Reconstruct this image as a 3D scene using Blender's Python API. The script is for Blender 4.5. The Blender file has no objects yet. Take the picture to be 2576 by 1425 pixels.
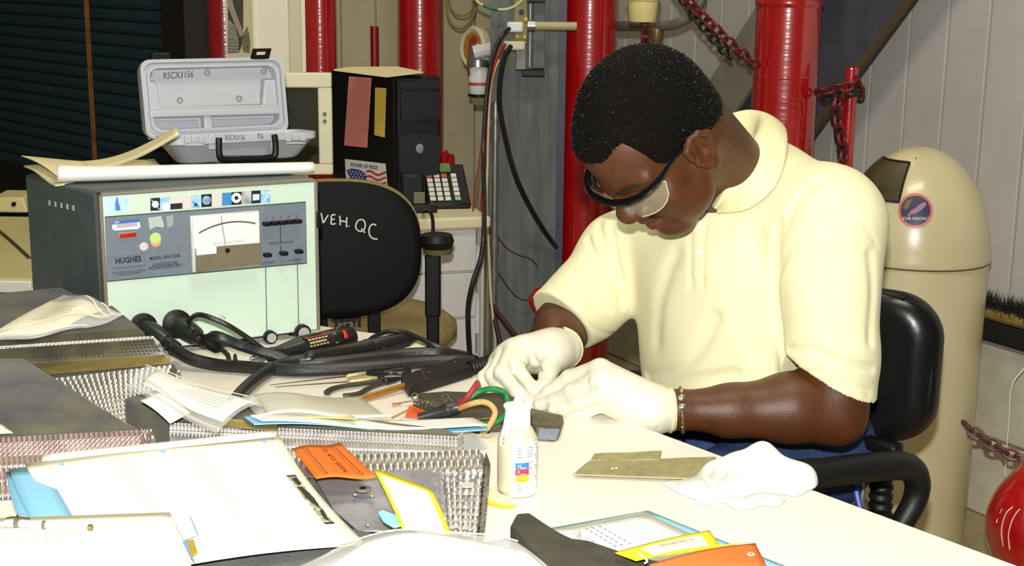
import bpy, bmesh, math, random
import numpy as np
from mathutils import Vector, Matrix, Quaternion, noise as mnoise

# ------------------------------------------------------------------ scene, camera, light, exposure
S = bpy.context.scene
COL = S.collection
FPX, CX, CY = 3500.0, 1288.0, 712.5
PITCH, ROLL, ZC = math.radians(12.57), math.radians(0.675), 1.38
cp, sp = math.cos(PITCH), math.sin(PITCH)
_fw = np.array([0, cp, -sp]); _r0 = np.array([1.0, 0, 0]); _u0 = np.cross(_r0, _fw)
_rt = math.cos(ROLL)*_r0 + math.sin(ROLL)*_u0
_up = -math.sin(ROLL)*_r0 + math.cos(ROLL)*_u0
cam = bpy.data.cameras.new('camera'); cam_o = bpy.data.objects.new('camera', cam); COL.objects.link(cam_o)
cam.sensor_width = 36.0; cam.lens = FPX/2576.0*36.0; cam.clip_start = 0.02
mw = Matrix.Identity(4)
for i in range(3):
    mw[i][0], mw[i][1], mw[i][2] = _rt[i], _up[i], -_fw[i]
mw[2][3] = ZC
cam_o.matrix_world = mw
S.camera = cam_o

wd = bpy.data.worlds.new('world'); S.world = wd; wd.use_nodes = True
wd.node_tree.nodes['Background'].inputs[0].default_value = (1.0, 0.93, 0.72, 1)
wd.node_tree.nodes['Background'].inputs[1].default_value = 0.055
def lamp(name, kind, loc, energy, color, size=None, size_y=None, target=None, spread=None):
    l = bpy.data.lights.new(name, kind); l.energy = energy; l.color = color
    o = bpy.data.objects.new(name, l); COL.objects.link(o); o.location = loc
    if kind == 'AREA':
        l.shape = 'RECTANGLE'; l.size = size; l.size_y = size_y or size
        if spread: l.spread = spread
    elif kind in ('POINT', 'SPOT'): l.shadow_soft_size = size
    if target is not None:
        o.rotation_euler = (Vector(target)-Vector(loc)).to_track_quat('-Z', 'Y').to_euler()
    return o
# the camera's own flash head, just above the lens
fl = lamp('camera_flash', 'SPOT', (-0.015, -0.03, ZC+0.14), 240.0, (1.0, 0.99, 0.97), 0.018, target=(0.0, 2.2, 0.95))
fl.data.spot_size = math.radians(85); fl.data.spot_blend = 0.6
# overhead fill lamps, added to brighten the table and other level surfaces
lamp('overhead_fill', 'AREA', (0.2, 1.6, 3.6), 42.0, (1.0, 0.95, 0.74), 1.4, 0.5, target=(0.2, 1.6, 0))
lamp('overhead_fill', 'AREA', (-0.2, 3.8, 3.7), 22.0, (1.0, 0.92, 0.66), 1.6, 0.4, target=(-0.2, 3.8, 0))
S.view_settings.view_transform = 'Standard'
S.view_settings.look = 'None'
S.view_settings.gamma = 1.0
S.view_settings.use_curve_mapping = False
S.view_settings.exposure = 0.0
S.cycles.max_bounces = 8; S.cycles.transparent_max_bounces = 16
S.cycles.use_denoising = True

# ------------------------------------------------------------------ camera geometry used to set out the place
A = np.array
def ray(x, y): return _fw + _rt*(x-CX)/FPX - _up*(y-CY)/FPX
def T(x, y, z=0.74):
    d = ray(x, y); return A([0, 0, ZC]) + d*((z-ZC)/d[2])
def W(x, y, Y):
    d = ray(x, y); return A([0, 0, ZC]) + d*(Y/d[1])
def on_plane(x, y, P, n):
    d = ray(x, y); o = A([0, 0, ZC]); n = A(n, float); return o + d*((A(P)-o)@n/(d@n))
def unit(v): v = A(v, float); return v/np.linalg.norm(v)

# ------------------------------------------------------------------ materials
def lin(c):
    if isinstance(c, str): c = tuple(int(c[i:i+2], 16)/255 for i in (0, 2, 4))
    return tuple((x/12.92 if x <= .04045 else ((x+.055)/1.055)**2.4) for x in c)
_M = {}
def M(name, col=None, rough=.5, metal=0., var=.0, vs=30., bump=.0, bs=200., coat=0., alpha=1., trans=0., emis=0., col2=None, spec=.5, sheen=0., stretch=None):
    if name in _M: return _M[name]
    m = bpy.data.materials.new(name); m.use_nodes = True; _M[name] = m
    nt = m.node_tree; N = nt.nodes; L = nt.links; b = N['Principled BSDF']
    c = lin(col); b.inputs['Base Color'].default_value = (*c, 1)
    b.inputs['Roughness'].default_value = rough; b.inputs['Metallic'].default_value = metal
    b.inputs['Specular IOR Level'].default_value = spec
    b.inputs['Coat Weight'].default_value = coat; b.inputs['Alpha'].default_value = alpha
    b.inputs['Transmission Weight'].default_value = trans
    if sheen: b.inputs['Sheen Weight'].default_value = sheen
    if emis:
        b.inputs['Emission Color'].default_value = (*c, 1); b.inputs['Emission Strength'].default_value = emis
    if var or bump:
        tc = N.new('ShaderNodeTexCoord'); src = tc.outputs['Object']
        if stretch:
            mp = N.new('ShaderNodeMapping'); mp.inputs['Scale'].default_value = stretch
            L.new(src, mp.inputs['Vector']); src = mp.outputs['Vector']
    if var:
        n = N.new('ShaderNodeTexNoise'); n.inputs['Scale'].default_value = vs; n.inputs['Detail'].default_value = 5
        L.new(src, n.inputs['Vector'])
        r = N.new('ShaderNodeValToRGB'); r.color_ramp.elements[0].position = .3; r.color_ramp.elements[1].position = .7
        d = lin(col2) if col2 else tuple(x*(1-var) for x in c)
        r.color_ramp.elements[0].color = (*d, 1); r.color_ramp.elements[1].color = (*(tuple(min(1, x*(1+var*.4)) for x in c) if not col2 else c), 1)
        L.new(n.outputs['Fac'], r.inputs['Fac']); L.new(r.outputs['Color'], b.inputs['Base Color'])
    if bump:
        n2 = N.new('ShaderNodeTexNoise'); n2.inputs['Scale'].default_value = bs; n2.inputs['Detail'].default_value = 3
        L.new(src, n2.inputs['Vector'])
        bp = N.new('ShaderNodeBump'); bp.inputs['Strength'].default_value = bump; bp.inputs['Distance'].default_value = .002
        L.new(n2.outputs['Fac'], bp.inputs['Height']); L.new(bp.outputs['Normal'], b.inputs['Normal'])
        if coat: L.new(bp.outputs['Normal'], b.inputs['Coat Normal'])
    return m

# ------------------------------------------------------------------ objects
ORG = {}
def _link(name, me, mat, parent, org):
    o = bpy.data.objects.new(name, me); COL.objects.link(o)
    if mat is not None and not me.materials: me.materials.append(mat)
    if parent is not None:
        o.parent = parent; ORG[o.name] = ORG[parent.name]
    else:
        o.location = org; ORG[o.name] = A(org, float)
    return o
def obj(name, vf, mat, parent=None, smooth=True, org=None, bevel=0., solid=0., sub=0, auto=35, bseg=2):
    V, F = vf; V = np.asarray(V, float)
    if parent is not None: o0 = ORG[parent.name]
    else: o0 = A(org, float) if org is not None else A([(V[:, 0].min()+V[:, 0].max())/2, (V[:, 1].min()+V[:, 1].max())/2, V[:, 2].min()])
    me = bpy.data.meshes.new(name); me.from_pydata((V-o0).tolist(), [], [list(map(int, f)) for f in F])
    bm = bmesh.new(); bm.from_mesh(me); bmesh.ops.recalc_face_normals(bm, faces=bm.faces[:]); bm.to_mesh(me); bm.free()
    me.update()
    if smooth:
        me.shade_smooth()
        if auto: me.set_sharp_from_angle(angle=math.radians(auto))
    o = _link(name, me, mat, parent, o0)
    if solid:
        md = o.modifiers.new('solid', 'SOLIDIFY'); md.thickness = solid; md.offset = 0
    if bevel:
        md = o.modifiers.new('bevel', 'BEVEL'); md.width = bevel; md.segments = bseg; md.limit_method = 'ANGLE'; md.angle_limit = math.radians(40)
    if sub:
        md = o.modifiers.new('sub', 'SUBSURF'); md.levels = sub; md.render_levels = sub
    return o
def tag(o, label, cat, group=None, kind=None):
    o['label'] = label
    if cat: o['category'] = cat
    if group: o['group'] = group
    if kind: o['kind'] = kind
    return o
def thing(name, label, cat, loc, group=None):
    o = bpy.data.objects.new(name, None); COL.objects.link(o); o.location = loc; ORG[o.name] = A(loc, float)
    o.empty_display_size = .05
    return tag(o, label, cat, group)
def struct(name, vf, mat, **k):
    o = obj(name, vf, mat, **k)
    if k.get('parent') is None: o['kind'] = 'structure'
    return o
def share(src, parent, mtx=None, name=None):
    c = src.copy(); c.name = name or src.name.split('.')[0]; COL.objects.link(c)
    c.parent = parent; ORG[c.name] = ORG[parent.name]
    if mtx is not None: c.matrix_local = mtx
    return c

# ------------------------------------------------------------------ shapes: every one returns (V, F)
def join(*vfs):
    V = []; F = []; n = 0
    for v, f in vfs:
        v = np.asarray(v, float); V.append(v); F += [[i+n for i in q] for q in f]; n += len(v)
    return np.concatenate(V), F
HEXF = [[0, 3, 2, 1], [4, 5, 6, 7], [0, 1, 5, 4], [1, 2, 6, 5], [2, 3, 7, 6], [3, 0, 4, 7]]
def hexa(b, t): return A(list(b)+list(t), float), HEXF
def frame_box(o, x, y, z):
    """box from corner o along three edge vectors"""
    o, x, y, z = A(o, float), A(x, float), A(y, float), A(z, float)
    b = [o, o+x, o+x+y, o+y]; return hexa(b, [p+z for p in b])
def box(c, s, ang=0.):
    c = A(c, float); ca, sa = math.cos(ang), math.sin(ang)
    x = A([ca, sa, 0])*s[0]; y = A([-sa, ca, 0])*s[1]; z = A([0, 0, s[2]])
    return frame_box(c-x/2-y/2-z/2, x, y, z)
def basis(d):
    d = unit(d); a = A([0, 0, 1.]) if abs(d[2]) < .9 else A([1., 0, 0])
    x = unit(np.cross(a, d)); return x, np.cross(d, x), d
def lathe(prof, o, d=(0, 0, 1), n=24, cap=True, xdir=None):
    x, y, d = basis(d)
    if xdir is not None: x = unit(xdir); y = np.cross(d, x)
    o = A(o, float); V = []; F = []
    for r, h in prof:
        for k in range(n):
            a = 2*math.pi*k/n; V.append(o+d*h+r*(x*math.cos(a)+y*math.sin(a)))
    for i in range(len(prof)-1):
        for k in range(n):
            k2 = (k+1) % n; F.append([i*n+k, i*n+k2, (i+1)*n+k2, (i+1)*n+k])
    if cap:
        F.append(list(range(n))[::-1]); F.append([(len(prof)-1)*n+k for k in range(n)])
    return A(V), F
def cyl(a, b, r, n=20, r2=None):
    a, b = A(a, float), A(b, float); return lathe([(r, 0), (r if r2 is None else r2, np.linalg.norm(b-a))], a, b-a, n)
def spline(P, n=8, closed=False):
    P = [A(p, float) for p in P]; m = len(P); out = []
    for i in range(m if closed else m-1):
        if closed: p0, p1, p2, p3 = P[i-1], P[i], P[(i+1) % m], P[(i+2) % m]
        else: p0, p1, p2, p3 = P[max(i-1, 0)], P[i], P[i+1], P[min(i+2, m-1)]
        for k in range(n):
            t = k/n
            out.append(.5*((2*p1)+(-p0+p2)*t+(2*p0-5*p1+4*p2-p3)*t*t+(-p0+3*p1-3*p2+p3)*t**3))
    if not closed: out.append(P[-1])
    return A(out)
def tube(P, r, n=10, closed=False, smooth=8, flat=1.0, up=None):
    P = spline(P, smooth, closed) if smooth else A(P, float)
    m = len(P); R = np.full(m, r, float) if np.isscalar(r) else np.interp(np.linspace(0, 1, m), np.linspace(0, 1, len(r)), r)
    t = np.gradient(P, axis=0) if not closed else np.roll(P, -1, 0)-np.roll(P, 1, 0)
    V = []; x = None
    for i in range(m):
        d = unit(t[i])
        if up is not None: x = unit(np.cross(up, d))
        elif x is None: x = basis(d)[0]
        else: x = unit(x-d*(x@d))
        y = np.cross(d, x)
        for k in range(n):
            a = 2*math.pi*k/n; V.append(P[i]+R[i]*(x*math.cos(a)+flat*y*math.sin(a)))
    F = []
    for i in range(m if closed else m-1):
        j = (i+1) % m
        for k in range(n):
            k2 = (k+1) % n; F.append([i*n+k, i*n+k2, j*n+k2, j*n+k])
    if not closed: F.append(list(range(n))[::-1]); F.append([(m-1)*n+k for k in range(n)])
    return A(V), F
def prism(poly, vec):
    poly = [A(p, float) for p in poly]; vec = A(vec, float); n = len(poly)
    V = poly+[p+vec for p in poly]
    F = [list(range(n))[::-1], [n+k for k in range(n)]]+[[k, (k+1) % n, n+(k+1) % n, n+k] for k in range(n)]
    return A(V), F
def grid(f, nu, nv):
    V = [f(i/nu, j/nv) for j in range(nv+1) for i in range(nu+1)]; w = nu+1
    F = [[j*w+i, j*w+i+1, (j+1)*w+i+1, (j+1)*w+i] for j in range(nv) for i in range(nu)]
    return A(V, float), F
def bil(c00, c10, c11, c01):
    a, b, c, d = (A(q, float) for q in (c00, c10, c11, c01))
    return lambda u, v: (1-u)*(1-v)*a+u*(1-v)*b+u*v*c+(1-u)*v*d
def rrect(w, h, r, n=5):
    out = []
    for cx_, cy_, a0 in ((w/2-r, h/2-r, 0), (-w/2+r, h/2-r, 90), (-w/2+r, -h/2+r, 180), (w/2-r, -h/2+r, 270)):
        for k in range(n+1):
            a = math.radians(a0+90*k/n); out.append((cx_+r*math.cos(a), cy_+r*math.sin(a)))
    return out
def plane_map(o, x, y, off=0.):
    o, x, y = A(o, float), unit(x), unit(y); n = np.cross(x, y)
    return lambda u, v, h=0.: o+x*u+y*v+n*(off+h)
def quads(f, rects, h=0., seg=1):
    """flat print: axis-aligned rectangles (u0,v0,u1,v1) laid on a surface map f"""
    V = []; F = []
    for (u0, v0, u1, v1) in rects:
        for i in range(seg):
            a, b = u0+(u1-u0)*i/seg, u0+(u1-u0)*(i+1)/seg; n = len(V)
            V += [f(a, v0, h), f(b, v0, h), f(b, v1, h), f(a, v1, h)]; F.append([n, n+1, n+2, n+3])
    return A(V), F
def poly_on(f, pts, h=0.):
    return A([f(u, v, h) for u, v in pts]), [list(range(len(pts)))]
def disc_on(f, c, r, n=24, ry=None, h=0.):
    return poly_on(f, [(c[0]+r*math.cos(2*math.pi*k/n), c[1]+(ry or r)*math.sin(2*math.pi*k/n)) for k in range(n)], h)
def ribbon(f, pts, w, h=0., closed=False):
    """pen stroke of width w along pts, on a surface map f"""
    pts = [A(p, float) for p in pts]; V = []; F = []; m = len(pts)
    for i, p in enumerate(pts):
        a = pts[i-1] if (i or closed) else p; b = pts[(i+1) % m] if (i < m-1 or closed) else p
        d = b-a; d = d/(np.linalg.norm(d)+1e-12); nrm = A([-d[1], d[0]])*w/2
        V += [f(*(p+nrm), h), f(*(p-nrm), h)]
    for i in range(m if closed else m-1):
        j = (i+1) % m; F.append([2*i, 2*i+1, 2*j+1, 2*j])
    return A(V), F
_TX = {}
def text(s, f, u, v, size, h=0., align='LEFT', shear=0., xs=1., rot=0., bold=0.):
    key = (s, align, shear, bold)
    if key not in _TX:
        c = bpy.data.curves.new('t', 'FONT'); c.body = s; c.size = 1; c.align_x = align; c.shear = shear; c.resolution_u = 2; c.offset = bold
        o = bpy.data.objects.new('t', c); COL.objects.link(o)
        dg = bpy.context.evaluated_depsgraph_get(); me = bpy.data.meshes.new_from_object(o.evaluated_get(dg))
        _TX[key] = (A([tuple(q.co) for q in me.vertices]), [list(p.vertices) for p in me.polygons])
        bpy.data.objects.remove(o); bpy.data.curves.remove(c); bpy.data.meshes.remove(me)
    V, F = _TX[key]; ca, sa = math.cos(rot), math.sin(rot)
    return A([f(u+size*(x*xs*ca-y*sa), v+size*(x*xs*sa+y*ca), h) for x, y, _ in V]), F
def bevbox(name, vf, mat, parent=None, bevel=.004, **k): return obj(name, vf, mat, parent, bevel=bevel, auto=40, **k)

# ------------------------------------------------------------------ signed-distance modelling (surface nets)
class SDF:
    def __init__(s, lo, hi, h):
        s.lo = A(lo, float); s.h = h; s.n = np.ceil((A(hi)-s.lo)/h).astype(int)+1
        s.ax = [(s.lo[i]+h*np.arange(s.n[i])).astype(np.float32) for i in range(3)]
        s.D = np.full(s.n, 1.0, np.float32)
    def win(s, lo, hi):
        i0 = np.clip(((A(lo)-s.lo)/s.h).astype(int)-1, 0, s.n-1); i1 = np.clip(((A(hi)-s.lo)/s.h).astype(int)+2, 1, s.n)
        sl = tuple(slice(a, b) for a, b in zip(i0, i1))
        X = s.ax[0][sl[0]][:, None, None]; Y = s.ax[1][sl[1]][None, :, None]; Z = s.ax[2][sl[2]][None, None, :]
        return sl, X, Y, Z
    def _op(s, sl, d, k, op):
        a = s.D[sl]
        if op == 'u':
            if k <= 0: s.D[sl] = np.minimum(a, d)
            else:
                h = np.maximum(k-np.abs(a-d), 0)/k; s.D[sl] = np.minimum(a, d)-h*h*k*.25
        else:
            d = -d
            if k <= 0: s.D[sl] = np.maximum(a, d)
            else:
                h = np.maximum(k-np.abs(a-d), 0)/k; s.D[sl] = np.maximum(a, d)+h*h*k*.25
    def cap(s, a, b, ra, rb=None, k=.01, op='u'):
        a, b = A(a, float), A(b, float); rb = ra if rb is None else rb; m = max(ra, rb)+2.0*k+3*s.h
        sl, X, Y, Z = s.win(np.minimum(a, b)-m, np.maximum(a, b)+m)
        ab = b-a; L2 = max(ab@ab, 1e-12)
        t = np.clip(((X-a[0])*ab[0]+(Y-a[1])*ab[1]+(Z-a[2])*ab[2])/L2, 0, 1)
        d = np.sqrt((X-a[0]-t*ab[0])**2+(Y-a[1]-t*ab[1])**2+(Z-a[2]-t*ab[2])**2)-(ra+(rb-ra)*t)
        s._op(sl, d.astype(np.float32), k, op); return s
    def chain(s, P, R, k=.01, op='u'):
        for i in range(len(P)-1): s.cap(P[i], P[i+1], R[i], R[i+1], k, op)
        return s
    def ell(s, c, r, B=None, k=.01, op='u'):
        c = A(c, float); r = A(r, float); B = np.eye(3) if B is None else A(B, float); m = r.max()+2.0*k+3*s.h
        sl, X, Y, Z = s.win(c-m, c+m); q = 0; g = 0
        for i in range(3):
            e = (X-c[0])*B[i][0]+(Y-c[1])*B[i][1]+(Z-c[2])*B[i][2]
            q = q+(e/r[i])**2; g = g+(e/r[i]**2)**2
        q = np.sqrt(q); g = np.sqrt(g)+1e-9
        s._op(sl, (q*(q-1)/g).astype(np.float32), k, op); return s
    def groove(s, P, w, amp, n=6):
        P = spline(P, n); m = 3*w+2*s.h
        sl, X, Y, Z = s.win(P.min(0)-m, P.max(0)+m); best = None
        for a, b in zip(P[:-1], P[1:]):
            ab = b-a; L2 = max(ab@ab, 1e-12); t = np.clip(((X-a[0])*ab[0]+(Y-a[1])*ab[1]+(Z-a[2])*ab[2])/L2, 0, 1)
            d = (X-a[0]-t*ab[0])**2+(Y-a[1]-t*ab[1])**2+(Z-a[2]-t*ab[2])**2
            best = d if best is None else np.minimum(best, d)
        s.D[sl] += (amp*np.exp(-best/(w*w))).astype(np.float32); return s
    def half(s, p, n, k=.0, keep_below=True):
        """cut away everything on the side n of the plane through p"""
        n = unit(n); X, Y, Z = s.ax[0][:, None, None], s.ax[1][None, :, None], s.ax[2][None, None, :]
        d = ((X-p[0])*n[0]+(Y-p[1])*n[1]+(Z-p[2])*n[2]).astype(np.float32)
        if k <= 0: s.D = np.maximum(s.D, d)
        else:
            h = np.maximum(k-np.abs(s.D-d), 0)/k; s.D = np.maximum(s.D, d)+h*h*k*.25
        return s
    def wave(s, f): s.D += f(s.ax[0][:, None, None], s.ax[1][None, :, None], s.ax[2][None, None, :]).astype(np.float32); return s
    def mesh(s):
        D = s.D; sg = D < 0; nx, ny, nz = D.shape
        c = np.zeros((nx-1, ny-1, nz-1), np.int8)
        for i in (0, 1):
            for j in (0, 1):
                for k in (0, 1): c += sg[i:nx-1+i, j:ny-1+j, k:nz-1+k]
        act = (c > 0) & (c < 8); ids = np.full(act.shape, -1, np.int64); I = np.argwhere(act); ids[act] = np.arange(len(I))
        acc = np.zeros((len(I), 3)); cnt = np.zeros(len(I))
        cor = [(i, j, k) for i in (0, 1) for j in (0, 1) for k in (0, 1)]
        for a in range(8):
            for b in range(a+1, 8):
                da = A(cor[b])-A(cor[a])
                if np.abs(da).sum() != 1: continue
                va = D[I[:, 0]+cor[a][0], I[:, 1]+cor[a][1], I[:, 2]+cor[a][2]]; vb = D[I[:, 0]+cor[b][0], I[:, 1]+cor[b][1], I[:, 2]+cor[b][2]]
                x = (va < 0) != (vb < 0); t = np.where(x, va/np.where(x, va-vb, 1), 0)
                acc[x] += (A(cor[a])+t[:, None]*da)[x]; cnt[x] += 1
        V = s.lo+s.h*(I+acc/cnt[:, None])
        F = []
        for ax in range(3):
            o1, o2 = [(1, 2), (2, 0), (0, 1)][ax]
            sh = [slice(None)]*3; sh2 = [slice(None)]*3; sh[ax] = slice(0, -1); sh2[ax] = slice(1, None)
            e = sg[tuple(sh)] != sg[tuple(sh2)]
            E = np.argwhere(e); ok = np.ones(len(E), bool)
            for o in (o1, o2): ok &= (E[:, o] > 0) & (E[:, o] < act.shape[o])
            E = E[ok]; fl_ = sg[tuple(sh)][tuple(E.T)]
            def g(d1, d2):
                q = E.copy(); q[:, o1] -= d1; q[:, o2] -= d2; return ids[tuple(q.T)]
            Q = np.stack([g(1, 1), g(0, 1), g(0, 0), g(1, 0)], 1); Q[~fl_] = Q[~fl_][:, ::-1]; F.append(Q)
        return V, np.concatenate(F)
def sdf_obj(name, sdf, mat, parent=None, org=None, relax=1):
    V, F = sdf.mesh(); o0 = ORG[parent.name] if parent is not None else A(org, float)
    if relax:
        e = np.concatenate([F[:, [0, 1]], F[:, [1, 2]], F[:, [2, 3]], F[:, [3, 0]]])
        for _ in range(relax):
            acc = np.zeros_like(V); cnt = np.zeros(len(V))
            for a, b in ((0, 1), (1, 0)):
                for q in range(3): acc[:, q] += np.bincount(e[:, a], V[e[:, b], q], len(V))
                cnt += np.bincount(e[:, a], minlength=len(V))
            V = .5*V+.5*acc/cnt[:, None]
    me = bpy.data.meshes.new(name); nv, nf = len(V), len(F)
    me.vertices.add(nv); me.vertices.foreach_set('co', (V-o0).astype(np.float32).ravel())
    me.loops.add(nf*4); me.loops.foreach_set('vertex_index', F.astype(np.int32).ravel())
    me.polygons.add(nf); me.polygons.foreach_set('loop_start', np.arange(0, nf*4, 4, dtype=np.int32))
    me.update(calc_edges=True); me.validate(); me.shade_smooth()
    return _link(name, me, mat, parent, o0)
# ================================================================== ROOM
E1 = unit([.869, .494, 0]); E2 = unit([-.494, .869, 0]); UP = A([0, 0, 1.])
PW = A([1.176, 3.7, 0])            # a point on the right-hand panelled wall
PB = A([-1.03, 4.5, 0])            # left end of the back wall
SD = unit([-.685, .729, 0])        # run of the roll-up shutter
CEIL = 4.2
m_wall = M('white_painted_steel', 'c8c6be', .55, var=.10, vs=6, bump=.12, bs=60)
m_beige = M('beige_painted_steel', 'c0b795', .6, var=.12, vs=5, bump=.12, bs=60)
m_conc = M('pale_concrete', 'cfc9b2', .85, var=.22, vs=9, bump=.5, bs=40)
m_floor = M('worn_floor', 'b3a57c', .55, var=.18, vs=4, bump=.1, bs=30)
m_shut = M('dark_teal_slat', '20404a', .65, var=.2, vs=8)
m_dark = M('dark_brown_steel', '1d1712', .6)
m_red = M('red_gloss_paint', 'b2050d', .32, var=.14, vs=7, bump=.45, bs=20, coat=1., stretch=(.35, .35, 4.5)); _b = _M['red_gloss_paint'].node_tree.nodes['Principled BSDF']; _b.inputs['Coat Roughness'].default_value = .11; _b.inputs['Coat IOR'].default_value = 1.9
m_redd = M('dull_red_paint', '93121a', .4, var=.35, vs=40, bump=.3, bs=120)
m_cream = M('cream_paint', 'f8f2dc', .5, var=.05, vs=6)
m_grey = M('weathered_grey_steel', '686c6a', .6, var=.42, vs=7, bump=.2, bs=50, stretch=(6, 6, .7))
m_black = M('black_plastic', '0c0c0d', .45, spec=.3)
m_blackr = M('black_rubber', '131210', .5, spec=.35, bump=.15, bs=150)
m_white = M('white_plastic', 'e6e5df', .4)
m_olive = M('olive_box_metal', '8b8140', .5, var=.2, vs=20)
m_alum = M('galvanised_metal', 'a8a8a2', .35, metal=.8, var=.2, vs=40)
m_beam = M('lit_beam_grey', '8c887a', .6, var=.22, vs=9)  # lighter than the web: light falling on the flange is in this colour
m_beamd = M('dark_blue_grey_beam', '4c4e5a', .6, var=.25, vs=14)
m_rust = M('rusty_orange_steel', '7c4a10', .7, var=.5, vs=30)

fl_o = struct('floor', frame_box([-5, -1.5, -.05], [9, 0, 0], [0, 10, 0], [0, 0, .05]), m_floor, smooth=False, org=(0, 0, 0))
ce_o = struct('ceiling', frame_box([-5, -1.5, CEIL], [9, 0, 0], [0, 10, 0], [0, 0, .05]), M('dull_ceiling', '8a8674', .9), smooth=False, org=(0, 0, CEIL))

# right wall: concrete base, painted vertical planks above
zb = on_plane(2500, 846, PW, E1)[2]
wr = struct('wall_right', frame_box(PW-E2*1.6+E1*.014, E2*3.45, E1*.08, UP*CEIL), M('wall_backing', '6f6d66', .8), smooth=False, org=PW)
pw = .138
p0 = None
for i in range(25):
    s = -1.6+i*pw
    o = obj('plank', frame_box(PW+E2*(s+.0035)+UP*zb, E2*(pw-.007), E1*.014, UP*(CEIL-zb)), m_wall, wr, bevel=.003, smooth=False) if p0 is None else share(p0, wr, Matrix.Translation(E2*(i*pw)))
    p0 = p0 or o
course = [0, .215, zb]
for j in range(2):
    for i in range(3):
        z0, z1 = course[j], course[j+1]
        obj('block', frame_box(PW+E2*(-1.6+i*1.15+.003)-E1*.07+UP*(z0+.002), E2*1.144, E1*.083, UP*(z1-z0-.007)), m_conc, wr, bevel=.006, smooth=False)
tr = struct('trim_1', frame_box(PW-E2*1.6-E1*.075+UP*zb, E2*3.45, E1*.07, UP*.012), M('grey_sill', '8e8c80', .6), org=PW, smooth=False)

# back wall: beige panels
wb = struct('wall_back', frame_box(PB+E1*.0-E2*-.014, E1*1.54, E2*.08, UP*CEIL), m_beige, smooth=False, org=PB)
q0 = None
for i in range(12):
    o = obj('panel', frame_box(PB+E1*(i*.128+.003), E1*.122, E2*.014, UP*CEIL), m_beige, wb, bevel=.003, smooth=False) if q0 is None else share(q0, wb, Matrix.Translation(E1*(i*.128)))
    q0 = q0 or o

# roll-up shutter of dark slats, its dark side frame
sh_o = PB+A([.0, .06, 0])
dr = struct('door_1', frame_box(sh_o+E2*.03, SD*2.9, E2*.04, UP*CEIL), m_dark, smooth=False, org=sh_o)
s0 = None; sn = unit(np.cross(SD, UP)); hs = .043
sn = sn if sn[1] < 0 else -sn
for i in range(60):
    z = .6+i*hs
    if s0 is None:
        prof = [(-.002, 0), (.005, .003), (.008, .014), (.006, .032), (.0, .040)]
        V = []
        for t in (0, 2.75): V += [sh_o+SD*(.12+t)+sn*a+UP*(z+b) for a, b in prof]
        F = [[k, k+1, 6+k, 5+k] for k in range(4)]+[[0, 5, 9, 4], list(range(5)), [9, 8, 7, 6, 5]]
        o = obj('slat', (A(V), F), m_shut, dr, auto=60)
    else: o = share(s0, dr, Matrix.Translation((0, 0, i*hs)))
    s0 = s0 or o
obj('jamb', frame_box(sh_o+SD*.0+sn*.05, SD*.13, -sn*.05, UP*CEIL), m_dark, dr, smooth=False)
obj('side_frame', frame_box(PB-E1*.03-E2*.022, E1*.09, E2*.02, UP*CEIL), m_dark, dr, smooth=False)
obj('edge_strip', frame_box(sh_o+SD*2.62+sn*.05, SD*.14, -sn*.05, UP*CEIL), M('black_steel', '0a0a0c', .6), dr, smooth=False)
a = W(229, 200, 4.75); obj('strap', frame_box([a[0]-.010, 4.75, .1], [.016, 0, 0], [0, .006, 0], [0, 0, CEIL-.1]), m_rust, dr, smooth=False)
wl = struct('wall_left', frame_box(sh_o+SD*2.9, SD*2, E2*.1, UP*CEIL), m_dark, smooth=False)

# cream column at the left end of the back wall
ca, cb = W(567, 60, 4.30), W(768, 60, 4.34)
cx = unit([cb[0]-ca[0], cb[1]-ca[1], 0]); cyv = np.cross(UP, cx); cw = np.linalg.norm((cb-ca)[:2])
base = A([ca[0], ca[1], 0])
col = struct('trim_2', frame_box(base, cx*cw, cyv*.16, UP*CEIL), m_cream, smooth=False)
fcol = plane_map(base, cx, UP)
def wpx(x, y): p = on_plane(x, y, base, cyv); return (p-base)@cx, p[2]
u0 = wpx(638, 60)[0]; u1 = wpx(726, 60)[0]; u2 = wpx(758, 60)[0]
obj('jamb', frame_box(base+cx*u1-cyv*.012, cx*(u2-u1), cyv*.013, UP*CEIL), M('jamb_cream', 'ddd5b0', .5), col, bevel=.003, smooth=False)
obj('edge_bead', frame_box(base+cx*(u0-.004)-cyv*.010, cx*.008, cyv*.011, UP*CEIL), m_cream, col, bevel=.002, smooth=False)
# ================================================================== THINGS AGAINST THE WALLS
# poster on the cream column: flat print
pz0, pz1 = wpx(600, 136)[1]-.05, CEIL-2.1
pu0, pu1 = wpx(569, 60)[0], wpx(634, 60)[0]
pz1 = wpx(600, -60)[1]
pt = obj('poster', frame_box(base+cx*pu0-cyv*.003+UP*pz0, cx*(pu1-pu0), cyv*.0025, UP*(pz1-pz0)), M('poster_paper', 'cfc59a', .6), smooth=False)
tag(pt, 'photo poster with a dark tree trunk taped to the cream column', 'poster')
fp = plane_map(base-cyv*.0034, cx, UP)
def pp(x, y): u, z = wpx(x, y); return u, z
obj('photo', poly_on(fp, [pp(573, -50), pp(612, -50), pp(612, 100), pp(604, 128), pp(574, 134)]), M('poster_dark', '3b3a2c', .6, var=.6, vs=60, col2='151510'), pt, smooth=False)
obj('photo_sky', poly_on(fp, [pp(573, 48), pp(590, 62), pp(600, 100), pp(600, 132), pp(573, 134)], .0003), M('poster_grey', '8c887a', .6, var=.4, vs=80), pt, smooth=False)
obj('photo_tree', ribbon(fp, [pp(574, -20), pp(582, 20), pp(598, 62), pp(610, 90)], .016, .0006), M('poster_trunk', '9a9070', .6), pt, smooth=False)
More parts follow.
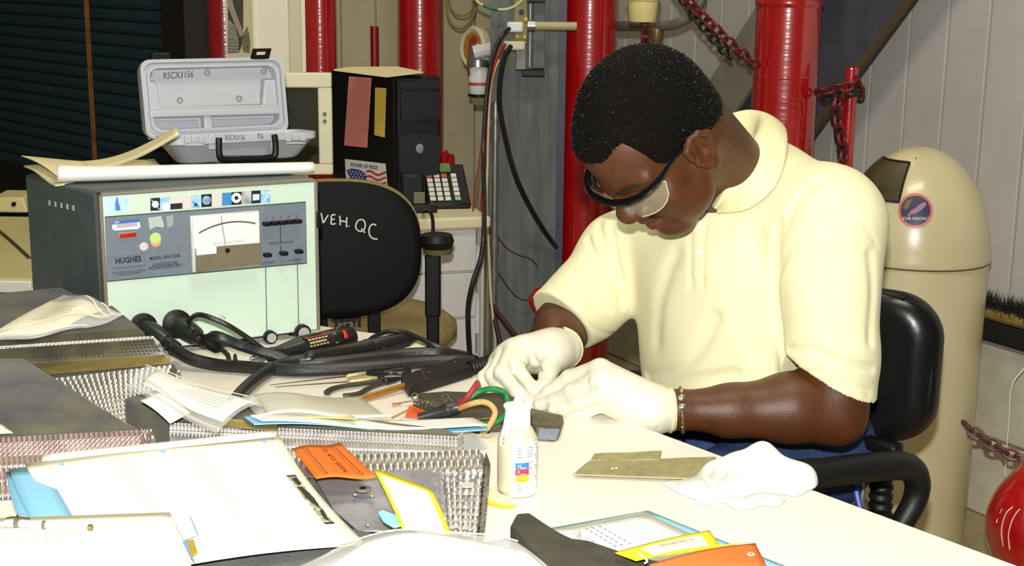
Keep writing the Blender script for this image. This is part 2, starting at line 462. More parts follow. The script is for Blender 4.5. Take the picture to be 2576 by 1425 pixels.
obj('photo_bush', poly_on(fp, [pp(611, 130), pp(608, 108), pp(615, 80), pp(622, 66), pp(627, 84), pp(630, 110), pp(628, 134)], .0007), M('poster_bush', '3c3a18', .6, var=.6, vs=120, col2='8a8248'), pt, smooth=False)
V = [quads(fp, [(*pp(574, 100+i*8), pp(600-(i*7) % 9, 0)[0], pp(0, 97+i*8)[1])], .0008) for i in range(5)]
obj('print', join(*V), M('poster_ink', '2c2a22', .6), pt, smooth=False)

def pipe(name, label, x0, x1, py, Y, ztop=CEIL, zbot=0., mat=None, cat='pipe', n=28, extra=None):
    c = W((x0+x1)/2, py, Y); r = (x1-x0)/2/FPX*Y*1.0*math.sqrt(1+0)
    t = thing(name, label, cat, (c[0], c[1], zbot))
    body = [(r, 0), (r, ztop-zbot)]
    obj('pipe_body', lathe(body, (c[0], c[1], zbot), n=n), mat or m_red, t)
    for z, rr, hh in (extra or []):
        obj('weld_collar', lathe([(r+.0005, -hh), (r+rr, -hh*.5), (r+rr, hh*.5), (r+.0005, hh)], (c[0], c[1], z), n=n), mat or m_red, t)
    return t, c, r
pipe('red_pipe', 'red pipe half hidden behind the poster column, beside the dark shutter', 524, 606, 60, 4.50)
pipe('red_pipe', 'red pipe right of the cream column, behind the beige monitor', 765, 846, 100, 4.44)
t3, c3, r3 = pipe('red_pipe', 'thick glossy red pipe rising behind the black computer tower', 1000, 1113, 100, 4.62)
pipe('thin_red_rod', 'short thin dark red rod between two thick red pipes', 932, 953, 120, 4.60, ztop=W(942, 66, 4.60)[2], mat=m_redd, cat='rod')
z5 = W(1980, 192, 3.72)[2]
t4, c4, r4 = pipe('red_pipe', 'glossy red pipe directly behind the seated man\'s forehead', 1410, 1546, 300, 4.18)
t5, c5, r5 = pipe('red_pipe', 'widest glossy red pipe with a weld seam, behind the man\'s collar', 1896, 2056, 180, 3.72, extra=[(z5, .0012, .004), (W(1980, 6, 3.72)[2], .004, .012)])
t6, c6, r6 = pipe('red_post', 'slim red post wrapped in chain beside the domed bin', 2119, 2151, 300, 3.62, ztop=W(2134, 174, 3.62)[2])
obj('end_cap', lathe([(r6, 0), (r6*.9, .004), (r6*.5, .006)], (c6[0], c6[1], W(2134, 174, 3.62)[2])), m_red, t6)
# red valve at the foot of the third pipe
v = W(1122, 412, 4.5)
t = thing('red_valve', 'small red valve with bolted flange beside the computer tower', 'valve', (v[0], v[1], v[2]-.06))
obj('flange', cyl(v+[-.03, 0, -.045], v+[.03, 0, -.045], .04), m_red, t)
obj('valve_body', lathe([(.022, -.06), (.026, -.03), (.024, 0), (.02, .03), (.012, .045)], v+[-.008, 0, 0]), m_red, t)
for k in range(3): obj('bolt', lathe([(.011, 0), (.011, .03), (.007, .04)], v+[-.022+.02*k, -.02, -.005+.008*(k % 2)], n=8), m_red, t)
obj('pipe_stub', cyl(v+[-.02, 0, -.30], v+[-.02, 0, -.05], .016), m_red, t)
v = W(1372, 765, 3.9)
t = thing('red_flange', 'red bolted pipe flange below the sleeve, against the grey column', 'flange', (v[0], v[1], 0))
obj('flange', lathe([(.052, -.012), (.052, .012)], v, (.5, -.3, .7)), m_red, t)
for k in range(6):
    a = k*math.pi/3; q = v+A([.038*math.cos(a), -.01, .038*math.sin(a)]); obj('bolt', cyl(q, q+A([.012, -.012, .02]), .009, 6), m_red, t)
obj('pipe_stub', cyl([v[0]+.02, v[1], 0], v+[.02, 0, -.01], .03), m_redd, t)

# grey steel column with its boxes and cables
gx0, gx1 = W(1232, 300, 4.1), W(1421, 300, 4.1)
gc = (gx0+gx1)/2; gw = gx1[0]-gx0[0]
t = thing('steel_column', 'weathered grey steel column carrying plugs and cables', 'column', (gc[0], 4.12, 0))
obj('flange', frame_box([gx0[0], 4.1, 0], [gw, 0, 0], [0, .016, 0], [0, 0, CEIL]), m_grey, t, smooth=False)
obj('web', frame_box([gc[0]-.007, 4.116, 0], [.014, 0, 0], [0, .2, 0], [0, 0, CEIL]), m_grey, t, smooth=False)
obj('back_flange', frame_box([gx0[0], 4.316, 0], [gw, 0, 0], [0, .016, 0], [0, 0, CEIL]), m_grey, t, smooth=False)
for x in (1296, 1368):
    a = W(x, 400, 4.1); obj('seam', frame_box([a[0]-.003, 4.096, 0], [.006, 0, 0], [0, .005, 0], [0, 0, CEIL]), M('grey_seam', '62655f', .6), t, smooth=False)
obj('edge_strip', frame_box([gx1[0]-.022, 4.094, 0], [.022, 0, 0], [0, .007, 0], [0, 0, CEIL]), M('blue_grey_edge', '3f4254', .5), t, smooth=False)
def wbox(x0, y0, x1, y1, Y, d):
    a, b = W(x0, y1, Y), W(x1, y0, Y); return frame_box([a[0], Y, a[2]], [b[0]-a[0], 0, 0], [0, d, 0], [0, 0, b[2]-a[2]])
t = thing('outlet_box', 'olive outlet strip with yellow sockets on the grey column', 'outlet', W(1310, 190, 4.07))
obj('strip', wbox(1292, -40, 1329, 112, 4.055, .04), m_olive, t, bevel=.003)
obj('cover_edge', wbox(1331, 8, 1336, 168, 4.03, .06), M('pale_edge', 'c9c6b4', .4), t, smooth=False)
obj('grey_box', wbox(1297, 122, 1324, 176, 4.03, .065), M('grey_enamel', '85867f', .5), t, bevel=.003)
obj('side_box', wbox(1340, 6, 1372, 172, 4.06, .035), m_grey, t, bevel=.002)
obj('lower_tray', wbox(1312, 178, 1370, 192, 4.02, .07), M('black_tray', '22232a', .6), t, bevel=.002)
obj('top_tray', wbox(1326, -10, 1372, 6, 4.02, .07), M('black_tray', '22232a', .6), t, bevel=.002)
for x, y in ((1323, 48), (1302, 92), (1320, 93)):
    q = W(x, y, 4.05); obj('socket', lathe([(.0055, 0), (.0055, .006), (.003, .008)], q, (0, -1, 0), 12), M('yellow_socket', 'e8cf12', .4), t).scale
q = W(1312, 31, 4.05); obj('knob', lathe([(.008, 0), (.008, .01)], q, (0, -1, 0), 14), m_black, t)
for lab, r in (('upper white plug with a black cord in the olive outlet', (1275, 56, 1317, 82)), ('lower cream plug with black and red cords in the olive outlet', (1266, 104, 1322, 127))):
    pl = obj('plug', wbox(*r, 4.0, .05), m_white if 'upper' in lab else M('cream_plastic', 'd8d0ac', .45), bevel=.006); tag(pl, lab, 'plug')
pi_ = thing('grey_conduit', 'vertical grey conduit with couplings running down the column\'s left edge', 'conduit', W(1243, 900, 4.03))
a, b = W(1241, 255, 4.03), W(1241, 900, 4.03); a = A([b[0], 4.03, a[2]]); obj('conduit_tube', cyl([b[0], 4.03, 0], a, .0095), m_alum, pi_)
for y in (280, 335, 620, 690): q = W(1242, y, 4.03); obj('coupling', cyl([b[0], 4.03, q[2]-.02], [b[0], 4.03, q[2]+.022], .0135), m_alum, pi_)
a, b = W(1338, 65, 4.0), W(1424, 66, 4.0)
pi_ = thing('beige_conduit', 'short beige horizontal conduit between the column box and the red pipe', 'conduit', (a+b)/2)
obj('conduit_tube', cyl(a, b+[.03, 0, 0], .012), M('beige_conduit', 'b3aa7c', .45), pi_); obj('coupling', cyl(a+[-.012, 0, 0], a+[.01, 0, 0], .015), m_alum, pi_)

def cord(name, label, pts, rpx, mat, cat='cable', n=8, smooth=8):
    P = [W(x, y, Y) for x, y, Y in pts]; r = rpx/FPX*np.mean([p[2] for p in pts]); return tag(obj(name, tube(P, r, n, smooth=smooth), mat), label, cat)
m_cab = M('black_cable', '15151a', .38)
cord('power_cable', 'black cord from the upper plug down past the drawer unit', [(1281, 72, 3.99), (1262, 92, 3.95), (1244, 130, 3.93), (1229, 200, 3.9), (1220, 290, 3.85), (1216, 400, 3.75), (1218, 500, 3.5), (1217, 590, 3.25), (1210, 650, 3.2), (1190, 710, 3.18), (1178, 770, 3.18), (1178, 830, 3.18), (1182, 900, 3.2), (1186, 1010, 3.2)], 6.2, m_cab)
cord('power_cable', 'thick black cord curving from the lower plug behind the red pipe', [(1285, 116, 3.99), (1270, 140, 3.97), (1259, 190, 3.95), (1256, 250, 3.95), (1262, 300, 3.95), (1279, 380, 3.95), (1300, 450, 3.95), (1330, 515, 3.99), (1365, 575, 4.04), (1400, 623, 4.07)], 6.5, m_cab)
cord('red_wire', 'red wire running down beside the black cords', [(1271, 112, 3.985), (1255, 135, 3.95), (1240, 175, 3.94), (1228, 240, 3.93), (1222, 330, 3.92), (1219, 430, 3.9), (1213, 500, 3.9), (1207, 560, 3.9)], 4.0, M('red_wire', 'a82c14', .45), 'wire')
cord('white_wire', 'cream wire running down beside the red wire', [(1255, 152, 3.99), (1243, 180, 3.95), (1233, 230, 3.94), (1228, 320, 3.93), (1226, 420, 3.93), (1224, 520, 3.93), (1230, 640, 3.95), (1236, 760, 3.95), (1246, 860, 3.95), (1240, 910, 3.95)], 3.4, M('cream_wire', 'd8cfa0', .5), 'wire')
cord('green_white_wire', 'drooping wire with green and cream covering above the plugs', [(1185, -20, 4.05), (1200, 3, 4.05), (1222, 16, 4.05), (1250, 23, 4.05), (1275, 23, 4.05), (1300, 12, 4.05), (1330, -15, 4.05)], 3.2, M('cream_wire', 'd8cfa0', .5), 'wire')
gw_ = obj('green_sleeve', tube([W(x, y, 4.045) for x, y in ((1215, 12.5), (1225, 17.5), (1238, 21), (1252, 23))], .0048), M('green_wire', '0f7a38', .5)); tag(gw_, 'green sleeve around the drooping cream wire', 'sleeve')
cord('coiled_wire', 'olive wire loop hanging on the beige wall beside the thick red pipe', [(1120, -30, 4.55), (1127, 40, 4.55), (1143, 66, 4.55), (1165, 70, 4.55), (1186, 48, 4.55), (1197, 15, 4.55), (1200, -30, 4.55)], 3.2, M('olive_wire', '8a7c40', .6), 'wire')
cord('coiled_wire', 'smaller inner wire loop hanging on the beige wall', [(1127, -20, 4.56), (1134, 20, 4.56), (1150, 37, 4.56), (1172, 38, 4.56), (1188, 22, 4.56), (1194, -10, 4.56)], 2.6, M('olive_wire', '8a7c40', .6), 'wire')
cord('thin_wire', 'thin dark wire looping across the lower grey column, upper loop', [(1246, 585, 4.06), (1270, 620, 4.06), (1300, 640, 4.06), (1335, 652, 4.06), (1352, 672, 4.06)], 1.4, m_cab, 'wire')
cord('thin_wire', 'thin dark wire looping across the lower grey column, lower loop', [(1238, 660, 4.06), (1262, 700, 4.06), (1290, 738, 4.06), (1320, 756, 4.06), (1350, 742, 4.06), (1385, 705, 4.06)], 1.4, m_cab, 'wire')
for i, (p, q) in enumerate((((1236, 765), (1262, 880)), ((1238, 770), (1300, 850)))):
    cord('rusty_brace', 'dark rusty brace leaning at the foot of the grey column' + (', the steeper one' if i == 0 else ', the flatter one'), [(*p, 3.98), (*q, 3.9)], 7, M('rust_brown', '3a1712', .6), 'brace', smooth=0)
# strobe alarm with red lens, white can below
q = W(1190, 120, 4.32)
t = thing('strobe_alarm', 'round cream strobe alarm with red lens on the beige wall', 'alarm', q-[0, 0, .15])
ad = unit([-.80, -.58, .06])
obj('housing', lathe([(.030, -.11), (.047, -.085), (.060, -.045), (.062, -.02)], q, ad, 28), M('clear_grey', 'a9a696', .25), t)
obj('rim', lathe([(.050, -.02), (.064, -.02), (.066, 0), (.058, .008), (.046, .003)], q, ad, 28), M('cream_plastic', 'd8d0ac', .45), t)
fa = plane_map(q+ad*.004, np.cross(UP, ad), UP-ad*(UP@ad))
obj('lens', disc_on(fa, (0, 0), .047), M('ochre_face', 'c08a3c', .5, var=.3, vs=60), t, smooth=False)
obj('lens_print', poly_on(fa, [(-.020, -.018), (.022, -.022), (.026, .028), (.004, .038), (-.016, .022)], .001), M('red_face', 'b03420', .5), t, smooth=False)
q2 = W(1202, 168, 4.3); obj('neck', lathe([(.03, 0), (.034, .04), (.026, .075), (.022, .1)], q2-[0, 0, .03]), m_alum, t)
q3 = W(1205, 236, 4.26); obj('can', lathe([(.030, 0), (.032, .004), (.032, .05), (.029, .055), (.029, .075), (.02, .08)], q3), m_white, t)
obj('can_band', lathe([(.0325, .026), (.0325, .036)], q3, cap=False), M('red_band', 'c0584a', .5), t)
obj('can_foot', lathe([(.033, -.008), (.033, .0)], q3), m_black, t)
obj('wall_bracket', frame_box(q3+[-.02, .02, -.035], [.06, 0, 0], [0, .25, 0], [0, 0, .03]), M('olive_wire', '8a7c40', .6), t, smooth=False)
q = W(1243, 125, 4.2); obj('elbow', tube([q+[-.06, 0, -.01], q+[-.02, 0, .0], q+[.02, 0, .012], q+[.05, .02, .02]], [.022, .02, .018, .016]), m_white, t)

# cream bell fixture and grey pipe bend
q = W(1616, 55, 3.7)
t = thing('bell_fixture', 'cream cup-shaped fixture hanging at the top edge beside the red pipe', 'fixture', q)
obj('cup', lathe([(.034, 0), (.036, .003), (.040, .045), (.041, .052), (.045, .056), (.0455, .075), (.03, .078)], q), M('cream_yellow', 'e6d792', .4), t)
obj('rim_band', lathe([(.0458, .062), (.047, .066), (.047, .078), (.04, .08)], q), M('orange_rim', 'c07a1c', .5), t)
obj('stem', cyl(q+[0, 0, .08], [q[0], q[1], CEIL], .012), m_alum, t)
t = tag(obj('grey_pipe_bend', tube([W(x, y, Y) for x, y, Y in ((1540, 66, 4.3), (1600, 66, 4.2), (1660, 66, 4.1), (1700, 60, 4.05), (1735, 42, 4.03), (1757, 14, 4.02), (1768, -30, 4.02), (1770, -260, 4.02))], .0145, 12), M('dark_grey_pipe', '6c6a62', .45, var=.3, vs=30)), 'grey pipe bending upward behind the hanging cream fixture', 'pipe')
q = W(1652, 95, 4.1); t = tag(obj('brass_fitting', lathe([(.012, -.03), (.016, -.01), (.02, .0), (.02, .025), (.012, .03)], q), M('brass_dull', '8a7442', .4, metal=.6)), 'small dull brass fitting under the grey pipe bend', 'fitting')
cord('chrome_rod', 'short bright rod beside the hanging cream fixture', [(1658, -20, 3.9), (1657, 55, 3.9)], 2.2, m_alum, 'rod', smooth=0)

# chains
def link_mesh(L, r):
    w = L*.36; P = []
    for k in range(6): a = math.pi*(k/5)-math.pi/2; P.append([L/2-w+w*math.cos(a)*.9, w*math.sin(a), 0])
    for k in range(6): a = math.pi*(k/5)+math.pi/2; P.append([-L/2+w+w*math.cos(a)*.9, w*math.sin(a), 0])
    return tube(P, r, 6, closed=True, smooth=2)
_LK = {}
def chain(label, pts, L, mat, name='chain', r=None):
    P = spline([W(*p) for p in pts], 30); seg = np.linalg.norm(np.diff(P, axis=0), axis=1); cum = np.concatenate([[0], np.cumsum(seg)])
    r = r or L*.125; step = L-2.6*r; n = max(2, int(cum[-1]/step)); t = thing(name, label, 'chain', P[-1])
    for i in range(n):
        d = (i+.5)*cum[-1]/n; p = A([np.interp(d, cum, P[:, k]) for k in range(3)]); p2 = A([np.interp(d+.004, cum, P[:, k]) for k in range(3)])
        x, y, z = basis(p2-p); a = math.radians(45 if i % 2 else -45); xx = x*math.cos(a)+y*math.sin(a)
        Mx = Matrix.Identity(4); yy = np.cross(z, xx)
        for k in range(3): Mx[k][0], Mx[k][1], Mx[k][2], Mx[k][3] = z[k], xx[k], yy[k], (p-ORG[t.name])[k]
        key = (L, mat.name)
        if key not in _LK:
            V, F = link_mesh(L, r); o = obj('link', (V+ORG[t.name], F), mat, t); _LK[key] = o; o.matrix_local = Mx
        else: share(_LK[key], t, Mx)
    return t
m_chr = M('red_worn_chain', '8a2630', .45, metal=.3, var=.6, vs=45, col2='3a2420')
m_chd = M('dark_chain', '3a3430', .5, metal=.4, var=.4, vs=60)
chain('reddish chain slung diagonally from the top edge to the widest red pipe', [(1700, -40, 3.62), (1745, 18, 3.62), (1800, 72, 3.62), (1850, 120, 3.63), (1905, 168, 3.66)], .034, m_chr)
chain('darker chain slung just below the reddish diagonal chain', [(1690, -40, 3.75), (1735, 25, 3.75), (1775, 75, 3.75), (1810, 115, 3.76), (1838, 145, 3.78)], .030, m_chd)
chain('short red chain hanging under the cream fixture', [(1622, 58, 3.75), (1623, 85, 3.75), (1624, 125, 3.75)], .034, m_chr)
chain('chain strung from the widest red pipe to the slim red post', [(2055, 235, 3.62), (2080, 228, 3.6), (2110, 222, 3.58), (2136, 218, 3.57), (2160, 205, 3.59), (2162, 240, 3.6)], .034, m_chr)
chain('second chain strung just below the one on the slim red post', [(2058, 232, 3.66), (2085, 245, 3.62), (2115, 240, 3.59), (2140, 235, 3.575), (2158, 228, 3.6)], .032, m_chd)
chain('chain hanging down along the slim red post', [(2112, 225, 3.575), (2106, 265, 3.575), (2108, 310, 3.575), (2118, 355, 3.575), (2124, 405, 3.575)], .034, m_chr)
chain('second loop of chain hanging down along the slim red post', [(2100, 232, 3.6), (2102, 290, 3.6), (2112, 340, 3.6), (2120, 395, 3.6)], .032, m_chd)
chain('reddish chain running low along the concrete base to the red fitting', [(2425, 1065, 3.0), (2450, 1088, 2.98), (2490, 1115, 2.95), (2530, 1138, 2.92), (2575, 1155, 2.9), (2610, 1160, 2.9)], .034, M('rusty_brown_chain', '74504a', .45, metal=.35, var=.5, vs=60))

# diagonal brace beam
pl = PW-E1*.16
def bp(x, y): return on_plane(x, y, pl, E1)
top = 1.0
d1 = bp(2145, 165)-bp(2265, 0); d1 = unit(d1)
pr = bp(2145, 165); prt = pr-d1*1.6; prb = pr+d1*1.15
wv = np.cross(E1, d1); wv = wv if wv[1] > 0 else -wv
wd_ = abs((bp(1846, 105)-pr)@wv)
t = thing('diagonal_beam', 'dark grey diagonal steel brace behind the widest red pipe', 'beam', prb)
L_ = prt-prb
obj('web', frame_box(prb+E1*.05, L_, wv*wd_, E1*.012), m_beamd, t, smooth=False)
obj('flange', frame_box(prb+wv*(wd_*.62), L_, wv*(wd_*.38), E1*.014), m_beam, t, smooth=False)
obj('flange', frame_box(prb+E1*.03, L_, wv*.014, E1*.03), M('brown_edge', '5c4c34', .6), t, smooth=False)

# broom-like bristle brush lying on the sill
q = on_plane(2520, 850, PW-E1*.05, E1)
t = thing('bristle_brush', 'black bristled brush head with tan core lying on the concrete sill', 'brush', q)
sd = -E2
zt = zb+.012
obj('core', frame_box(q*A([1, 1, 0])+UP*(zt+.055)-sd*.04-E1*.052, sd*.5, E1*.045, UP*.03), M('tan_core', '8a7440', .8, var=.3, vs=60), t, bevel=.012)
obj('holder', frame_box(q*A([1, 1, 0])+UP*zt-sd*.07-E1*.05, sd*.55, E1*.05, UP*.055), M('black_brush', '0f0e0d', .8), t, bevel=.008)
rng = np.random.default_rng(5); V = []; F = []
for i in range(1500):
    s_ = rng.uniform(-.07, .47); b = q*A([1, 1, 0])+sd*s_-E1*rng.uniform(-.0, .05)+UP*(zt+.07+rng.uniform(-.01, .02)); d = A([rng.normal(0, .25), rng.normal(0, .25), 1])*rng.uniform(.025, .05)
    s2 = sd*.002; n = len(V); V += [b-s2, b+s2, b+d]; F.append([n, n+1, n+2])
bt = obj('bristles', (A(V), F), M('black_brush', '0f0e0d', .8), t, smooth=False); bt['kind'] = 'stuff'
cord('hanging_string', 'thin white cord hanging against the concrete base', [(2600, 905, 3.2), (2570, 935, 3.2), (2550, 962, 3.2), (2541, 1000, 3.2), (2538, 1060, 3.2), (2532, 1130, 3.2), (2528, 1200, 3.2)], 1.6, m_white, 'cord')
# red fitting at the right border
q = W(2595, 1320, 2.62)
t = thing('red_fitting', 'scratched glossy red pipe fitting at the lower right border', 'pipe fitting', (q[0], q[1], 0))
sd_ = SDF(q-[.2, .2, .5], q+[.3, .2, .25], .006)
sd_.ell(q, (.085, .085, .105), k=.02).cap(q+[.02, 0, -.05], q+[.02, 0, -.48], .075, .075, k=.05).cap(q+[0, .0, .05], q+[.05, .02, .16], .05, .05, k=.04).cap(q+[-.015, -.01, .10], q+[.06, 0, .125], .025, .025, k=.01).cap(q+[.0, 0, 0], q+[.2, .05, -.02], .07, k=.04)
sdf_obj('fitting_body', sd_, m_red, t)
obj('base_flange', lathe([(.11, 0), (.11, .025), (.08, .03)], (q[0]+.02, q[1], 0.0)), m_red, t)
obj('pipe_stub', cyl([q[0]+.02, q[1], .02], q+[.02, 0, -.42], .072), m_red, t)
V = []
for pts in ([(2506, 1316), (2514, 1296), (2520, 1282)], [(2524, 1376), (2519, 1340), (2524, 1310), (2534, 1288), (2548, 1276)], [(2540, 1384), (2537, 1350), (2543, 1318), (2556, 1292), (2566, 1282)]):
    P = []
    for x, y in pts:
        d = ray(x, y); ts = np.arange(2.3, 3.1, .001); Q = A([0, 0, ZC])+np.outer(ts, d); I = np.round((Q-sd_.lo)/sd_.h).astype(int)
        ok = np.all((I >= 0) & (I < sd_.n), 1); I = np.clip(I, 0, sd_.n-1); v = np.where(ok, sd_.D[I[:, 0], I[:, 1], I[:, 2]], 1.); P.append(Q[np.argmax(v < .001)]-d*.001)
    V.append(tube(P, .0013, 5, smooth=4))
obj('scratch', join(*V), M('scratch_cream', 'e0d0a8', .6), t)

# domed litter bin
q = W(2297, 640, 3.2); R_ = .1725; zs = q[2]; HD = W(2297, 382, 3.2)[2]-zs+.012
bc = A([q[0], 3.2, 0])
t = thing('domed_bin', 'tall beige bin with domed lid and round mission sticker', 'bin', bc)
m_bin = M('beige_bin_enamel', 'd2c69c', .28, var=.06, vs=8, coat=.2)
obj('bin_body', lathe([(R_-.012, 0), (R_-.006, .02), (R_-.002, zs-.012), (R_-.003, zs-.004)], bc, n=56), m_bin, t)
obj('dome', lathe([(R_+.001, zs-.004), (R_+.002, zs)]+[(R_*math.cos(a), zs+HD*math.sin(a)) for a in np.linspace(.05, 1.555, 18)], bc, n=56), m_bin, t, auto=60)
obj('seam', lathe([(R_+.0005, zs-.006), (R_+.0025, zs-.003), (R_+.0005, zs)], bc, n=56, cap=False), M('bin_seam', '6e6244', .6), t)
def dome(az, el, off=0.):
    n = A([math.cos(el)*math.cos(az), math.cos(el)*math.sin(az), math.sin(el)]); return bc+A([0, 0, zs])+A([n[0]*(R_+off), n[1]*(R_+off), n[2]*(HD+off)])
def dhit(x, y, off=0.):
    d = ray(x, y); R = A([R_+off, R_+off, HD+off]); c0 = bc+A([0, 0, zs]); dd = d/R; oo = (A([0, 0, ZC])-c0)/R
    a, b, c = dd@dd, 2*dd@oo, oo@oo-1; D_ = max(b*b-4*a*c, 0); return A([0, 0, ZC])+d*(-b-math.sqrt(D_))/(2*a)
fl_ = lambda u, v: dome(math.radians(165+u*73), math.radians(34+v*28), .0022)
obj('flap', grid(fl_, 14, 8), M('dark_flap', '453c22', .5, var=.4, vs=25), t)
ed = [fl_(u, 0) for u in np.linspace(0, 1, 12)]+[fl_(1, v) for v in np.linspace(.1, 1, 8)]+[fl_(u, 1) for u in np.linspace(.92, 0, 12)]+[fl_(0, v) for v in np.linspace(.9, .1, 8)]
obj('flap_rim', tube(ed, .003, 6, closed=True, smooth=0), M('dark_rim', '241f14', .5), t)
fs = lambda u, v, h=0.: dhit(2303+u, 530-v, .0012+h)
def conf(f, r0, r1, n=36, m=4, c=(0, 0)):
    V = []; F = []
    for j in range(m+1):
        r = r0+(r1-r0)*j/m
        for k in range(n): a = 2*math.pi*k/n; V.append(f(c[0]+r*math.cos(a), c[1]+r*math.sin(a)))
    for j in range(m):
        for k in range(n): k2 = (k+1) % n; F.append([j*n+k, j*n+k2, (j+1)*n+k2, (j+1)*n+k])
    return A(V), F
st = obj('sticker', conf(fs, .1, 38), M('navy_sticker', '20264e', .4, var=.5, vs=60, col2='3a3a52'), t)
obj('sticker_rim', conf(fs, 37.5, 44, m=1), M('salmon_rim', 'd8706c', .4), st)
obj('sticker_art', poly_on(lambda u, v, h: fs(u, v, .0006), [(-14, -2), (0, 6), (14, 18), (26, 22), (24, 10), (10, -2), (-6, -10)]), M('art_lilac', '8f86b4', .4), st, smooth=False)
obj('sticker_art', poly_on(lambda u, v, h: fs(u, v, .0006), [(-33, 6), (-22, 26), (-8, 30), (-14, 12), (-22, 2)]), M('art_olive', '6a6648', .4), st, smooth=False)
obj('sticker_art', ribbon(lambda u, v, h: fs(u, v, .0009), [(-18, -14), (-4, 2), (12, 8), (27, 16)], 5), M('art_pink', 'c06a80', .4), st, smooth=False)
obj('sticker_lettering', text('FOR VISION I', lambda u, v, h: fs(u, v, .001), 0, -24, 11, align='CENTER'), M('print_white', 'f0f0ee', .5), st, smooth=False)
for x, y in ((2252, 414), (2243, 425), (2305, 398), (2240, 497)):
    obj('chip', disc_on(lambda u, v, h: dhit(x+u, y-v, .001), (0, 0), 3.5 if y < 430 and x < 2260 else 1.6, 8, 2), M('dark_chip', '3c3420', .6), t, smooth=False)
# ================================================================== DESK AREA BEHIND THE TABLE
DX = unit([.955, .297, 0]); DY = np.cross(UP, DX)
m_cab_ = M('pale_grey_enamel', 'c9c8c2', .45, var=.05, vs=10)
m_ctop = M('cream_laminate', 'dcd3b0', .4, var=.05, vs=12)
fr = W(1222, 545, 3.45); zt = fr[2]; fr = fr*A([1, 1, 0])
# drawer unit under the right end of the desk
t = thing('drawer_unit', 'pale grey drawer cabinet under the cream desk top', 'drawer cabinet', fr-DX*.25+DY*.25)
cw_, cd_ = .50, .55; zc = zt-.03
o = fr-DX*cw_+DY*.012
obj('body', frame_box(o, DX*cw_, DY*cd_, UP*zc), m_cab_, t, bevel=.004)
def dpx(x, y): p = on_plane(x, y, fr, DY); return (p-fr)@DX, p[2]
zl = [dpx(1150, y)[1] for y in (548, 687, 803, 1000)]
ur = dpx(1198, 690)[0]
for i in range(3):
    z1, z0 = zl[i]-.014*(i == 0), zl[i+1]
    d = obj('drawer', frame_box(fr-DX*(cw_-.02)+UP*(z0+.003), DX*(ur+cw_-.02), DY*.02, UP*(z1-z0-.005)), m_cab_, t, bevel=.003)
    obj('pull', frame_box(fr+DX*(ur+.001)+UP*(z0+(z1-z0)*.55)-DY*.004, DX*.010, DY*.012, UP*.05), M('grey_pull', '9a9a98', .5), d, smooth=False)
obj('frame_rail', frame_box(fr+DX*(ur+.012), DX*(-ur-.014), DY*.016, UP*(zc-.004)), M('rail_grey', 'b4b4ae', .5), t, bevel=.003)
# desk top
t = tag(obj('desk', frame_box(fr-DX*.86-DY*.015+UP*(zc+.0005), DX*.87, DY*.65, UP*.032), m_ctop, bevel=.008), 'cream laminate desk top carrying the computer and the calculator', 'desk')
zd = zc+.032
# computer tower
q = W(990, 500, 3.62); o = A([q[0], q[1], zd])
hx = unit([.97, .24, 0]); hy = unit([-.5, .87, 0])
ztw = W(1000, 192, 3.62)[2]; hh = ztw-zd
t = thing('computer_tower', 'black desktop computer tower with paper notes on its side', 'computer', o)
m_pc = M('black_computer_case', '08080a', .5, spec=.25); m_pc2 = M('charcoal_bezel', '16161c', .5, spec=.3)
fw_ = .122
hz = unit(np.cross(hx, UP))*-1
hy = unit(A([-hx[1], hx[0], 0])*.72+A([-1, 0, 0])*.40)
obj('case', frame_box(o, hx*fw_, hy*.30, UP*hh), m_pc, t, bevel=.006)
ff = plane_map(o, hx, UP)
obj('front_bezel', frame_box(o+hx*.003-hy*.012, hx*(fw_-.006), hy*.014, UP*hh), m_pc, t, bevel=.010)
fb = plane_map(o-hy*.012, hx, UP, .0012)
obj('drive_door', prism([fb(x, y) for x, y in ((.012, hh*.66), (.115, hh*.66), (.115, hh*.88), (.012, hh*.88))], -hy*.003), M('bezel_blue', '0c0c12', .5, spec=.3), t, bevel=.002)
obj('drive_slot', prism([fb(x, y) for x, y in ((.012, hh*.90), (.115, hh*.90), (.115, hh*.965), (.012, hh*.965))], -hy*.002), m_black, t, bevel=.001)
obj('lower_panel', prism([fb(x, y) for x, y in [(.006, hh*.33), (.006, hh*.54)]+[(.006+.110*k/8, hh*.54+.004*math.sin(math.pi*k/8)) for k in range(1, 9)]+[(.116, hh*.33)]+[(.061+.055*math.cos(a), hh*.33-.07*math.sin(a)) for a in np.linspace(.1, 3.0, 12)]], -hy*.004), m_pc2, t, bevel=.002)
obj('logo_badge', lathe([(.0125, 0), (.0125, .003), (.010, .0045)], fb(.060, hh*.44)-hy*.004, -hy, 20), M('silver_badge', 'b4b4b2', .3, metal=.5), t)
# notes on the side of the tower: u runs back along the side
fside = plane_map(o+hy*.30, -hy, UP, .0)
sn_ = unit(np.cross(-hy, UP)); 
def spx(x, y): p = on_plane(x, y, o+sn_*.0015, sn_); return p
def sidepoly(pts, off): return prism([on_plane(x, y, o+sn_*off, sn_) for x, y in pts], sn_*.0006)
tag(obj('pink_note', sidepoly([(878, 192), (935, 196), (924, 372), (866, 366)], .002), M('pink_paper', 'd9837c', .7), bevel=0, smooth=False), 'long pink paper slip on the side of the black computer', 'note')
tag(obj('yellow_note', sidepoly([(944, 220), (972, 222), (968, 346), (942, 340)], .002), M('yellow_paper', 'dcc053', .7), smooth=False), 'narrow yellow paper slip on the side of the black computer', 'note')
fg = thing('flag_sticker', 'flag sticker with blue lettering low on the black computer\'s side', 'sticker', on_plane(920, 430, o, sn_))
obj('backing', sidepoly([(868, 400), (970, 412), (975, 470), (880, 480), (870, 440)], .002), M('sticker_white', 'e2e0da', .5), fg, smooth=False)
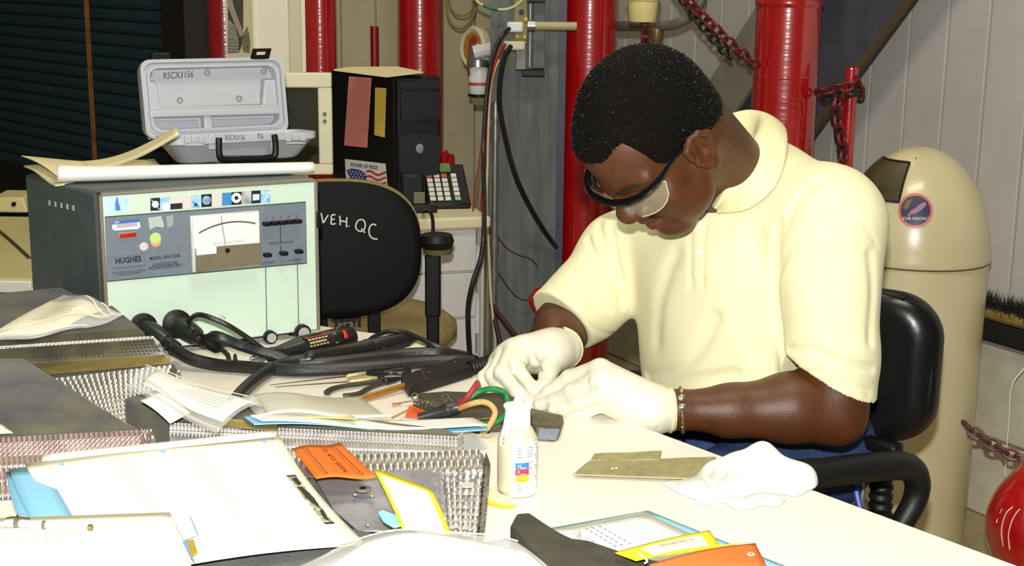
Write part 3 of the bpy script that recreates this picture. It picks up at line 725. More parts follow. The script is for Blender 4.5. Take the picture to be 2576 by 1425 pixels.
mp_ = lambda x, y, h=0.: on_plane(x, y, o+sn_*(.0032+h), sn_)
obj('star_field', poly_on(mp_, [(872, 428), (885, 424), (900, 427), (915, 432), (921, 442), (922, 462), (905, 468), (885, 466)], 0), M('flag_blue', '27337c', .5), fg, smooth=False)
obj('stars', join(*[disc_on(mp_, (880+8*i+4*(j % 2), 431+6.4*j+i*.9), 1.9, 6, h=.0005) for i in range(5) for j in range(5)]), M('sticker_white', 'e2e0da', .5), fg, smooth=False)
obj('stripes', join(*[ribbon(mp_, [(921+k*4.2, y+4.2*math.sin(k*.62+3.5)+k*.35) for k in range(13)], 5, .0004) for y in (434, 447, 460)]), M('flag_red', 'bb2f2c', .5), fg, smooth=False)
def mpt(u, v, h=0.): return mp_(882+u, 419-v+u*.115, h+.0004)
obj('lettering', text('POWER OF PRIDE', mpt, 0, 0, 13, xs=.66, bold=.02), M('flag_blue', '27337c', .5), fg, smooth=False)
# cream folder on top of tower
cz = ztw+.001
c_ = [T(840, 178, cz+.012), T(972, 195, cz+.001), T(1064, 184, cz+.008), T(1000, 171, cz+.01), T(880, 172, cz+.012)]
tag(obj('paper_folder', prism(c_, [0, 0, .004]), M('cream_paper', 'e3d9a8', .7), smooth=False), 'cream papers lying on top of the black computer', 'papers')
# beige monitor
q = W(838, 440, 3.4); zb_ = q[2]; zt_ = W(832, 184, 3.4)[2]
mx = unit([.99, .10, 0]); my = np.cross(UP, mx); o = A([q[0], q[1], 0])-mx*.285
t = thing('beige_monitor', 'beige tube monitor with a dark screen behind the grey case', 'monitor', A([*(o+mx*.14+my*.15)[:2], zd]))
m_mon = M('beige_plastic', 'e4dcb8', .5, var=.04, vs=20)
mh = zt_-zb_
obj('bezel', join(frame_box(o+UP*zb_, mx*.285, my*.03, UP*.026), frame_box(o+UP*(zt_-.036), mx*.285, my*.03, UP*.036), frame_box(o+UP*(zb_+.026), mx*.03, my*.03, UP*(mh-.062)), frame_box(o+mx*.251+UP*(zb_+.026), mx*.034, my*.03, UP*(mh-.062))), m_mon, t, bevel=.004)
obj('screen', frame_box(o+mx*.03+UP*(zb_+.026)+my*.012, mx*.221, my*.01, UP*(mh-.062)), M('dark_screen', '3a3a2e', .12), t, smooth=False)
b = [o+my*.03+UP*zb_, o+mx*.285+my*.03+UP*zb_, o+mx*.285+my*.03+UP*zt_, o+my*.03+UP*zt_]; cen = sum(b)/4
obj('housing', (A(b+[cen+(p-cen)*.6+my*.27 for p in b]), HEXF), m_mon, t, bevel=.01)
obj('stand', lathe([(.11, 0), (.11, .012), (.05, .02), (.045, zb_-zd+.005)], A([*(o+mx*.14+my*.14)[:2], zd])), m_mon, t)
for y in (287, 305): obj('button', lathe([(.005, 0), (.005, .004)], on_plane(817, y, o, my), -my, 10), M('button_grey', '6a6650', .5), t)
# calculator
q = T(1078, 528, zd); o = A([q[0], q[1], zd]); q2 = T(1185, 526, zd)
kx = unit([q2[0]-q[0], q2[1]-q[1], 0]); kw = np.linalg.norm((q2-q)[:2]); ky = np.cross(UP, kx); sl = unit(ky*.75+UP*.42)
t = thing('calculator', 'black desktop calculator with green display and white keys', 'calculator', o)
kd = .17
V = [o, o+kx*kw, o+kx*kw+ky*kd*.95, o+ky*kd*.95, o+UP*.015, o+kx*kw+UP*.015, o+kx*kw+sl*kd+UP*.015, o+sl*kd+UP*.015]
obj('case', (A(V), HEXF), m_black, t, bevel=.004)
fk = plane_map(o+UP*.015, kx, sl, .001)
def key(u, v, w, h, mat, name='key'): return obj(name, prism([fk(u, v), fk(u+w, v), fk(u+w, v+h), fk(u, v+h)], np.cross(kx, sl)*.004), mat, t, bevel=.001)
obj('display', prism([fk(.004, kd-.042), fk(kw*.66, kd-.042), fk(kw*.66, kd-.008), fk(.004, kd-.008)], np.cross(kx, sl)*.008), M('lcd_green', '66854a', .25), t, bevel=.002)
m_key = M('key_white', 'd9d8d0', .5); m_keyr = M('key_red', 'c2593e', .5); m_keyg = M('key_green', '7cc0a0', .5)
cu = [.006, .026, .046, .072, .092]
for i in range(5):
    for j in range(6):
        m = m_keyr if (j == 5 and i in (0, 2)) else (m_keyg if (j == 0 and i == 3) else m_key)
        if cu[i]+.017 < kw-.002: key(cu[i]*kw/.113, .010+j*.0195, .015, .014, m)
# black device with cord, left of the calculator
q = T(1045, 536, zd); o = A([q[0], q[1], zd])
t = thing('desk_device', 'black upright desktop device with a cord, left of the calculator', 'device', o)
obj('base', frame_box(o+kx*-.02-ky*.01, kx*.075, ky*.08, UP*.02), m_black, t, bevel=.004)
obj('upright', frame_box(o+kx*-.035+ky*.035, kx*.065, ky*.03, UP*.095), m_black, t, bevel=.010)
obj('window', prism([o+kx*(-.0)+ky*.032+UP*z for z in (.02,)]+[o+kx*.028+ky*.032+UP*.02, o+kx*.028+ky*.034+UP*.048, o+ky*.034+UP*.048], -ky*.002), M('olive_window', '6a6034', .4), t, smooth=False)
obj('clip', frame_box(o+kx*-.052+ky*.0+UP*.0, kx*.012, ky*.01, UP*.03), m_white, t, bevel=.002)
obj('device_cord', tube([o+kx*.02+UP*.012, W(1075, 525, 3.2), W(1087, 545, 3.2), W(1089, 580, 3.2), W(1086, 640, 3.2)], .0042), m_cab, t)
cord('phone_wire', 'thin red cord rising beside the drawer unit edge behind the calculator', [(1190, 530, 3.5), (1196, 470, 3.7), (1204, 420, 3.9), (1215, 330, 4.05)], 2.0, M('red_wire', 'a82c14', .45))

# task chair seen from behind
CYc = 2.92
def cw3(x, y, Y=CYc): return W(x, y, Y)
c0 = cw3(838, 632); sx = unit([.97, .2, 0]); sy = np.cross(UP, sx)
t = thing('task_chair', 'black-backed tan task chair with chalk lettering on its back', 'chair', A([c0[0], c0[1]+.2, 0]))
su = unit(UP+sy*.10); sn2 = -np.cross(sx, su)
hw, hh2 = abs((on_plane(1062, 640, c0, sn2)-c0)@sx), .1475
def se(w, h, p=2.7, n=56):
    out = []
    for k in range(n):
        a = 2*math.pi*k/n; c_, s_ = math.cos(a), math.sin(a); out.append((w*abs(c_)**(2/p)*(1 if c_ > 0 else -1), h*abs(s_)**(2/p)*(1 if s_ > 0 else -1)))
    return out
def slab(c, prof, w, h):
    V = []; F = []; n = 56
    for ins, dep in prof: V += [c+sx*u+su*v+sn2*dep for u, v in se(w-ins, h-ins)]
    for j in range(len(prof)-1):
        for k in range(n): k2 = (k+1) % n; F.append([j*n+k, j*n+k2, (j+1)*n+k2, (j+1)*n+k])
    F.append(list(range(n))); F.append([(len(prof)-1)*n+k for k in range(n)]); return A(V), F
m_shell = M('black_chair_shell', '070708', .65, spec=.2, bump=.1, bs=300)
m_tan = M('tan_upholstery', '8f7d4e', .9, var=.2, vs=80, bump=.3, bs=300)
obj('back_shell', slab(c0, [(.02, 0), (.008, .003), (0, .012), (0, .03)], hw, hh2), m_shell, t, auto=60)
obj('back_cushion', slab(c0+su*.004+sx*.003, [(0, .03), (-.002, .045), (.006, .07), (.03, .08)], hw, hh2), m_tan, t, auto=60)
fL = lambda x, y, h=0.: on_plane(x, y, c0-sn2*(.0012+h), sn2)
def L6(*pts): return [(780+x/2.969, 420+y/2.969) for x, y in pts]
strokes = [L6((82, 345), (90, 380), (99, 418), (118, 388), (136, 360)), L6((190, 358), (162, 362), (158, 400), (160, 428), (192, 424)), L6((160, 394), (184, 391)), L6((222, 366), (224, 400), (226, 436)), L6((275, 376), (273, 410), (272, 452)), L6((224, 402), (272, 412)), L6((288, 440), (292, 446)),
           L6((392, 394), (362, 400), (343, 430), (345, 462), (372, 482), (400, 472), (412, 440), (406, 408), (388, 392)), L6((382, 462), (402, 484), (412, 492)), L6((494, 440), (476, 428), (452, 440), (440, 474), (446, 512), (470, 536), (504, 540))]
obj('chalk_lettering', join(*[ribbon(fL, spline([(*p, 0) for p in s_], 4)[:, :2], 3.4) for s_ in strokes]), M('chalk', 'd4d4cc', .8), t, smooth=False)
obj('back_bracket', frame_box(cw3(840, 826)+sy*.05, sx*.055, sy*.03, UP*.03), M('grey_plastic_bracket', '30303a', .35), t, bevel=.003)
b0 = cw3(842, 824, CYc+.045)
for k in range(5): obj('bracket_rib', lathe([(.0042, 0), (.003, .012), (.0045, .024)], b0+sx*(.004+.0125*k), n=8), M('grey_plastic_bracket', '30303a', .35), t)
zs_ = cw3(920, 800, 3.1)[2]-.05
for x in (806, 940): 
    p = cw3(x, 790, CYc+.03); obj('back_post', frame_box([p[0]-.014, p[1], zs_-.05], [.028, 0, 0], [0, .012, 0], [0, 0, p[2]-zs_+.07]), m_black, t, bevel=.003)
sc = A([c0[0]+.03, c0[1]+.25, zs_])
obj('seat', (lambda g: g)(join(lathe([(.10, -.035), (.20, -.03), (.225, -.005), (.225, .02), (.20, .04), (.10, .048)], sc, n=40))), m_tan, t, auto=70)
ap = cw3(1098, 606, 3.0)
obj('arm_pad', lathe([(.02, -.017), (.034, -.014), (.039, 0), (.034, .014), (.02, .017)], ap, n=28), m_blackr, t)
obj('arm_pad_base', lathe([(.03, -.028), (.034, -.016)], ap+[.003, 0, 0], n=20), M('tan_base', '6c5f3c', .7), t)
obj('arm_post', frame_box([ap[0]-.022, ap[1]-.01, .47], [.028, 0, 0], [0, .02, 0], [0, 0, ap[2]-.49]), m_black, t, bevel=.004)
obj('arm_sleeve', frame_box([ap[0]-.025, ap[1]-.013, ap[2]-.17], [.034, 0, 0], [0, .026, 0], [0, 0, .14]), m_black, t, bevel=.004)
obj('arm_rail', frame_box([sc[0]-.05, ap[1]-.01, .45], [ap[0]-sc[0]+.056, 0, 0], [0, .03, 0], [0, 0, .02]), m_black, t)
obj('gas_column', cyl([sc[0], sc[1], .08], [sc[0], sc[1], zs_-.03], .025), m_black, t)
for k in range(5):
    a = k*1.2566; e = A([sc[0]+.24*math.cos(a), sc[1]+.24*math.sin(a), .07]); obj('foot', tube([[sc[0], sc[1], .10], e], [.022, .014], smooth=0), m_black, t)
    obj('caster', lathe([(.02, -.012), (.026, 0), (.02, .012)], e-[0, 0, .044], (-math.sin(a), math.cos(a), 0), 14), m_black, t)

# cream side desk at the left border
z0 = W(30, 700, 2.92)[2]
t = thing('side_desk', 'cream desk with pale front edge at the left border', 'desk', (-1.3, 3.1, 0))
m_dk = M('cream_desk', 'd8cb92', .5, var=.06, vs=8)
obj('top', frame_box([-1.9, 2.92, z0-.004], [.87, -.01, 0], [0, .75, 0], [0, 0, .006]), m_dk, t, smooth=False)
obj('top_edge', frame_box([-1.9, 2.915, z0-.03], [.87, -.01, 0], [0, .75, 0], [0, 0, .026]), M('pale_edge_band', 'dedccf', .5), t, bevel=.003)
for x in (-1.85, -1.09):
    for y in (2.96, 3.6): obj('leg', frame_box([x, y, 0], [.035, 0, 0], [0, .035, 0], [0, 0, z0-.03]), m_grey, t, smooth=False)
q = T(40, 530, z0)
t = thing('cream_device', 'cream desktop device with a small dark hole on the side desk', 'device', q)
V = [q+[-.075, -.05, .002], q+[.05, -.05, .002], q+[.05, .06, .002], q+[-.075, .06, .002], q+[-.05, -.04, .042], q+[.035, -.035, .042], q+[.03, .05, .05], q+[-.04, .05, .05]]
obj('body', (A(V), HEXF), m_dk, t, bevel=.006); obj('hole', cyl(q+[.012, -.043, .026], q+[.012, -.049, .025], .006, 10), m_black, t)
o = T(0, 590, z0); tag(obj('cable_strip', tube([T(-30, 560, z0+.004), T(20, 600, z0+.004), T(75, 650, z0+.004)], .004), M('dark_olive', '4d4524', .6)), 'thin dark strip lying across the cream side desk', 'strip')
# ================================================================== TABLE
TZ = .74
t0 = thing('work_table', 'large cream-topped work table covered with parts and papers', 'table', (0, 1.9, 0))
e0, e1 = T(1621, 1074), T(2534, 1412)
ed = unit(e1-e0)
tp = [e0+ed*1.35, e0-ed*(np.linalg.norm(T(958, 838)-e0)-.03), T(948, 837)+A([-.02, .004, 0]), T(850, 826), T(804, 818), A([-.97, 2.80, TZ]), A([-1.25, 2.36, TZ]), A([-1.25, .55, TZ])]
tp[0][2] = TZ
obj('table_top', prism([p-[0, 0, .028] for p in tp], (0, 0, .028)), M('cream_table_laminate', 'f1eadb', .42, var=.02, vs=10), t0, bevel=.004)
for x, y in ((-1.15, .75), (.55, 1.15), (-.33, 2.3), (-1.1, 2.55)):
    obj('leg', frame_box([x, y, 0], [.05, 0, 0], [0, .05, 0], [0, 0, TZ-.028]), m_grey, t0, bevel=.004)

# ------------------------------------------------------------------ welding power supply
FL = W(247, 487, 2.225); ztop = FL[2]; FL = A([FL[0], FL[1], TZ+.012]); BH = ztop-FL[2]
ux = T(797, 450, ztop)-T(247, 487, ztop); BWd = np.linalg.norm(ux); ux = ux/BWd; uy = np.cross(UP, ux)
DV = T(61, 437, ztop)-T(247, 487, ztop); BD = np.linalg.norm(DV); ud = DV/BD
ps = thing('power_supply', 'mint green welding power supply with meter and grey control panel', 'power supply', FL+ux*BWd/2+uy*BD/2-[0, 0, .012])
m_mint = M('mint_enamel', 'd0e5d0', .38, var=.03, vs=12); m_sg = M('slate_grey_panel', '75808a', .42, var=.08, vs=80); m_case = M('dark_slate_case', '4f5a58', .5, var=.15, vs=30, bump=.2, bs=200)
obj('case', frame_box(FL+ud*.012, ux*BWd, ud*(BD-.012), UP*BH), m_case, ps, bevel=.006)
obj('front_panel', frame_box(FL+ux*.004-uy*.002, ux*(BWd-.008), uy*.014, UP*(BH-.003)), m_mint, ps, bevel=.003)
V = []
for a_, b_ in ((0, .006), (BWd-.006, BWd)): V.append(frame_box(FL+ux*a_-uy*.004, ux*(b_-a_), uy*.02, UP*BH))
V.append(frame_box(FL-uy*.004+UP*(BH-.005), ux*BWd, uy*.02, UP*.005))
obj('front_trim', join(*V), M('brown_grey_trim', '7d7768', .4), ps, bevel=.0015)
for x_, y_ in ((.03, .03), (BWd-.03, .03), (.03, BD-.03), (BWd-.03, BD-.03)): obj('foot', cyl(FL+ux*x_+ud*y_-[0, 0, .012], FL+ux*x_+ud*y_, .012, 12), m_blackr, ps)
ff0 = FL-uy*.002
def fp_(x, y): p = on_plane(x, y, ff0, uy); return ((p-ff0)@ux, p[2]-ff0[2])
fF = plane_map(ff0, ux, UP, .0004)
def fpoly(pts, h): return prism([fF(*fp_(*p), 0) for p in pts], -uy*h)
cp_ = obj('control_panel', fpoly([(263, 546), (768, 508), (771, 662), (269, 708)], .0012), m_sg, ps, bevel=.0004, bseg=1)
fC = plane_map(ff0, ux, UP, .0020)
pts = [fp_(263, 546), fp_(768, 508), fp_(771, 662), fp_(269, 708)]
obj('panel_border', ribbon(fC, pts, .0016, closed=True), M('dark_green_line', '1e3a30', .5), cp_, smooth=False)
# side vents
for i in range(5):
    p = on_plane(125+15*i, 517+3.2*i, FL, np.cross(ud, UP)); obj('vent_slot', frame_box(p-ux*.0015-ud*.003, ud*.005, ux*.002, UP*.009), M('vent_pale', 'a8b4b0', .4), ps, smooth=False)
obj('side_clip', frame_box(FL+ux*(BWd-.004)-uy*.006+UP*(BH*.68), ux*.008, uy*.012, UP*.03), m_black, ps, bevel=.002)
# meter
mt_ = [(474, 542), (648, 528), (651, 666), (480, 684)]
me_ = obj('meter', fpoly(mt_, .010), M('meter_case', 'd6d4c8', .25), ps, bevel=.002)
fM = plane_map(ff0, ux, UP, .0112)
def mp(x, y): return fp_(x, y)
obj('dial_face', poly_on(fM, [mp(480, 545), mp(644, 532), mp(647, 610), mp(483, 624)]), M('dial_white', 'f2f0ea', .4), me_, smooth=False)
obj('lower_cover', prism([fM(*mp(x, y), -.0002) for x, y in ((486, 621), (649, 608), (650, 662), (487, 681))], -uy*.004), M('smoke_cover', '7c735c', .2, var=.1, vs=60), me_, bevel=.001)
obj('corner_label', poly_on(fM, [mp(486, 620), mp(537, 616), mp(537, 634), mp(487, 639)], .0045), M('print_white', 'f0f0ee', .5), me_, smooth=False)
arc = [mp(495+142*k/14, 583-4*k*.42+9*((k-7)/7)**2*1.6-13.5) for k in range(15)]
obj('scale_arc', ribbon(fM, arc, .0026, .0004), M('scale_ink', '55524a', .5), me_, smooth=False)
tk = [ribbon(fM, [mp(502+134*k/20, 566-5.6*k/20*2+8*((k-10)/10)**2-8), mp(504+132*k/20, 571-5.6*k/20*2+8*((k-10)/10)**2-8)], .0006, .0004) for k in range(21)]
obj('scale_ticks', join(*tk), M('scale_ink_pale', 'b4b0a4', .5), me_, smooth=False)
obj('needle', ribbon(fM, [mp(550, 541), mp(562, 622)], .0010, .0012), M('scale_ink', '55524a', .5), me_, smooth=False)
obj('pivot', lathe([(.0042, 0), (.0042, .0015)], fM(*mp(565, 627), .0035), -uy, 14), m_black, me_)
def skew(f, p0, p1):
    a, b = A(fp_(*p0)), A(fp_(*p1)); d = unit(b-a); n = A([-d[1], d[0]])
    return lambda u, v, h=0.: f(*(a+d*u+n*v), h)
f_ = skew(fM, (529, 615), (602, 608)); obj('lettering', text('WATT SECONDS', f_, 0, 0, .0072, .0004, xs=1.05), M('scale_ink_pale', 'b4b0a4', .5), me_, smooth=False)
# lettering on the control panel
m_ink = M('black_ink', '15171a', .5); m_inkb = M('blue_grey_ink', '4e5a6e', .5)
def lt(s, p0, p1, size, mat=m_ink, f=fC, h=.0002, xs=None, parent=None, bold=.0):
    g = skew(f, p0, p1); w = np.linalg.norm(A(fp_(*p1))-A(fp_(*p0))); key, _ = None, None
    V, F = text(s, lambda u, v, h: A([u, v, 0]), 0, 0, 1, bold=bold); w0 = V[:, 0].max()
    return obj('lettering', text(s, g, 0, 0, size, h, xs=w/(w0*size), bold=bold), mat, parent or cp_, smooth=False)
lt('HUGHES', (289, 664), (355, 657), .0135, bold=.025)
lt('HUGHES AIRCRAFT COMPANY', (280, 679), (366, 671), .0062, m_inkb)
lt('INDUSTRIAL PRODUCTS DIVISION', (283, 690), (366, 682), .0058)
lt('CARLSBAD CALIFORNIA', (296, 695), (352, 688), .0052)
lt('MODEL HRW 250B', (376, 655), (452, 647), .0085, bold=.01)
lt('250 WATT-SECOND', (383, 671), (446, 663), .0075, bold=.01)
lt('WELDING POWER SUPPLY', (373, 679), (458, 670), .0075, bold=.01)
lt('PRESET HIGH RANGE', (676, 616), (737, 611), .0062)
lt('LOW RANGE', (658, 665), (692, 661), .0055)
lt('HIGH RANGE', (721, 659), (756, 655), .0055)
bx = [fp_(x, y) for x, y in ((279, 647), (363, 638), (364, 667), (281, 676))]
obj('print_box', ribbon(fC, bx, .0006, closed=True), m_inkb, cp_, smooth=False)
for k in range(5):
    x, y = 667+19.5*k, 562-1.7*k
    obj('push_button', fpoly([(x-9, y-4), (x+9, y-5), (x+9, y+4), (x-9, y+5)], .013), m_black, ps, bevel=.0015)
    lt(str(k+1), (x-2.5, y-9), (x+1.5, y-9.3), .006)
for x, y in ((669, 640), (710, 636), (748, 631)): obj('push_button', fpoly([(x-9, y-4), (x+9, y-5), (x+9, y+4), (x-9, y+5)], .013), m_black, ps, bevel=.0015)
obj('guide_line', join(ribbon(fC, [fp_(704, 566), fp_(705, 610)], .0015), ribbon(fC, [fp_(705, 617), fp_(706, 636)], .0015), ribbon(fC, [fp_(667, 645), fp_(671, 838)], .0013, -.0008), ribbon(fC, [fp_(747, 636), fp_(751, 824)], .0013, -.0008)), M('dark_green_line', '1e3a30', .5), ps, smooth=False)
for x, y, r in ((676, 846, .0115), (757, 834, .0140)):
    p = fF(*fp_(x, y), 0)
    k_ = obj('knob', lathe([(r*.75, 0), (r*1.02, .002), (r*1.02, .012), (r*.92, .014)], p, -uy, 18), m_black, ps, auto=30)
    obj('knob_cap', lathe([(r*.78, .0142), (r*.70, .0165)], p, -uy, 10), M('spun_alloy', 'b9b9b6', .35, metal=.35), k_, auto=20)
lp = obj('indicator_lamp', fpoly([(296, 585), (342, 581), (343, 597), (297, 601)], .003), M('lamp_bezel', '9a8c78', .4), ps, bevel=.001)
obj('lens', prism([fC(*fp_(x, y), .0015) for x, y in ((299, 588), (340, 584), (341, 594), (300, 598))], -uy*.003), M('red_lamp', 'b01010', .15, emis=.12), lp, bevel=.001)
# stickers on its face (stuck on: children)
fS = plane_map(ff0, ux, UP, .0024)
s_ = obj('barcode_sticker', poly_on(fS, [fp_(x, y) for x, y in ((281, 556), (349, 550), (352, 571), (346, 576), (288, 580), (281, 576))]), M('print_white', 'f0f0ee', .5), ps, smooth=False)
obj('sticker_band', poly_on(fS, [fp_(x, y) for x, y in ((281, 556), (349, 550), (351, 558), (281, 565))], .0003), M('usa_blue', '3f6cb4', .5), s_, smooth=False)
lt('USA', (286, 562.5), (299, 561), .006, M('print_white', 'f0f0ee', .5), fS, .0006, parent=s_)
obj('barcode', join(*[quads(lambda u, v, h, g=skew(fS, (293, 574), (342, 569)): g(u, v, h), [(.0015*k+.0002*(k % 3), 0, .0015*k+.0006+.0004*(k % 2), .0065)], .0004) for k in range(22)]), m_ink, s_, smooth=False)
obj('spot_sticker', disc_on(fS, fp_(390, 599), .0095, 20), M('lime_sticker', 'c4dc7c', .5), ps, smooth=False)
obj('spot_sticker', disc_on(fS, fp_(391, 608), .0088, 20, h=-.0002), M('orange_sticker', 'e0a27a', .5), ps, smooth=False)
obj('inspection_dot', disc_on(fS, fp_(361, 620), .0072, 20), M('silver_dot', 'd8d0c6', .4), ps, smooth=False)
obj('tape_scrap', poly_on(fS, [fp_(x, y) for x, y in ((371, 548), (404, 543), (412, 566), (409, 573), (392, 570), (376, 578))]), M('tape_scrap', 'b6c4bc', .15), ps, smooth=False)
obj('tape_scrap', poly_on(fS, [fp_(x, y) for x, y in ((417, 544), (435, 541), (434, 568), (420, 574))]), M('tape_scrap_b', '9aa8a8', .15), ps, smooth=False)
s_ = obj('launch_sticker', poly_on(fS, [fp_(x, y) for x, y in ((261, 494), (323, 488), (325, 532), (262, 538))], -.0018), M('pale_sky_blue', 'cfe6f2', .5, var=.25, vs=40, col2='a8d4ee'), ps, smooth=False)
obj('spacecraft_print', join(poly_on(fS, [fp_(x, y) for x, y in ((290, 530), (289, 512), (292, 499), (296, 496), (298, 510), (302, 522), (303, 530))], -.0014), poly_on(fS, [fp_(x, y) for x, y in ((293, 499), (294.5, 492), (296, 499))], -.0013)), M('deep_sky_blue', '3a8cc8', .5), s_, smooth=False)
strip = obj('picture_strip', poly_on(fS, [fp_(x, y) for x, y in ((377, 499), (679, 477), (681, 509), (378, 531))], -.0018), M('strip_blue', '58b0dc', .5, var=.4, vs=70, col2='cfe8f2'), ps, smooth=False)
def cell(x0, x1, name, mat, y0=0, y1=1, h=-.0014):
    yt = lambda x: 499-22*(x-377)/302
    return obj(name, poly_on(fS, [fp_(x, yt(x)+32*y) for x, y in ((x0, y0), (x1, y0), (x1, y1), (x0, y1))], h), mat, strip, smooth=False)
m_bk = M('print_black', '14141a', .5); m_pw = M('print_white', 'f0f0ee', .5); m_pk = M('print_pale_pink', 'e8d2cc', .5)
for x0, x1, m in ((378, 402, m_bk), (402, 428, M('strip_blue', None)), (428, 458, m_pk), (460, 480, m_pk), (506, 532, m_bk), (532, 558, m_pk), (558, 582, M('deep_sky_blue', None)), (582, 607, m_bk), (607, 632, M('strip_grey', 'b8b8b8', .5, var=.5, vs=90)), (632, 655, m_bk)): cell(x0, x1, 'picture', m)
cell(428, 458, 'skyline_print', m_bk, .55, 1, -.0011)
fq = lambda u, v, h: fS(u, v, h)
obj('planet_print', join(disc_on(fq, fp_(390, 514), .0058, 18, h=-.0010), ribbon(fq, [fp_(380, 502), fp_(400, 527)], .0012, -.0009)), m_pw, strip, smooth=False)
obj('galaxy_print', disc_on(fq, fp_(519, 504), .0075, 18, h=-.0010), M('galaxy', '8fb4d4', .5, var=.6, vs=160), strip, smooth=False)
obj('wheel_print', conf(lambda u, v: fS(fp_(594, 498)[0]+u, fp_(594, 498)[1]+v, -.0010), .0035, .0088, 24, 1), m_pw, strip, smooth=False)
obj('panel_print', poly_on(fq, [fp_(x, y) for x, y in ((635, 489), (652, 488), (652, 503), (635, 505))], -.0009), M('pale_sky_blue', None), strip, smooth=False)
obj('smoke_print', disc_on(fq, fp_(417, 520), .0072, 14, h=-.0011), m_pw, strip, smooth=False)
obj('star_print', join(*[disc_on(fq, fp_(x, y), .0017, 8, h=-.0009) for x, y in ((662, 484), (672, 494), (666, 502), (676, 486))]), m_pw, strip, smooth=False)
obj('satellite_print', join(disc_on(fq, fp_(492, 515), .003, 10, h=-.0009), ribbon(fq, [fp_(484, 508), fp_(500, 521)], .0012, -.0008)), M('deep_navy', '27386a', .5), strip, smooth=False)
# pencil marks on the mint face
obj('pencil_mark', join(*[ribbon(fC, spline([(*fp_(x, y), 0) for x, y in P], 4)[:, :2], .0008, -.0008) for P in ([(523, 806), (526, 797), (531, 797), (535, 805)], [(552, 803), (556, 794), (562, 796), (567, 803), (561, 800), (556, 809)], [(494, 792), (494, 812)])]), M('pencil', '5a6a5c', .6), ps, smooth=False)

# output plugs and their cables
def plug(x, y, r, L, d, label):
    p = fF(*fp_(x, y), 0); d = unit(d); t = thing('cable_plug', label, 'plug', p)
    obj('collar', lathe([(r, 0), (r*1.08, .006), (r*1.08, .014), (r*.8, .018)], p, -uy, 24), m_blackr, t)
    obj('barrel', lathe([(r*.78, .004), (r*.80, L*.5), (r*.70, L*.9), (r*.62, L)], p-uy*.006, d, 20), M('dark_green_black', '20281f', .35), t)
    return p-uy*.006+d*L
dirp = unit(-uy*.8+ux*.55-UP*.42)
pA = plug(357, 818, .0205, .052, dirp, 'black cable plug on the mint panel, nearest the foil tray')
pB = plug(441, 812, .0225, .048, dirp, 'black cable plug on the mint panel, nearer the knobs')
def tcord(name, label, P, r, mat=m_cab, cat='cable', n=10): return tag(obj(name, tube(P, r, n), mat), label, cat)
m_thick = M('black_weld_cable', '1d1c1a', .42, bump=.2, bs=200)
tcord('weld_cable', 'thick black cable sweeping from the plug by the foil tray across the table', [pA-dirp*.012, pA+dirp*.02, T(438, 878, .772), T(480, 903, .76), T(540, 918, .752), T(600, 923, .752), T(680, 929, .752), T(760, 932, .752), T(860, 928, .752), T(960, 921, .752), T(1060, 912, .752), T(1140, 908, .752), T(1195, 912, .752)], .0105, m_thick)
tcord('weld_cable', 'thick black cable from the plug nearer the knobs to the rotary tool', [pB-dirp*.012, pB+dirp*.02, T(540, 846, .80), T(600, 868, .785), T(650, 884, .772), T(700, 898, .762), T(740, 912, .753), T(820, 912, .752), T(930, 900, .752), T(1020, 890, .752), T(1110, 888, .752), T(1180, 900, .752)], .0092, m_thick)
tcord('thin_cable', 'thin black cable arching from the plug past the rotary tool', [pB-dirp*.02+UP*.018, T(500, 792, .835), T(560, 812, .825), T(615, 845, .80), T(660, 878, .775), T(690, 900, .750), T(720, 915, .746)], .0042, m_thick)
t = thing('switch_lead', 'thin black lead with an oval lump dangling from the plug', 'lead', pB)
obj('lead', tube([pB-dirp*.01-UP*.005, T(492, 832, .805), T(520, 856, .785), T(552, 876, .772), T(572, 893, .757), T(576, 908, .744)], .0042, 8), m_thick, t)
a, b = T(512, 846, .796), T(548, 876, .773); obj('lump', lathe([(.004, 0), (.011, .006), (.013, .02), (.010, .034), (.004, .04)], a, b-a, 14), m_blackr, t)
q = T(592, 912, .758); tag(obj('cable_ring', tube([q+A([0, .004*math.cos(a), .012*math.sin(a)]) for a in np.linspace(0, 2*math.pi, 12)[:-1]], .0028, 6, closed=True, smooth=2), M('ring_metal', '4d4638', .35, metal=.7)), 'small dark metal ring clipped around the black cable', 'ring')

# ------------------------------------------------------------------ papers and roll on the power supply
zt_ = ztop+.0005
def sheet(f, nu=16, nv=10, th=.0006): return grid(f, nu, nv)
m_man = M('manila_paper', 'e2d6a8', .7, var=.06, vs=15); m_pap = M('white_paper', 'eeede6', .6)
ms = [T(58, 436, zt_), T(150, 462, zt_+.001), T(420, 422, zt_), T(395, 404, zt_)]
def lay(name, label, cs, mat, cat='papers', lift=None, th=.0012, nu=20, nv=8, group=None, parent=None):
    g = bil(*cs)
    f = (lambda u, v: g(u, v)+(lift(u, v) if lift else 0))
    o = obj(name, grid(f, nu, nv), mat, parent, solid=th)
    return tag(o, label, cat, group) if parent is None else o
lay('manila_sheets', 'manila sheets with a curled corner lying flat on the power supply', [T(60, 432, zt_+.002), T(140, 462, zt_+.002), T(410, 425, zt_+.002), T(388, 402, zt_+.002)], m_man, lift=lambda u, v: UP*(.010*(1-u)**2*(1-v)+.004*math.sin(5*u)*(1-v)), th=.003)
c = [T(52, 392, zt_+.030), T(150, 450, zt_+.006), T(225, 428, zt_+.006), T(200, 407, zt_+.012)]
lay('manila_flap', 'raised manila corner at the far end of the power supply\'s papers', c, m_man, lift=lambda u, v: UP*(.006*math.sin(3*u)), th=.0015)
A0, A1 = T(205, 425, zt_+.006), T(185, 410, zt_+.010)
B0, B1 = W(450, 336, 2.40), W(446, 323, 2.44)
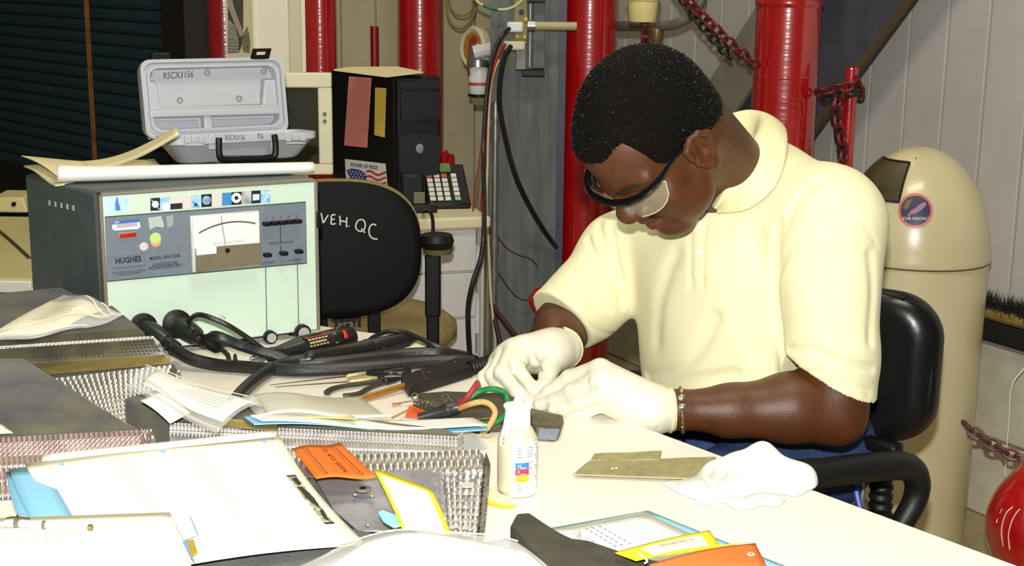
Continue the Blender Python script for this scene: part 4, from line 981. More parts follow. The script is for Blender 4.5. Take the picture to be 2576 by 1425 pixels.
lay('manila_booklet', 'folded manila booklet sloping up onto the grey case', [A0, B0, B1, A1], m_man, 'booklet', lift=lambda u, v: UP*(-.018*math.sin(math.pi*min(1, u*1.0))*(1-.3*u)), th=.006, nu=24)
r0, r1 = T(146, 462, zt_), T(788, 437, zt_)
dr_ = unit(r1-r0); side = np.cross(UP, dr_)
V = []; F = []; nr = 30; ns = 24
for i in range(nr+1):
    s = i/nr; r = .0165*(1-.25*s)+.003*math.exp(-s*14); c_ = r0+(r1-r0)*s+UP*r*.86
    for k in range(ns):
        a_ = -1.2+5.9*k/(ns-1); rr = r*(1-.16*k/(ns-1)); V.append(c_+side*rr*math.cos(a_)*1.25+UP*rr*math.sin(a_)*.85)
for i in range(nr):
    for k in range(ns-1): F.append([i*ns+k, i*ns+k+1, (i+1)*ns+k+1, (i+1)*ns+k])
tag(obj('paper_roll', (A(V), F), m_pap, solid=.0012), 'long loosely rolled white drawing lying on the power supply', 'paper roll')

# ------------------------------------------------------------------ grey plastic case
zr = ztop+.058; TL_ = .006; cf0, cf1 = T(430, 350, zr), T(803, 331, zr)
kx = unit(cf1-cf0); KW = np.linalg.norm(cf1-cf0); ky = np.cross(UP, kx); KD = .11
gc_ = thing('tool_case', 'open grey plastic carrying case with black handle and lettered lid', 'case', cf0+kx*KW/2+ky*KD/2-UP*.058)
m_gp = M('silver_grey_plastic', 'b6b9be', .42, bump=.12, bs=300, var=.04, vs=20)
zb0 = ztop+.0085
ins = .026
def ring(z, i, r=.022): return [cf0*A([1, 1, 0])+kx*(KW/2+a)+ky*(KD/2+b)+UP*(z-TL_*(b/KD+.5)) for a, b in rrect(KW-2*i, KD-2*i, r, 5)]
R0, R1, R2, R3, R4 = ring(zb0, ins+.006), ring(zb0+.004, ins), ring(zr-.016, .007), ring(zr-.012, 0), ring(zr, 0)
R5, R6 = ring(zr, .007), ring(zb0+.006, ins+.007)
n = len(R0); V = R0+R1+R2+R3+R4+R5+R6; F = [list(range(n))[::-1], [6*n+k for k in range(n)]]
for j in range(6):
    for k in range(n): F.append([j*n+k, j*n+(k+1) % n, (j+1)*n+(k+1) % n, (j+1)*n+k])
obj('tray', (A(V), F), m_gp, gc_, auto=30)
# front relief: handle recess plate, latch lugs
fo = cf0*A([1, 1, 0])-ky*.001
def tpx(x, y, off=0.): p = on_plane(x, y, fo+ky*off, ky); return p
def tbox(x0, y0, x1, y1, d, off=0.): 
    a, b, c, d_ = tpx(x0, y1), tpx(x1, y1), tpx(x1, y0), tpx(x0, y0); return prism([p+ky*off for p in (a, b, c, d_)], -ky*d)
obj('label_plate', tbox(545, 337, 690, 356, .004, .006), m_gp, gc_, bevel=.001)
obj('handle_recess', tbox(556, 358, 680, 395, .004, .018), M('recess_grey', '9a9da4', .5), gc_, bevel=.002)
for x0 in (527, 685): obj('handle_lug', tbox(x0, 340, x0+20, 378, .006, .010), m_gp, gc_, bevel=.002)
for x0 in (464, 718):
    for i, (a, b, c, d) in enumerate(((0, -3, 16, 17), (18, -2, 34, 14), (36, -3, 52, 15), (2, 18, 50, 23))):
        obj('latch_lug', tbox(x0+a, 345-(x0 > 600)*5+b, x0+c, 345-(x0 > 600)*5+d, .005, .003), m_gp, gc_, bevel=.0015)
hp = [tpx(x, y)-ky*.006 for x, y in ((548, 346), (548, 372), (551, 394), (565, 401), (620, 400), (675, 396), (689, 388), (690, 360), (687, 338))]
obj('handle', tube(hp, .0062, 8, smooth=5, flat=.8, up=ky), m_black, gc_)
f_ = lambda u, v, h=0.: tpx(566+u, 353-v)-ky*(.0002+h)
obj('lettering', join(text('RSCX3156', f_, 0, 1, 18, h=-.0050+.0052, shear=.1, xs=.62), text('T6', f_, 80, 4, 18, h=.0002, shear=.1, xs=.8)), M('marker_ink', '3a3a40', .6), gc_, smooth=False)
# lid
hz_ = cf0*A([1, 1, 0])+ky*KD+UP*(zr-.002-TL_)
LT0 = W(346, 146, 1.0); 
lb = hz_; lean = unit(UP*1.0+ky*.16); ln = np.cross(kx, lean)   # faces the camera
def lpx(x, y, off=0.): return on_plane(x, y, lb-ln*0+ln*off, ln)
def luv(x, y): p = lpx(x, y); return (p-lb)@kx, (p-lb)@lean
c1, c2, c3, c4 = luv(372, 352), luv(726, 335), luv(707, 143), luv(344, 152)
u0_, u1_ = (c1[0]+c4[0])/2, (c2[0]+c3[0])/2; v1_ = (c3[1]+c4[1])/2
lo = plane_map(lb, kx, lean); LWd = u1_-u0_; um = (u0_+u1_)/2; vm = v1_/2-.002
def lring(i, d, r=.018): return [lo(um+a, vm+b, d) for a, b in rrect(LWd-2*i, v1_+.004-2*i, r, 5)]
rs = [lring(.012, -.040), lring(.004, -.032), lring(0, -.006), lring(0, .006), lring(.006, .006), lring(.008, -.001), lring(.011, -.001), lring(.0115, .004), lring(.016, .004), lring(.0185, -.022)]
n = len(rs[0]); V = sum(rs, []); F = [list(range(n))[::-1], [(len(rs)-1)*n+k for k in range(n)]]
for j in range(len(rs)-1):
    for k in range(n): F.append([j*n+k, j*n+(k+1) % n, (j+1)*n+(k+1) % n, (j+1)*n+k])
ld = obj('lid', (A(V), F), m_gp, gc_, auto=25)
def lpoly(pts, d0, h, name='lid_relief', bev=.003, mat=None): return obj(name, prism([lo(*luv(*p), d0) for p in pts], ln*h), mat or m_gp, ld, bevel=bev, bseg=3)
lpoly([(362, 166), (700, 160), (702, 198), (668, 198), (664, 206), (664, 262), (408, 272), (402, 210), (394, 202), (366, 202)], -.024, .007, 'upper_panel')
lpoly([(368, 206), (392, 206), (400, 214), (406, 270), (704, 262), (705, 284), (376, 290), (378, 258), (370, 252)], -.024, .022, 'ridge_frame', .005)
lpoly([(668, 200), (702, 198), (706, 264), (662, 266)], -.024, .020, 'ridge_end', .004)
lpoly([(374, 278), (704, 268), (706, 288), (374, 297)], -.010, .015, 'ridge', .004)
lpoly([(512, 288), (534, 287), (538, 340), (516, 342)], -.022, .022, 'divider', .004)
for x0, x1 in ((378, 505), (540, 704)):
    yy = lambda x: -.03*(x-378)
    lpoly([(x0, 304+yy(x0)), (x1, 304+yy(x1)), (x1+3, 346+yy(x1)), (x0+3, 350+yy(x0))], -.024, .004, 'pocket', .002, M('pocket_grey', 'aeb1b8', .45))
m_rg = M('ring_grey', '7d8086', .5)
for x, y in ((382, 184), (528, 181), (671, 178), (459, 251), (609, 246), (561, 325), (684, 321)):
    u, v = luv(x, y); obj('moulded_ring', lathe([(.0036, 0), (.0036, .0022), (.0058, .0022), (.0058, 0)], lo(u, v, -.0172 if y < 300 else -.0202), ln, 20), m_rg, ld)
f_ = lambda u, v, h=0.: lo(*luv(416+u, 197-v+u*-.06), -.0164)
obj('lettering', text('RSCX3156', f_, 0, 0, 24, shear=.1, xs=.72), M('marker_ink', '3a3a40', .6), ld, smooth=False)
for x, y, op in ((405, 138, 0), (651, 130, 1)):
    u, v = luv(x, 150); b0 = lo(u-.018, v_ := v1_+.001, -.004)
    g = lambda du, dv, dd: lo(u+du, v1_+dv, dd)
    if not op: obj('latch', (A([g(-.019, -.004, .006), g(.019, -.004, .006), g(.019, -.004, -.02), g(-.019, -.004, -.02), g(-.017, .012, .004), g(.017, .012, .004), g(.017, .012, -.02), g(-.017, .012, -.02)]), HEXF), m_black, gc_, bevel=.002)
    else:
        for a_, b_ in ((-.019, -.009), (.009, .019)): obj('latch', (A([g(a_, -.004, .006), g(b_, -.004, .006), g(b_, -.004, .002), g(a_, -.004, .002), g(a_+.004, .016, .014), g(b_+.004, .016, .014), g(b_+.004, .016, .010), g(a_+.004, .016, .010)]), HEXF), m_black, gc_, bevel=.001)
        for z_, z2, s2 in ((-.004, .004, 0), (.010, .016, .003)): obj('latch', (A([g(-.012+s2, z_, .008+s2*1.5), g(.012+s2, z_, .008+s2*1.5), g(.012+s2, z_, .003+s2*1.5), g(-.012+s2, z_, .003+s2*1.5), g(-.012+s2, z2, .011+s2), g(.012+s2, z2, .011+s2), g(.012+s2, z2, .006+s2), g(-.012+s2, z2, .006+s2)]), HEXF), m_black, gc_, bevel=.001)
# ================================================================== FOREGROUND PARTS ON THE TABLE
m_felt = M('dark_felt', '625d3e', .95, var=.45, vs=13, col2='1f2226', bump=.35, bs=600, sheen=.2)
m_felt2 = M('grey_felt', '5c5c58', .95, var=.3, vs=18, bump=.6, bs=260)
m_foil = M('woven_foil', 'e8e4e0', .30, metal=.9, var=.18, vs=40)
m_foilg = M('golden_foil', 'b8a468', .4, metal=.6, var=.2, vs=40)
m_foilm = M('mauve_foil', 'd6c4be', .30, metal=.9, var=.2, vs=40)
m_bag = M('clear_bag', 'ffffff', .12, alpha=.26, spec=.9)
m_form = M('cream_form_paper', 'fdfae6', .6); m_blue = M('light_blue_card', '8fcbe6', .55); m_ory = M('orange_tag_card', 'e2701c', .6); m_yel = M('yellow_tag_card', 'f2e428', .55)
m_pline = M('form_print', 'd6cda0', .6); m_wsheet = M('bright_white_sheet', 'f3f3ef', .6)

def quilt(f, nu, nv, amp, per=4, sharp=.5, jit=0., seed=1):
    """a sheet pressed into nu x nv pillow cells: real relief"""
    U, Vn = nu*per, nv*per; rng = np.random.default_rng(seed)
    J = rng.normal(0, 1, (nv+2, nu+2))*jit; e = 1e-3; P = []
    for j in range(Vn+1):
        for i in range(U+1):
            u, v = i/U, j/Vn; p = f(u, v)
            a = f(min(u+e, 1), v)-f(max(u-e, 0), v); b = f(u, min(v+e, 1))-f(u, max(v-e, 0)); n = np.cross(a, b); n = n/(np.linalg.norm(n)+1e-12)
            h = (abs(math.sin(math.pi*u*nu))*abs(math.sin(math.pi*v*nv)))**sharp
            P.append(p+n*(amp*h*(1+J[min(int(v*nv), nv), min(int(u*nu), nu)])))
    w = U+1; return A(P), [[j*w+i, j*w+i+1, (j+1)*w+i+1, (j+1)*w+i] for j in range(Vn) for i in range(U)]
def path_sheet(L, R):
    """surface swept between two matching profiles (lists of points): u along the profile's length, v from L to R"""
    L, R = A(L), A(R); m = len(L)-1
    def f(u, v):
        t = u*m; i = min(int(t), m-1); s = t-i; return (L[i]*(1-s)+L[i+1]*s)*(1-v)+(R[i]*(1-s)+R[i+1]*s)*v
    return f
def foam(name, label, top, bot, cat='insulation block', mat=None, bevel=.006):
    """block from matching top and bottom outlines"""
    t = thing(name, label, cat, A([*np.mean(A(top), 0)[:2], min(p[2] for p in bot)])); n = len(top)
    V = list(bot)+list(top); F = [list(range(n))[::-1], [n+k for k in range(n)]]+[[k, (k+1) % n, n+(k+1) % n, n+k] for k in range(n)]
    obj('core', (A(V), F), mat or m_felt, t, bevel=bevel, bseg=3)
    return t
def drop(ps, z, dx=0, dy=0): return [A([p[0]+dx, p[1]+dy, z]) for p in ps]
def bag(name, label, cs, lift, mat=None, inner=None, nu=26, nv=14, cat='plastic bag', gap=.003, hem=True):
    g = bil(*cs); f = lambda u, v: g(u, v)+UP*lift(u, v)
    t = thing(name, label, cat, np.mean(A(cs), 0))
    obj('pouch', join(grid(lambda u, v: f(u, v)+UP*gap*(16*u*(1-u)*v*(1-v))**.5, nu, nv), grid(lambda u, v: f(u, v)-UP*gap*.4, nu, nv)), mat or m_bag, t)
    if inner:
        u0, u1, v0, v1, pm = inner; h = lambda u, v: f(u0+(u1-u0)*u, v0+(v1-v0)*v)+UP*gap*.3
        p_ = obj('paper', grid(h, nu, nv), pm, t, solid=.0004)
    if hem:
        for v_ in (.02, .05): obj('seal_strip', tube([f(u, v_)+UP*gap for u in np.linspace(0, 1, 16)], .0009, 5, smooth=0), M('seal_clear', 'f4f2e0', .15, alpha=.7), t)
    return t, f

# --- back left: dark felt block with a bag of papers
zA = .84
topA = [T(-60, 742, zA), T(210, 716, zA), T(262, 748, zA), T(340, 815, zA-.010), T(384, 845, .8155)+A([-.012, .012, .004]), T(-80, 876, .8155)+A([0, .012, .004])]
tA = foam('felt_block', 'dark felt block at the left border touching the power supply\'s side', topA, drop(topA, TZ))
bA, fA_ = bag('paper_bag_clear', 'clear bag of cream papers lying on the felt block beside the power supply', [T(-60, 868, .84), T(215, 826, .842), T(312, 792, .85), T(160, 738, .875)], lambda u, v: .012*math.sin(math.pi*u)*math.sin(2.4*v)+.003*math.sin(9*u+4*v), inner=(.0, .80, .08, .86, M('cream_doc', 'ded3b2', .6)))
m_fold = M('bag_crease', 'fbf6d8', .08, alpha=.75, spec=1.)
for i, (p0, p1) in enumerate((((.1, .12), (.95, .5)), ((.55, .25), (.98, .62)), ((.5, .88), (.97, .66)), ((.7, .92), (.99, .8)))):
    obj('crease', tube([fA_(p0[0]+(p1[0]-p0[0])*k/8, p0[1]+(p1[1]-p0[1])*k/8+.03*math.sin(k*.8))+UP*.006 for k in range(9)], .0016, 5, flat=.5), m_fold, bA)
obj('print', join(*[quads(lambda u, v, h: fA_(u, v)+UP*.0045, [(.25+.02*k, .35+.055*k, .62, .36+.055*k)], seg=6) for k in range(5)]), M('doc_print', 'a89e84', .6), bA, smooth=False)

# --- stepped foil tray
zt0 = .8155
Lp = [T(-80, 876, zt0), T(-80, 886, zt0-.004), T(-80, 925, .785), T(-80, 946, .784), T(-80, 962, .784), T(-80, 990, .780)]
Rp = [T(384, 845, zt0), T(388, 853, zt0-.004), T(412, 893, .785), T(418, 897, .784), T(436, 916, .782), T(440, 924, .778)]
tB = thing('foil_tray', 'stepped tray of crinkled silver foil beside the power supply', 'insulation tray', T(200, 950))
def rowf(i, j): return bil(Lp[i], Rp[i], Rp[j], Lp[j])
_l = [p+A([0, .004, -.004]) for p in Lp]+[A([*Lp[5][:2], TZ]), A([*(Lp[0]+[0, .004, 0])[:2], TZ])]; _r = [p+A([0, .004, -.004]) for p in Rp]+[A([*Rp[5][:2], TZ]), A([*(Rp[0]+[0, .004, 0])[:2], TZ])]
n = len(_l); cB = obj('core', (A(_l+_r), [list(range(n))[::-1], [n+k for k in range(n)]]+[[k, (k+1) % n, n+(k+1) % n, n+k] for k in range(n)]), m_felt, tB)
obj('foil_wall', quilt(rowf(0, 2), 46, 6, .0040), m_foil, tB)
obj('foil_ledge', quilt(rowf(2, 4), 70, 5, .0012, per=3), m_foilg, tB)
ft = [T(125, 957, .767), T(432, 918, .766), T(350, 1052, .748), T(300, 1060, .748)]
obj('foil_slope', quilt(bil(T(60, 962, .7835), T(434, 918, .7815), T(372, 1062, .752), T(200, 1110, .752)), 26, 13, .0036), m_foil, tB)
obj('foil_end', quilt(path_sheet([Rp[0], Rp[2], Rp[4]], [Rp[0]+[.012, -.004, -.01], Rp[2]+[.018, -.004, -.025], Rp[4]+[.012, -.004, -.024]]), 9, 4, .0032, jit=.5), m_foil, tB)

# --- left block C: felt top, foil front
zc1, zc2 = .845, .815
tC_top = [T(-90, 905, zc1), T(62, 902, zc1), T(305, 1052, zc2), T(362, 1082, zc2-.004), T(-90, 1108, zc2)]
tC = foam('felt_block', 'olive felt block with a foil front, nearest the left border under the cream forms', tC_top, [T(-90, 905, TZ), T(62, 902, TZ)+[-.02, -.03, 0], A([*T(305, 1052, zc2)[:2], TZ]), A([*T(362, 1082, zc2)[:2], TZ]), A([*T(-90, 1108, zc2)[:2], TZ])])
c0_, c1_ = T(-90, 1106, zc2+.001), T(350, 1082, zc2-.003)
dn = A([.004, -.010, 0])
Lq = [c0_, c0_+dn+[0, 0, -.004], c0_+dn*1.6+[0, 0, -.02], c0_+dn*1.9+[0, 0, -.074]]
Rq = [c1_, c1_+dn+[0, 0, -.004], c1_+dn*1.6+[0, 0, -.02], c1_+dn*1.9+[0, 0, -.072]]
fq_ = path_sheet(Lq, Rq); obj('foil_front', quilt(lambda u, v: fq_(v, u), 34, 9, .0036), m_foilm, tC)
q = Rq[0]; obj('foil_corner', quilt(path_sheet([Rq[0], Rq[1], Rq[2], Rq[3]], [q+[.012, .012, -.003], q+[.018, .008, -.01], q+[.02, .006, -.03], q+[.018, .006, -.072]]), 6, 4, .003, jit=.6), m_foilm, tC)
lay('cream_slip', 'cream paper corner sticking out at the left border on the olive felt block', [T(-60, 1060, zc2+.010), T(2, 1068, zc2+.004), T(32, 1090, zc2+.003), T(-60, 1094, zc2+.003)], m_form, 'paper', nu=4, nv=4)

# --- long block D/E: dark with foil front
zd1 = .79
Dt = [T(312, 1002, zd1), T(455, 962, zd1), T(640, 1018, zd1-.004), T(1120, 1078, zd1-.012), T(1154, 1090, zd1-.014), T(1150, 1098, zd1-.016), T(425, 1062, zd1)]
Db = [A([*p[:2], TZ]) for p in Dt]
tD = foam('foil_wrapped_block', 'long dark block with a silver foil front, lying under the blue and white sheets', Dt, Db)
L1, R1_ = T(428, 1063, zd1+.001), T(1151, 1098, zd1-.015)
mid = T(700, 1076, zd1); nd = unit(A([-(R1_-L1)[1]*-1, -(R1_-L1)[0], 0]))
nd = unit(np.cross(R1_-L1, UP)); nd = nd if nd[1] < 0 else -nd
prof = lambda p, h: [p+nd*.001, p+nd*.004-UP*.002, p+nd*.008-UP*.010, p+nd*.009-UP*(h)]
fe = path_sheet(prof(L1, zd1-TZ-.002), prof(R1_, zd1-.015-TZ-.002)); obj('foil_front', quilt(lambda u, v: fe(v, u), 80, 7, .0028), m_foil, tD)
obj('foil_end', quilt(path_sheet(prof(R1_, .032), [p+nd*.001+unit(R1_-L1)*.006+[0, .02, 0] for p in prof(R1_, .032)]), 6, 4, .002), m_foil, tD)
obj('mesh_top', quilt(bil(T(560, 1052, zd1+.001), T(700, 1068, zd1+.001), T(690, 1088, zd1+.001), T(500, 1066, zd1+.001)), 30, 7, .0012, per=3), m_foilg, tD)
for pth in ([T(1160, 1100, TZ+.001), T(1205, 1094, TZ+.001), T(1235, 1103, TZ+.001)],): pass

# --- block F: big foil block with a metal plate
zf1, zf0 = .792, .780
FT = [T(740, 1150, zf1), T(1200, 1128, zf1), T(1219, 1140, zf1-.004), T(1226, 1175, zf1-.01), T(1216, 1300, zf0-.008), T(1196, 1362, zf0-.012), T(720, 1372, zf0-.012)]
tF = foam('foil_block', 'foil wrapped block with a riveted grey metal plate beside the bottle', FT, [A([*p[:2], TZ]) for p in FT], bevel=.008)
o_ = .0015
g1 = bil(T(745, 1152, zf1+o_), T(1206, 1132, zf1+o_), T(1214, 1182, zf1-.003+o_), T(760, 1205, zf1-.003+o_))
obj('foil_band', quilt(g1, 27, 2, .0042, per=6), m_foil, tF)
g2 = bil(T(1085, 1183, zf1-.003+o_), T(1216, 1180, zf1-.003+o_), T(1198, 1356, zf0-.010+o_), T(1110, 1350, zf0-.010+o_))
obj('foil_face', quilt(g2, 8, 10, .0042, per=5, jit=.35, seed=4), m_foil, tF)
g3 = bil(T(1217, 1140, zf1-.002), T(1228, 1170, zf1-.016), T(1212, 1352, zf0-.034), T(1197, 1362, zf0-.010))
obj('foil_edge', quilt(lambda u, v: g3(u, v)+A([.003, 0, .001]), 3, 20, .003, jit=.4, seed=5), M('shaded_foil', '8a857c', .35, metal=.85, var=.3, vs=50), tF)  # shade of the side face is put into this darker foil colour
m_plate = M('scratched_plate', 'a0a2a8', .45, metal=.55, var=.25, vs=25, bump=.1, bs=90)
zp = zf1+.002
pl_ = [T(790, 1202, zp), T(1085, 1186, zp), T(1090, 1290, zf0+.001), T(1000, 1330, zf0), T(990, 1342, zf0-.002), T(900, 1340, zf0-.002), T(840, 1290, zf0)]
obj('metal_plate', prism(pl_, (0, 0, .0022)), m_plate, tF, bevel=.001)
p_ = T(913, 1232, zp+.002); obj('hole_rim', lathe([(.004, 0), (.010, .0001), (.010, .0012), (.004, .0016)], p_, n=18), m_plate, tF); obj('hole', lathe([(.0042, .0016), (.0038, .0019)], p_, n=14), m_black, tF)
for x, y in ((893, 1246), (935, 1249), (925, 1322)): obj('rivet', lathe([(.003, 0), (.003, .0006), (.001, .0014)], T(x, y, zp+.0005 if y < 1300 else zf0+.002), n=10), m_foil, tF)
obj('dark_opening', poly_on(lambda u, v, h: T(u, v, zf0+.0085 if v < 1250 else zf0+.0035), [(945, 1215), (975, 1222), (1000, 1260), (1012, 1300), (960, 1300), (962, 1260)]), M('dark_opening', '1a1a1c', .5), tF, smooth=False)
tape = bil(T(1030, 1184, zf1+.004), T(1114, 1182, zf1+.004), T(1120, 1300, zf0+.002), T(1060, 1300, zf0+.002))
obj('tape', grid(lambda u, v: tape(u, v), 4, 6), M('grey_tape', 'a4a4aa', .3, metal=.3, alpha=.8, var=.3, vs=90), tF)
obj('round_patch', lathe([(.0085, 0), (.0085, .001)], T(1176, 1222, zf1+.002), n=20), M('patch_grey', 'c9c8c4', .4), tF)

# --- sheets edge-on over the long block: blue folder, white sheets, clear bag
def wavy(a, k, ph=0.): return lambda u, v: UP*(a*math.sin(k*u+ph)*(1-.3*v))
zs1 = zd1+.004
lay('blue_folder', 'blue folder seen almost edge-on across the long foil block', [T(640, 1074, zs1), T(1232, 1084, TZ+.028), T(1205, 1062, TZ+.020), T(612, 1052, zs1)], m_blue, 'folder', lift=wavy(.005, 6, .5), th=.0012)
lay('white_sheets', 'white sheets on the thin blue folder across the long foil block', [T(660, 1066, zs1+.005), T(1225, 1078, TZ+.033), T(1190, 1058, TZ+.026), T(628, 1050, zs1+.004)], m_wsheet, 'papers', lift=wavy(.0045, 6.6, .9), th=.002)
lay('yellow_sheet', 'pale yellow sheet beneath the clear bag behind the white sheets', [T(640, 1046, zs1+.003), T(900, 1056, zs1+.001), T(860, 1030, zs1-.02), T(655, 1030, zs1-.004)], M('pale_yellow_paper', 'ecdc92', .6), 'paper', th=.0006)
bB, fB_ = bag('clear_bag', 'wavy clear bag lying behind the blue and white sheets', [T(652, 1055, zs1+.006), T(985, 1058, zs1-.012), T(905, 1000, .752), T(610, 998, .79)], lambda u, v: .012*math.sin(math.pi*u)*math.sin(math.pi*v*.8+.3)+.004*math.sin(7*u), inner=(.08, .96, .1, .9, M('pale_doc', 'e4e0c6', .6, alpha=.75)))
bC, fC_ = bag('document_bag', 'clear zip bag with a white document propped on the long dark block', [T(318, 978, .815), T(545, 1088, .812), T(655, 1018, .825), T(372, 925, .825)], lambda u, v: .006*math.sin(math.pi*v)+.003*math.sin(6*u+2*v), inner=(.12, .97, .2, .93, m_wsheet))
obj('document_print', join(*[quads(lambda u, v, h: fC_(u, v)+UP*.0042, [(.42+.03*k, .40+.07*k, .86, .405+.07*k)], seg=5) for k in range(5)]), M('doc_print', 'a89e84', .6), bC, smooth=False)
obj('document_seal', ribbon(lambda u, v, h: fC_(u, v)+UP*.0044, [(.84+.018*math.cos(a), .74+.03*math.sin(a)) for a in np.linspace(0, 6.3, 16)], .006), M('doc_print', 'a89e84', .6), bC, smooth=False)
for p0, p1 in (((.05, .3), (.75, .14)), ((.02, .82), (.5, .86)), ((.1, .97), (.9, .96))):
    obj('crease', tube([fC_(p0[0]+(p1[0]-p0[0])*k/8, p0[1]+(p1[1]-p0[1])*k/8+.02*math.sin(k*.9))+UP*.004 for k in range(9)], .0013, 5, flat=.5), m_fold, bC)
lay('white_label', 'small white label slip hanging from the document bag over the dark block', [T(352, 1008, .818), T(428, 1068, .800), T(478, 1040, .812), T(400, 984, .822)], m_wsheet, 'label', lift=lambda u, v: UP*.003*math.sin(3*u), th=.0004, nu=8, nv=6)

# --- cream forms on a blue folder
zs2 = .823
sup = [T(30, 1190, zs2-.004), T(690, 1112, zs2-.012), T(905, 1338, .800), T(640, 1460, .800), T(-60, 1500, .802)]
tG = foam('grey_felt_pad', 'grey felt pad carrying the cream forms, its edge showing below them', [T(70, 1225, zs2-.006), T(640, 1160, zs2-.010), T(760, 1300, .803), T(1010, 1352, .788), T(800, 1480, .790), T(-80, 1540, .800)], [A([*T(x, y, z)[:2], TZ]) for x, y, z in ((70, 1225, zs2), (640, 1160, zs2), (760, 1300, .803), (1010, 1352, .788), (800, 1480, .79), (-80, 1540, .8))], mat=m_felt2)
def sag(u, v): return UP*(-.012*u**3*v+.002*math.sin(4*u))
bc_ = [T(14, 1184, zs2), T(690, 1108, zs2), T(850, 1330, .812), T(150, 1430, .812)]
gb = bil(*bc_)
tag(obj('blue_folder', join(grid(lambda u, v: gb(u, v)+A([-.012*math.sin(math.pi*v)*(1-u), 0, 0])+sag(u, v)-UP*.0022, 16, 10), grid(lambda u, v: gb(u*.12, v)+A([.004-.006*math.sin(math.pi*v)*(1-u), 0, .001]), 3, 10)), m_blue, solid=.0008), 'light blue folder showing along the short edge of the cream forms', 'folder')
fo_c = [T(62, 1170, zs2+.001), T(702, 1094, zs2), T(922, 1344, .806), T(240, 1470, .808)]
gf = bil(*fo_c)
def ff_(u, v, h=0.): return gf(u, v)+sag(u, v)+A([.010*math.sin(math.pi*v)*u*-1*0, 0, 0])+UP*(.0008+h)+(T(700, 1095, zs2)-T(720, 1095, zs2))*(math.sin(math.pi*v)*.9*u*u)
fm = thing('cream_form', 'wide cream printed form with punched holes lying on the light blue folder', 'form', gf(.5, .5))
obj('sheet', grid(lambda u, v: ff_(u, v), 24, 14), m_form, fm, solid=.001)
Ls = []
for v in (.11,): Ls.append(quads(ff_, [(.06, v, .985, v+.003)], .0006, 24))
for u in (.06, .43-.12, .36, .60, .66, .945): Ls.append(join(*[quads(ff_, [(u, .11+.89*k/12, u+.0014, .11+.89*(k+1)/12)], .0006) for k in range(12)]))
rng = np.random.default_rng(3)
for u in (.325, .34, .62, .64, .955, .97):
    v = .13
    while v < .95:
        dv = rng.uniform(.012, .05); Ls.append(quads(ff_, [(u, v, u+.0035, v+dv)], .0006)); v += dv+rng.uniform(.008, .05)
obj('printing', join(*Ls), m_pline, fm, smooth=False)
for u, v in ((.125, .055), (.513, .055), (.925, .055)): obj('punch_hole', poly_on(ff_, [(u+.0095*math.cos(a), v+.018*math.sin(a)) for a in np.linspace(0, 6.283, 17)[:-1]], .0007), m_blue, fm, smooth=False)
bl = [ff_(u, v, .0007) for u, v in ((.925, .40), (.965, .40), (.955, .83), (.915, .83))]
gl = bil(*bl); ph = obj('photo_strip', grid(lambda u, v: gl(u, v), 2, 8), M('strip_cream', 'dcd6ae', .6, var=.9, vs=180, col2='5a5440'), fm, smooth=False)
obj('photo_marks', join(*[poly_on(lambda u, v, h: gl(u, v)+UP*.0005, P) for P in ([(.0, .0), (1, .0), (1, .03), (.0, .03)], [(.25, .08), (.9, .05), (.85, .2), (.4, .22)], [(.15, .25), (.7, .25), (1, .5), (.8, .72), (.3, .55)], [(.5, .75), (.95, .7), (.7, .95), (.3, .9)], [(.0, .97), (1, .97), (1, 1), (0, 1)])]), M('strip_black', '2e2b20', .6), ph, smooth=False)
# clear holder strip along the top
gt = bil(T(104, 1162, zs2+.003), T(694, 1100, zs2+.003), T(690, 1086, zs2+.006), T(112, 1144, zs2+.006))
tag(obj('clear_sleeve', grid(lambda u, v: gt(u, v)+UP*.003*math.sin(3*v), 20, 4), M('sleeve_clear', 'e8e8e2', .12, alpha=.55, spec=.9), solid=.0006), 'clear plastic sleeve edge along the long side of the cream form', 'sleeve')
# second form + pen + tab
z3 = .830
g2_ = bil(T(-60, 1309, z3), T(428, 1292, z3-.004), T(500, 1480, z3-.012), T(-60, 1500, z3-.008))
def f2(u, v, h=0.): return g2_(u, v)+UP*(.003*math.sin(2.5*u)*v+h+.0008)
f2t = thing('cream_form', 'nearest cream form carrying the pen, at the bottom left', 'form', g2_(.5, .5))
obj('sheet', grid(lambda u, v: f2(u, v), 20, 10), m_form, f2t, solid=.0008)
obj('printing', join(quads(f2, [(.02, .24, .60, .247), (.60, .18, .88, .186)], .0006, 12), *[quads(f2, [(u, .20+.1*k, u+.003, .30+.1*k)], .0006) for u in (.61, .875) for k in range(8)], *[quads(f2, [(.05+.07*k, .30, .09+.07*k, .312), (.05+.07*k, .34, .08+.07*k, .35)], .0006) for k in range(7)], *[quads(f2, [(.63+.05*k, .28, .66+.05*k, .29), (.64+.05*k, .38, .67+.05*k, .388)], .0006) for k in range(4)]), m_pline, f2t, smooth=False)
obj('lettering', text('W/O TRAVELER / TASK', lambda u, v, h=0.: f2(.12+u, .165-v*2.6, .0007), 0, 0, .022, xs=1.7), M('form_ink', '8f8656', .6), f2t, smooth=False)
pn = thing('pen', 'white pen with dark bands lying across the top of the nearest form', 'pen', T(120, 1322, z3))
a, b = T(10, 1316, z3+.005), T(232, 1328, z3+.004)
d = b-a; L = np.linalg.norm(d)
obj('barrel', lathe([(.0022, 0), (.0040, .003), (.0040, L*.80), (.0030, L*.92), (.0012, L*.985)], a, d, 14), M('pen_white', 'eceae2', .25), pn)
obj('band', lathe([(.0042, L*.12), (.0042, L*.18)], a, d, 14, cap=False), M('pen_grey', '6c6a62', .3), pn); obj('band', lathe([(.0042, L*.44), (.0042, L*.48)], a, d, 14, cap=False), M('pen_grey', '6c6a62', .3), pn)
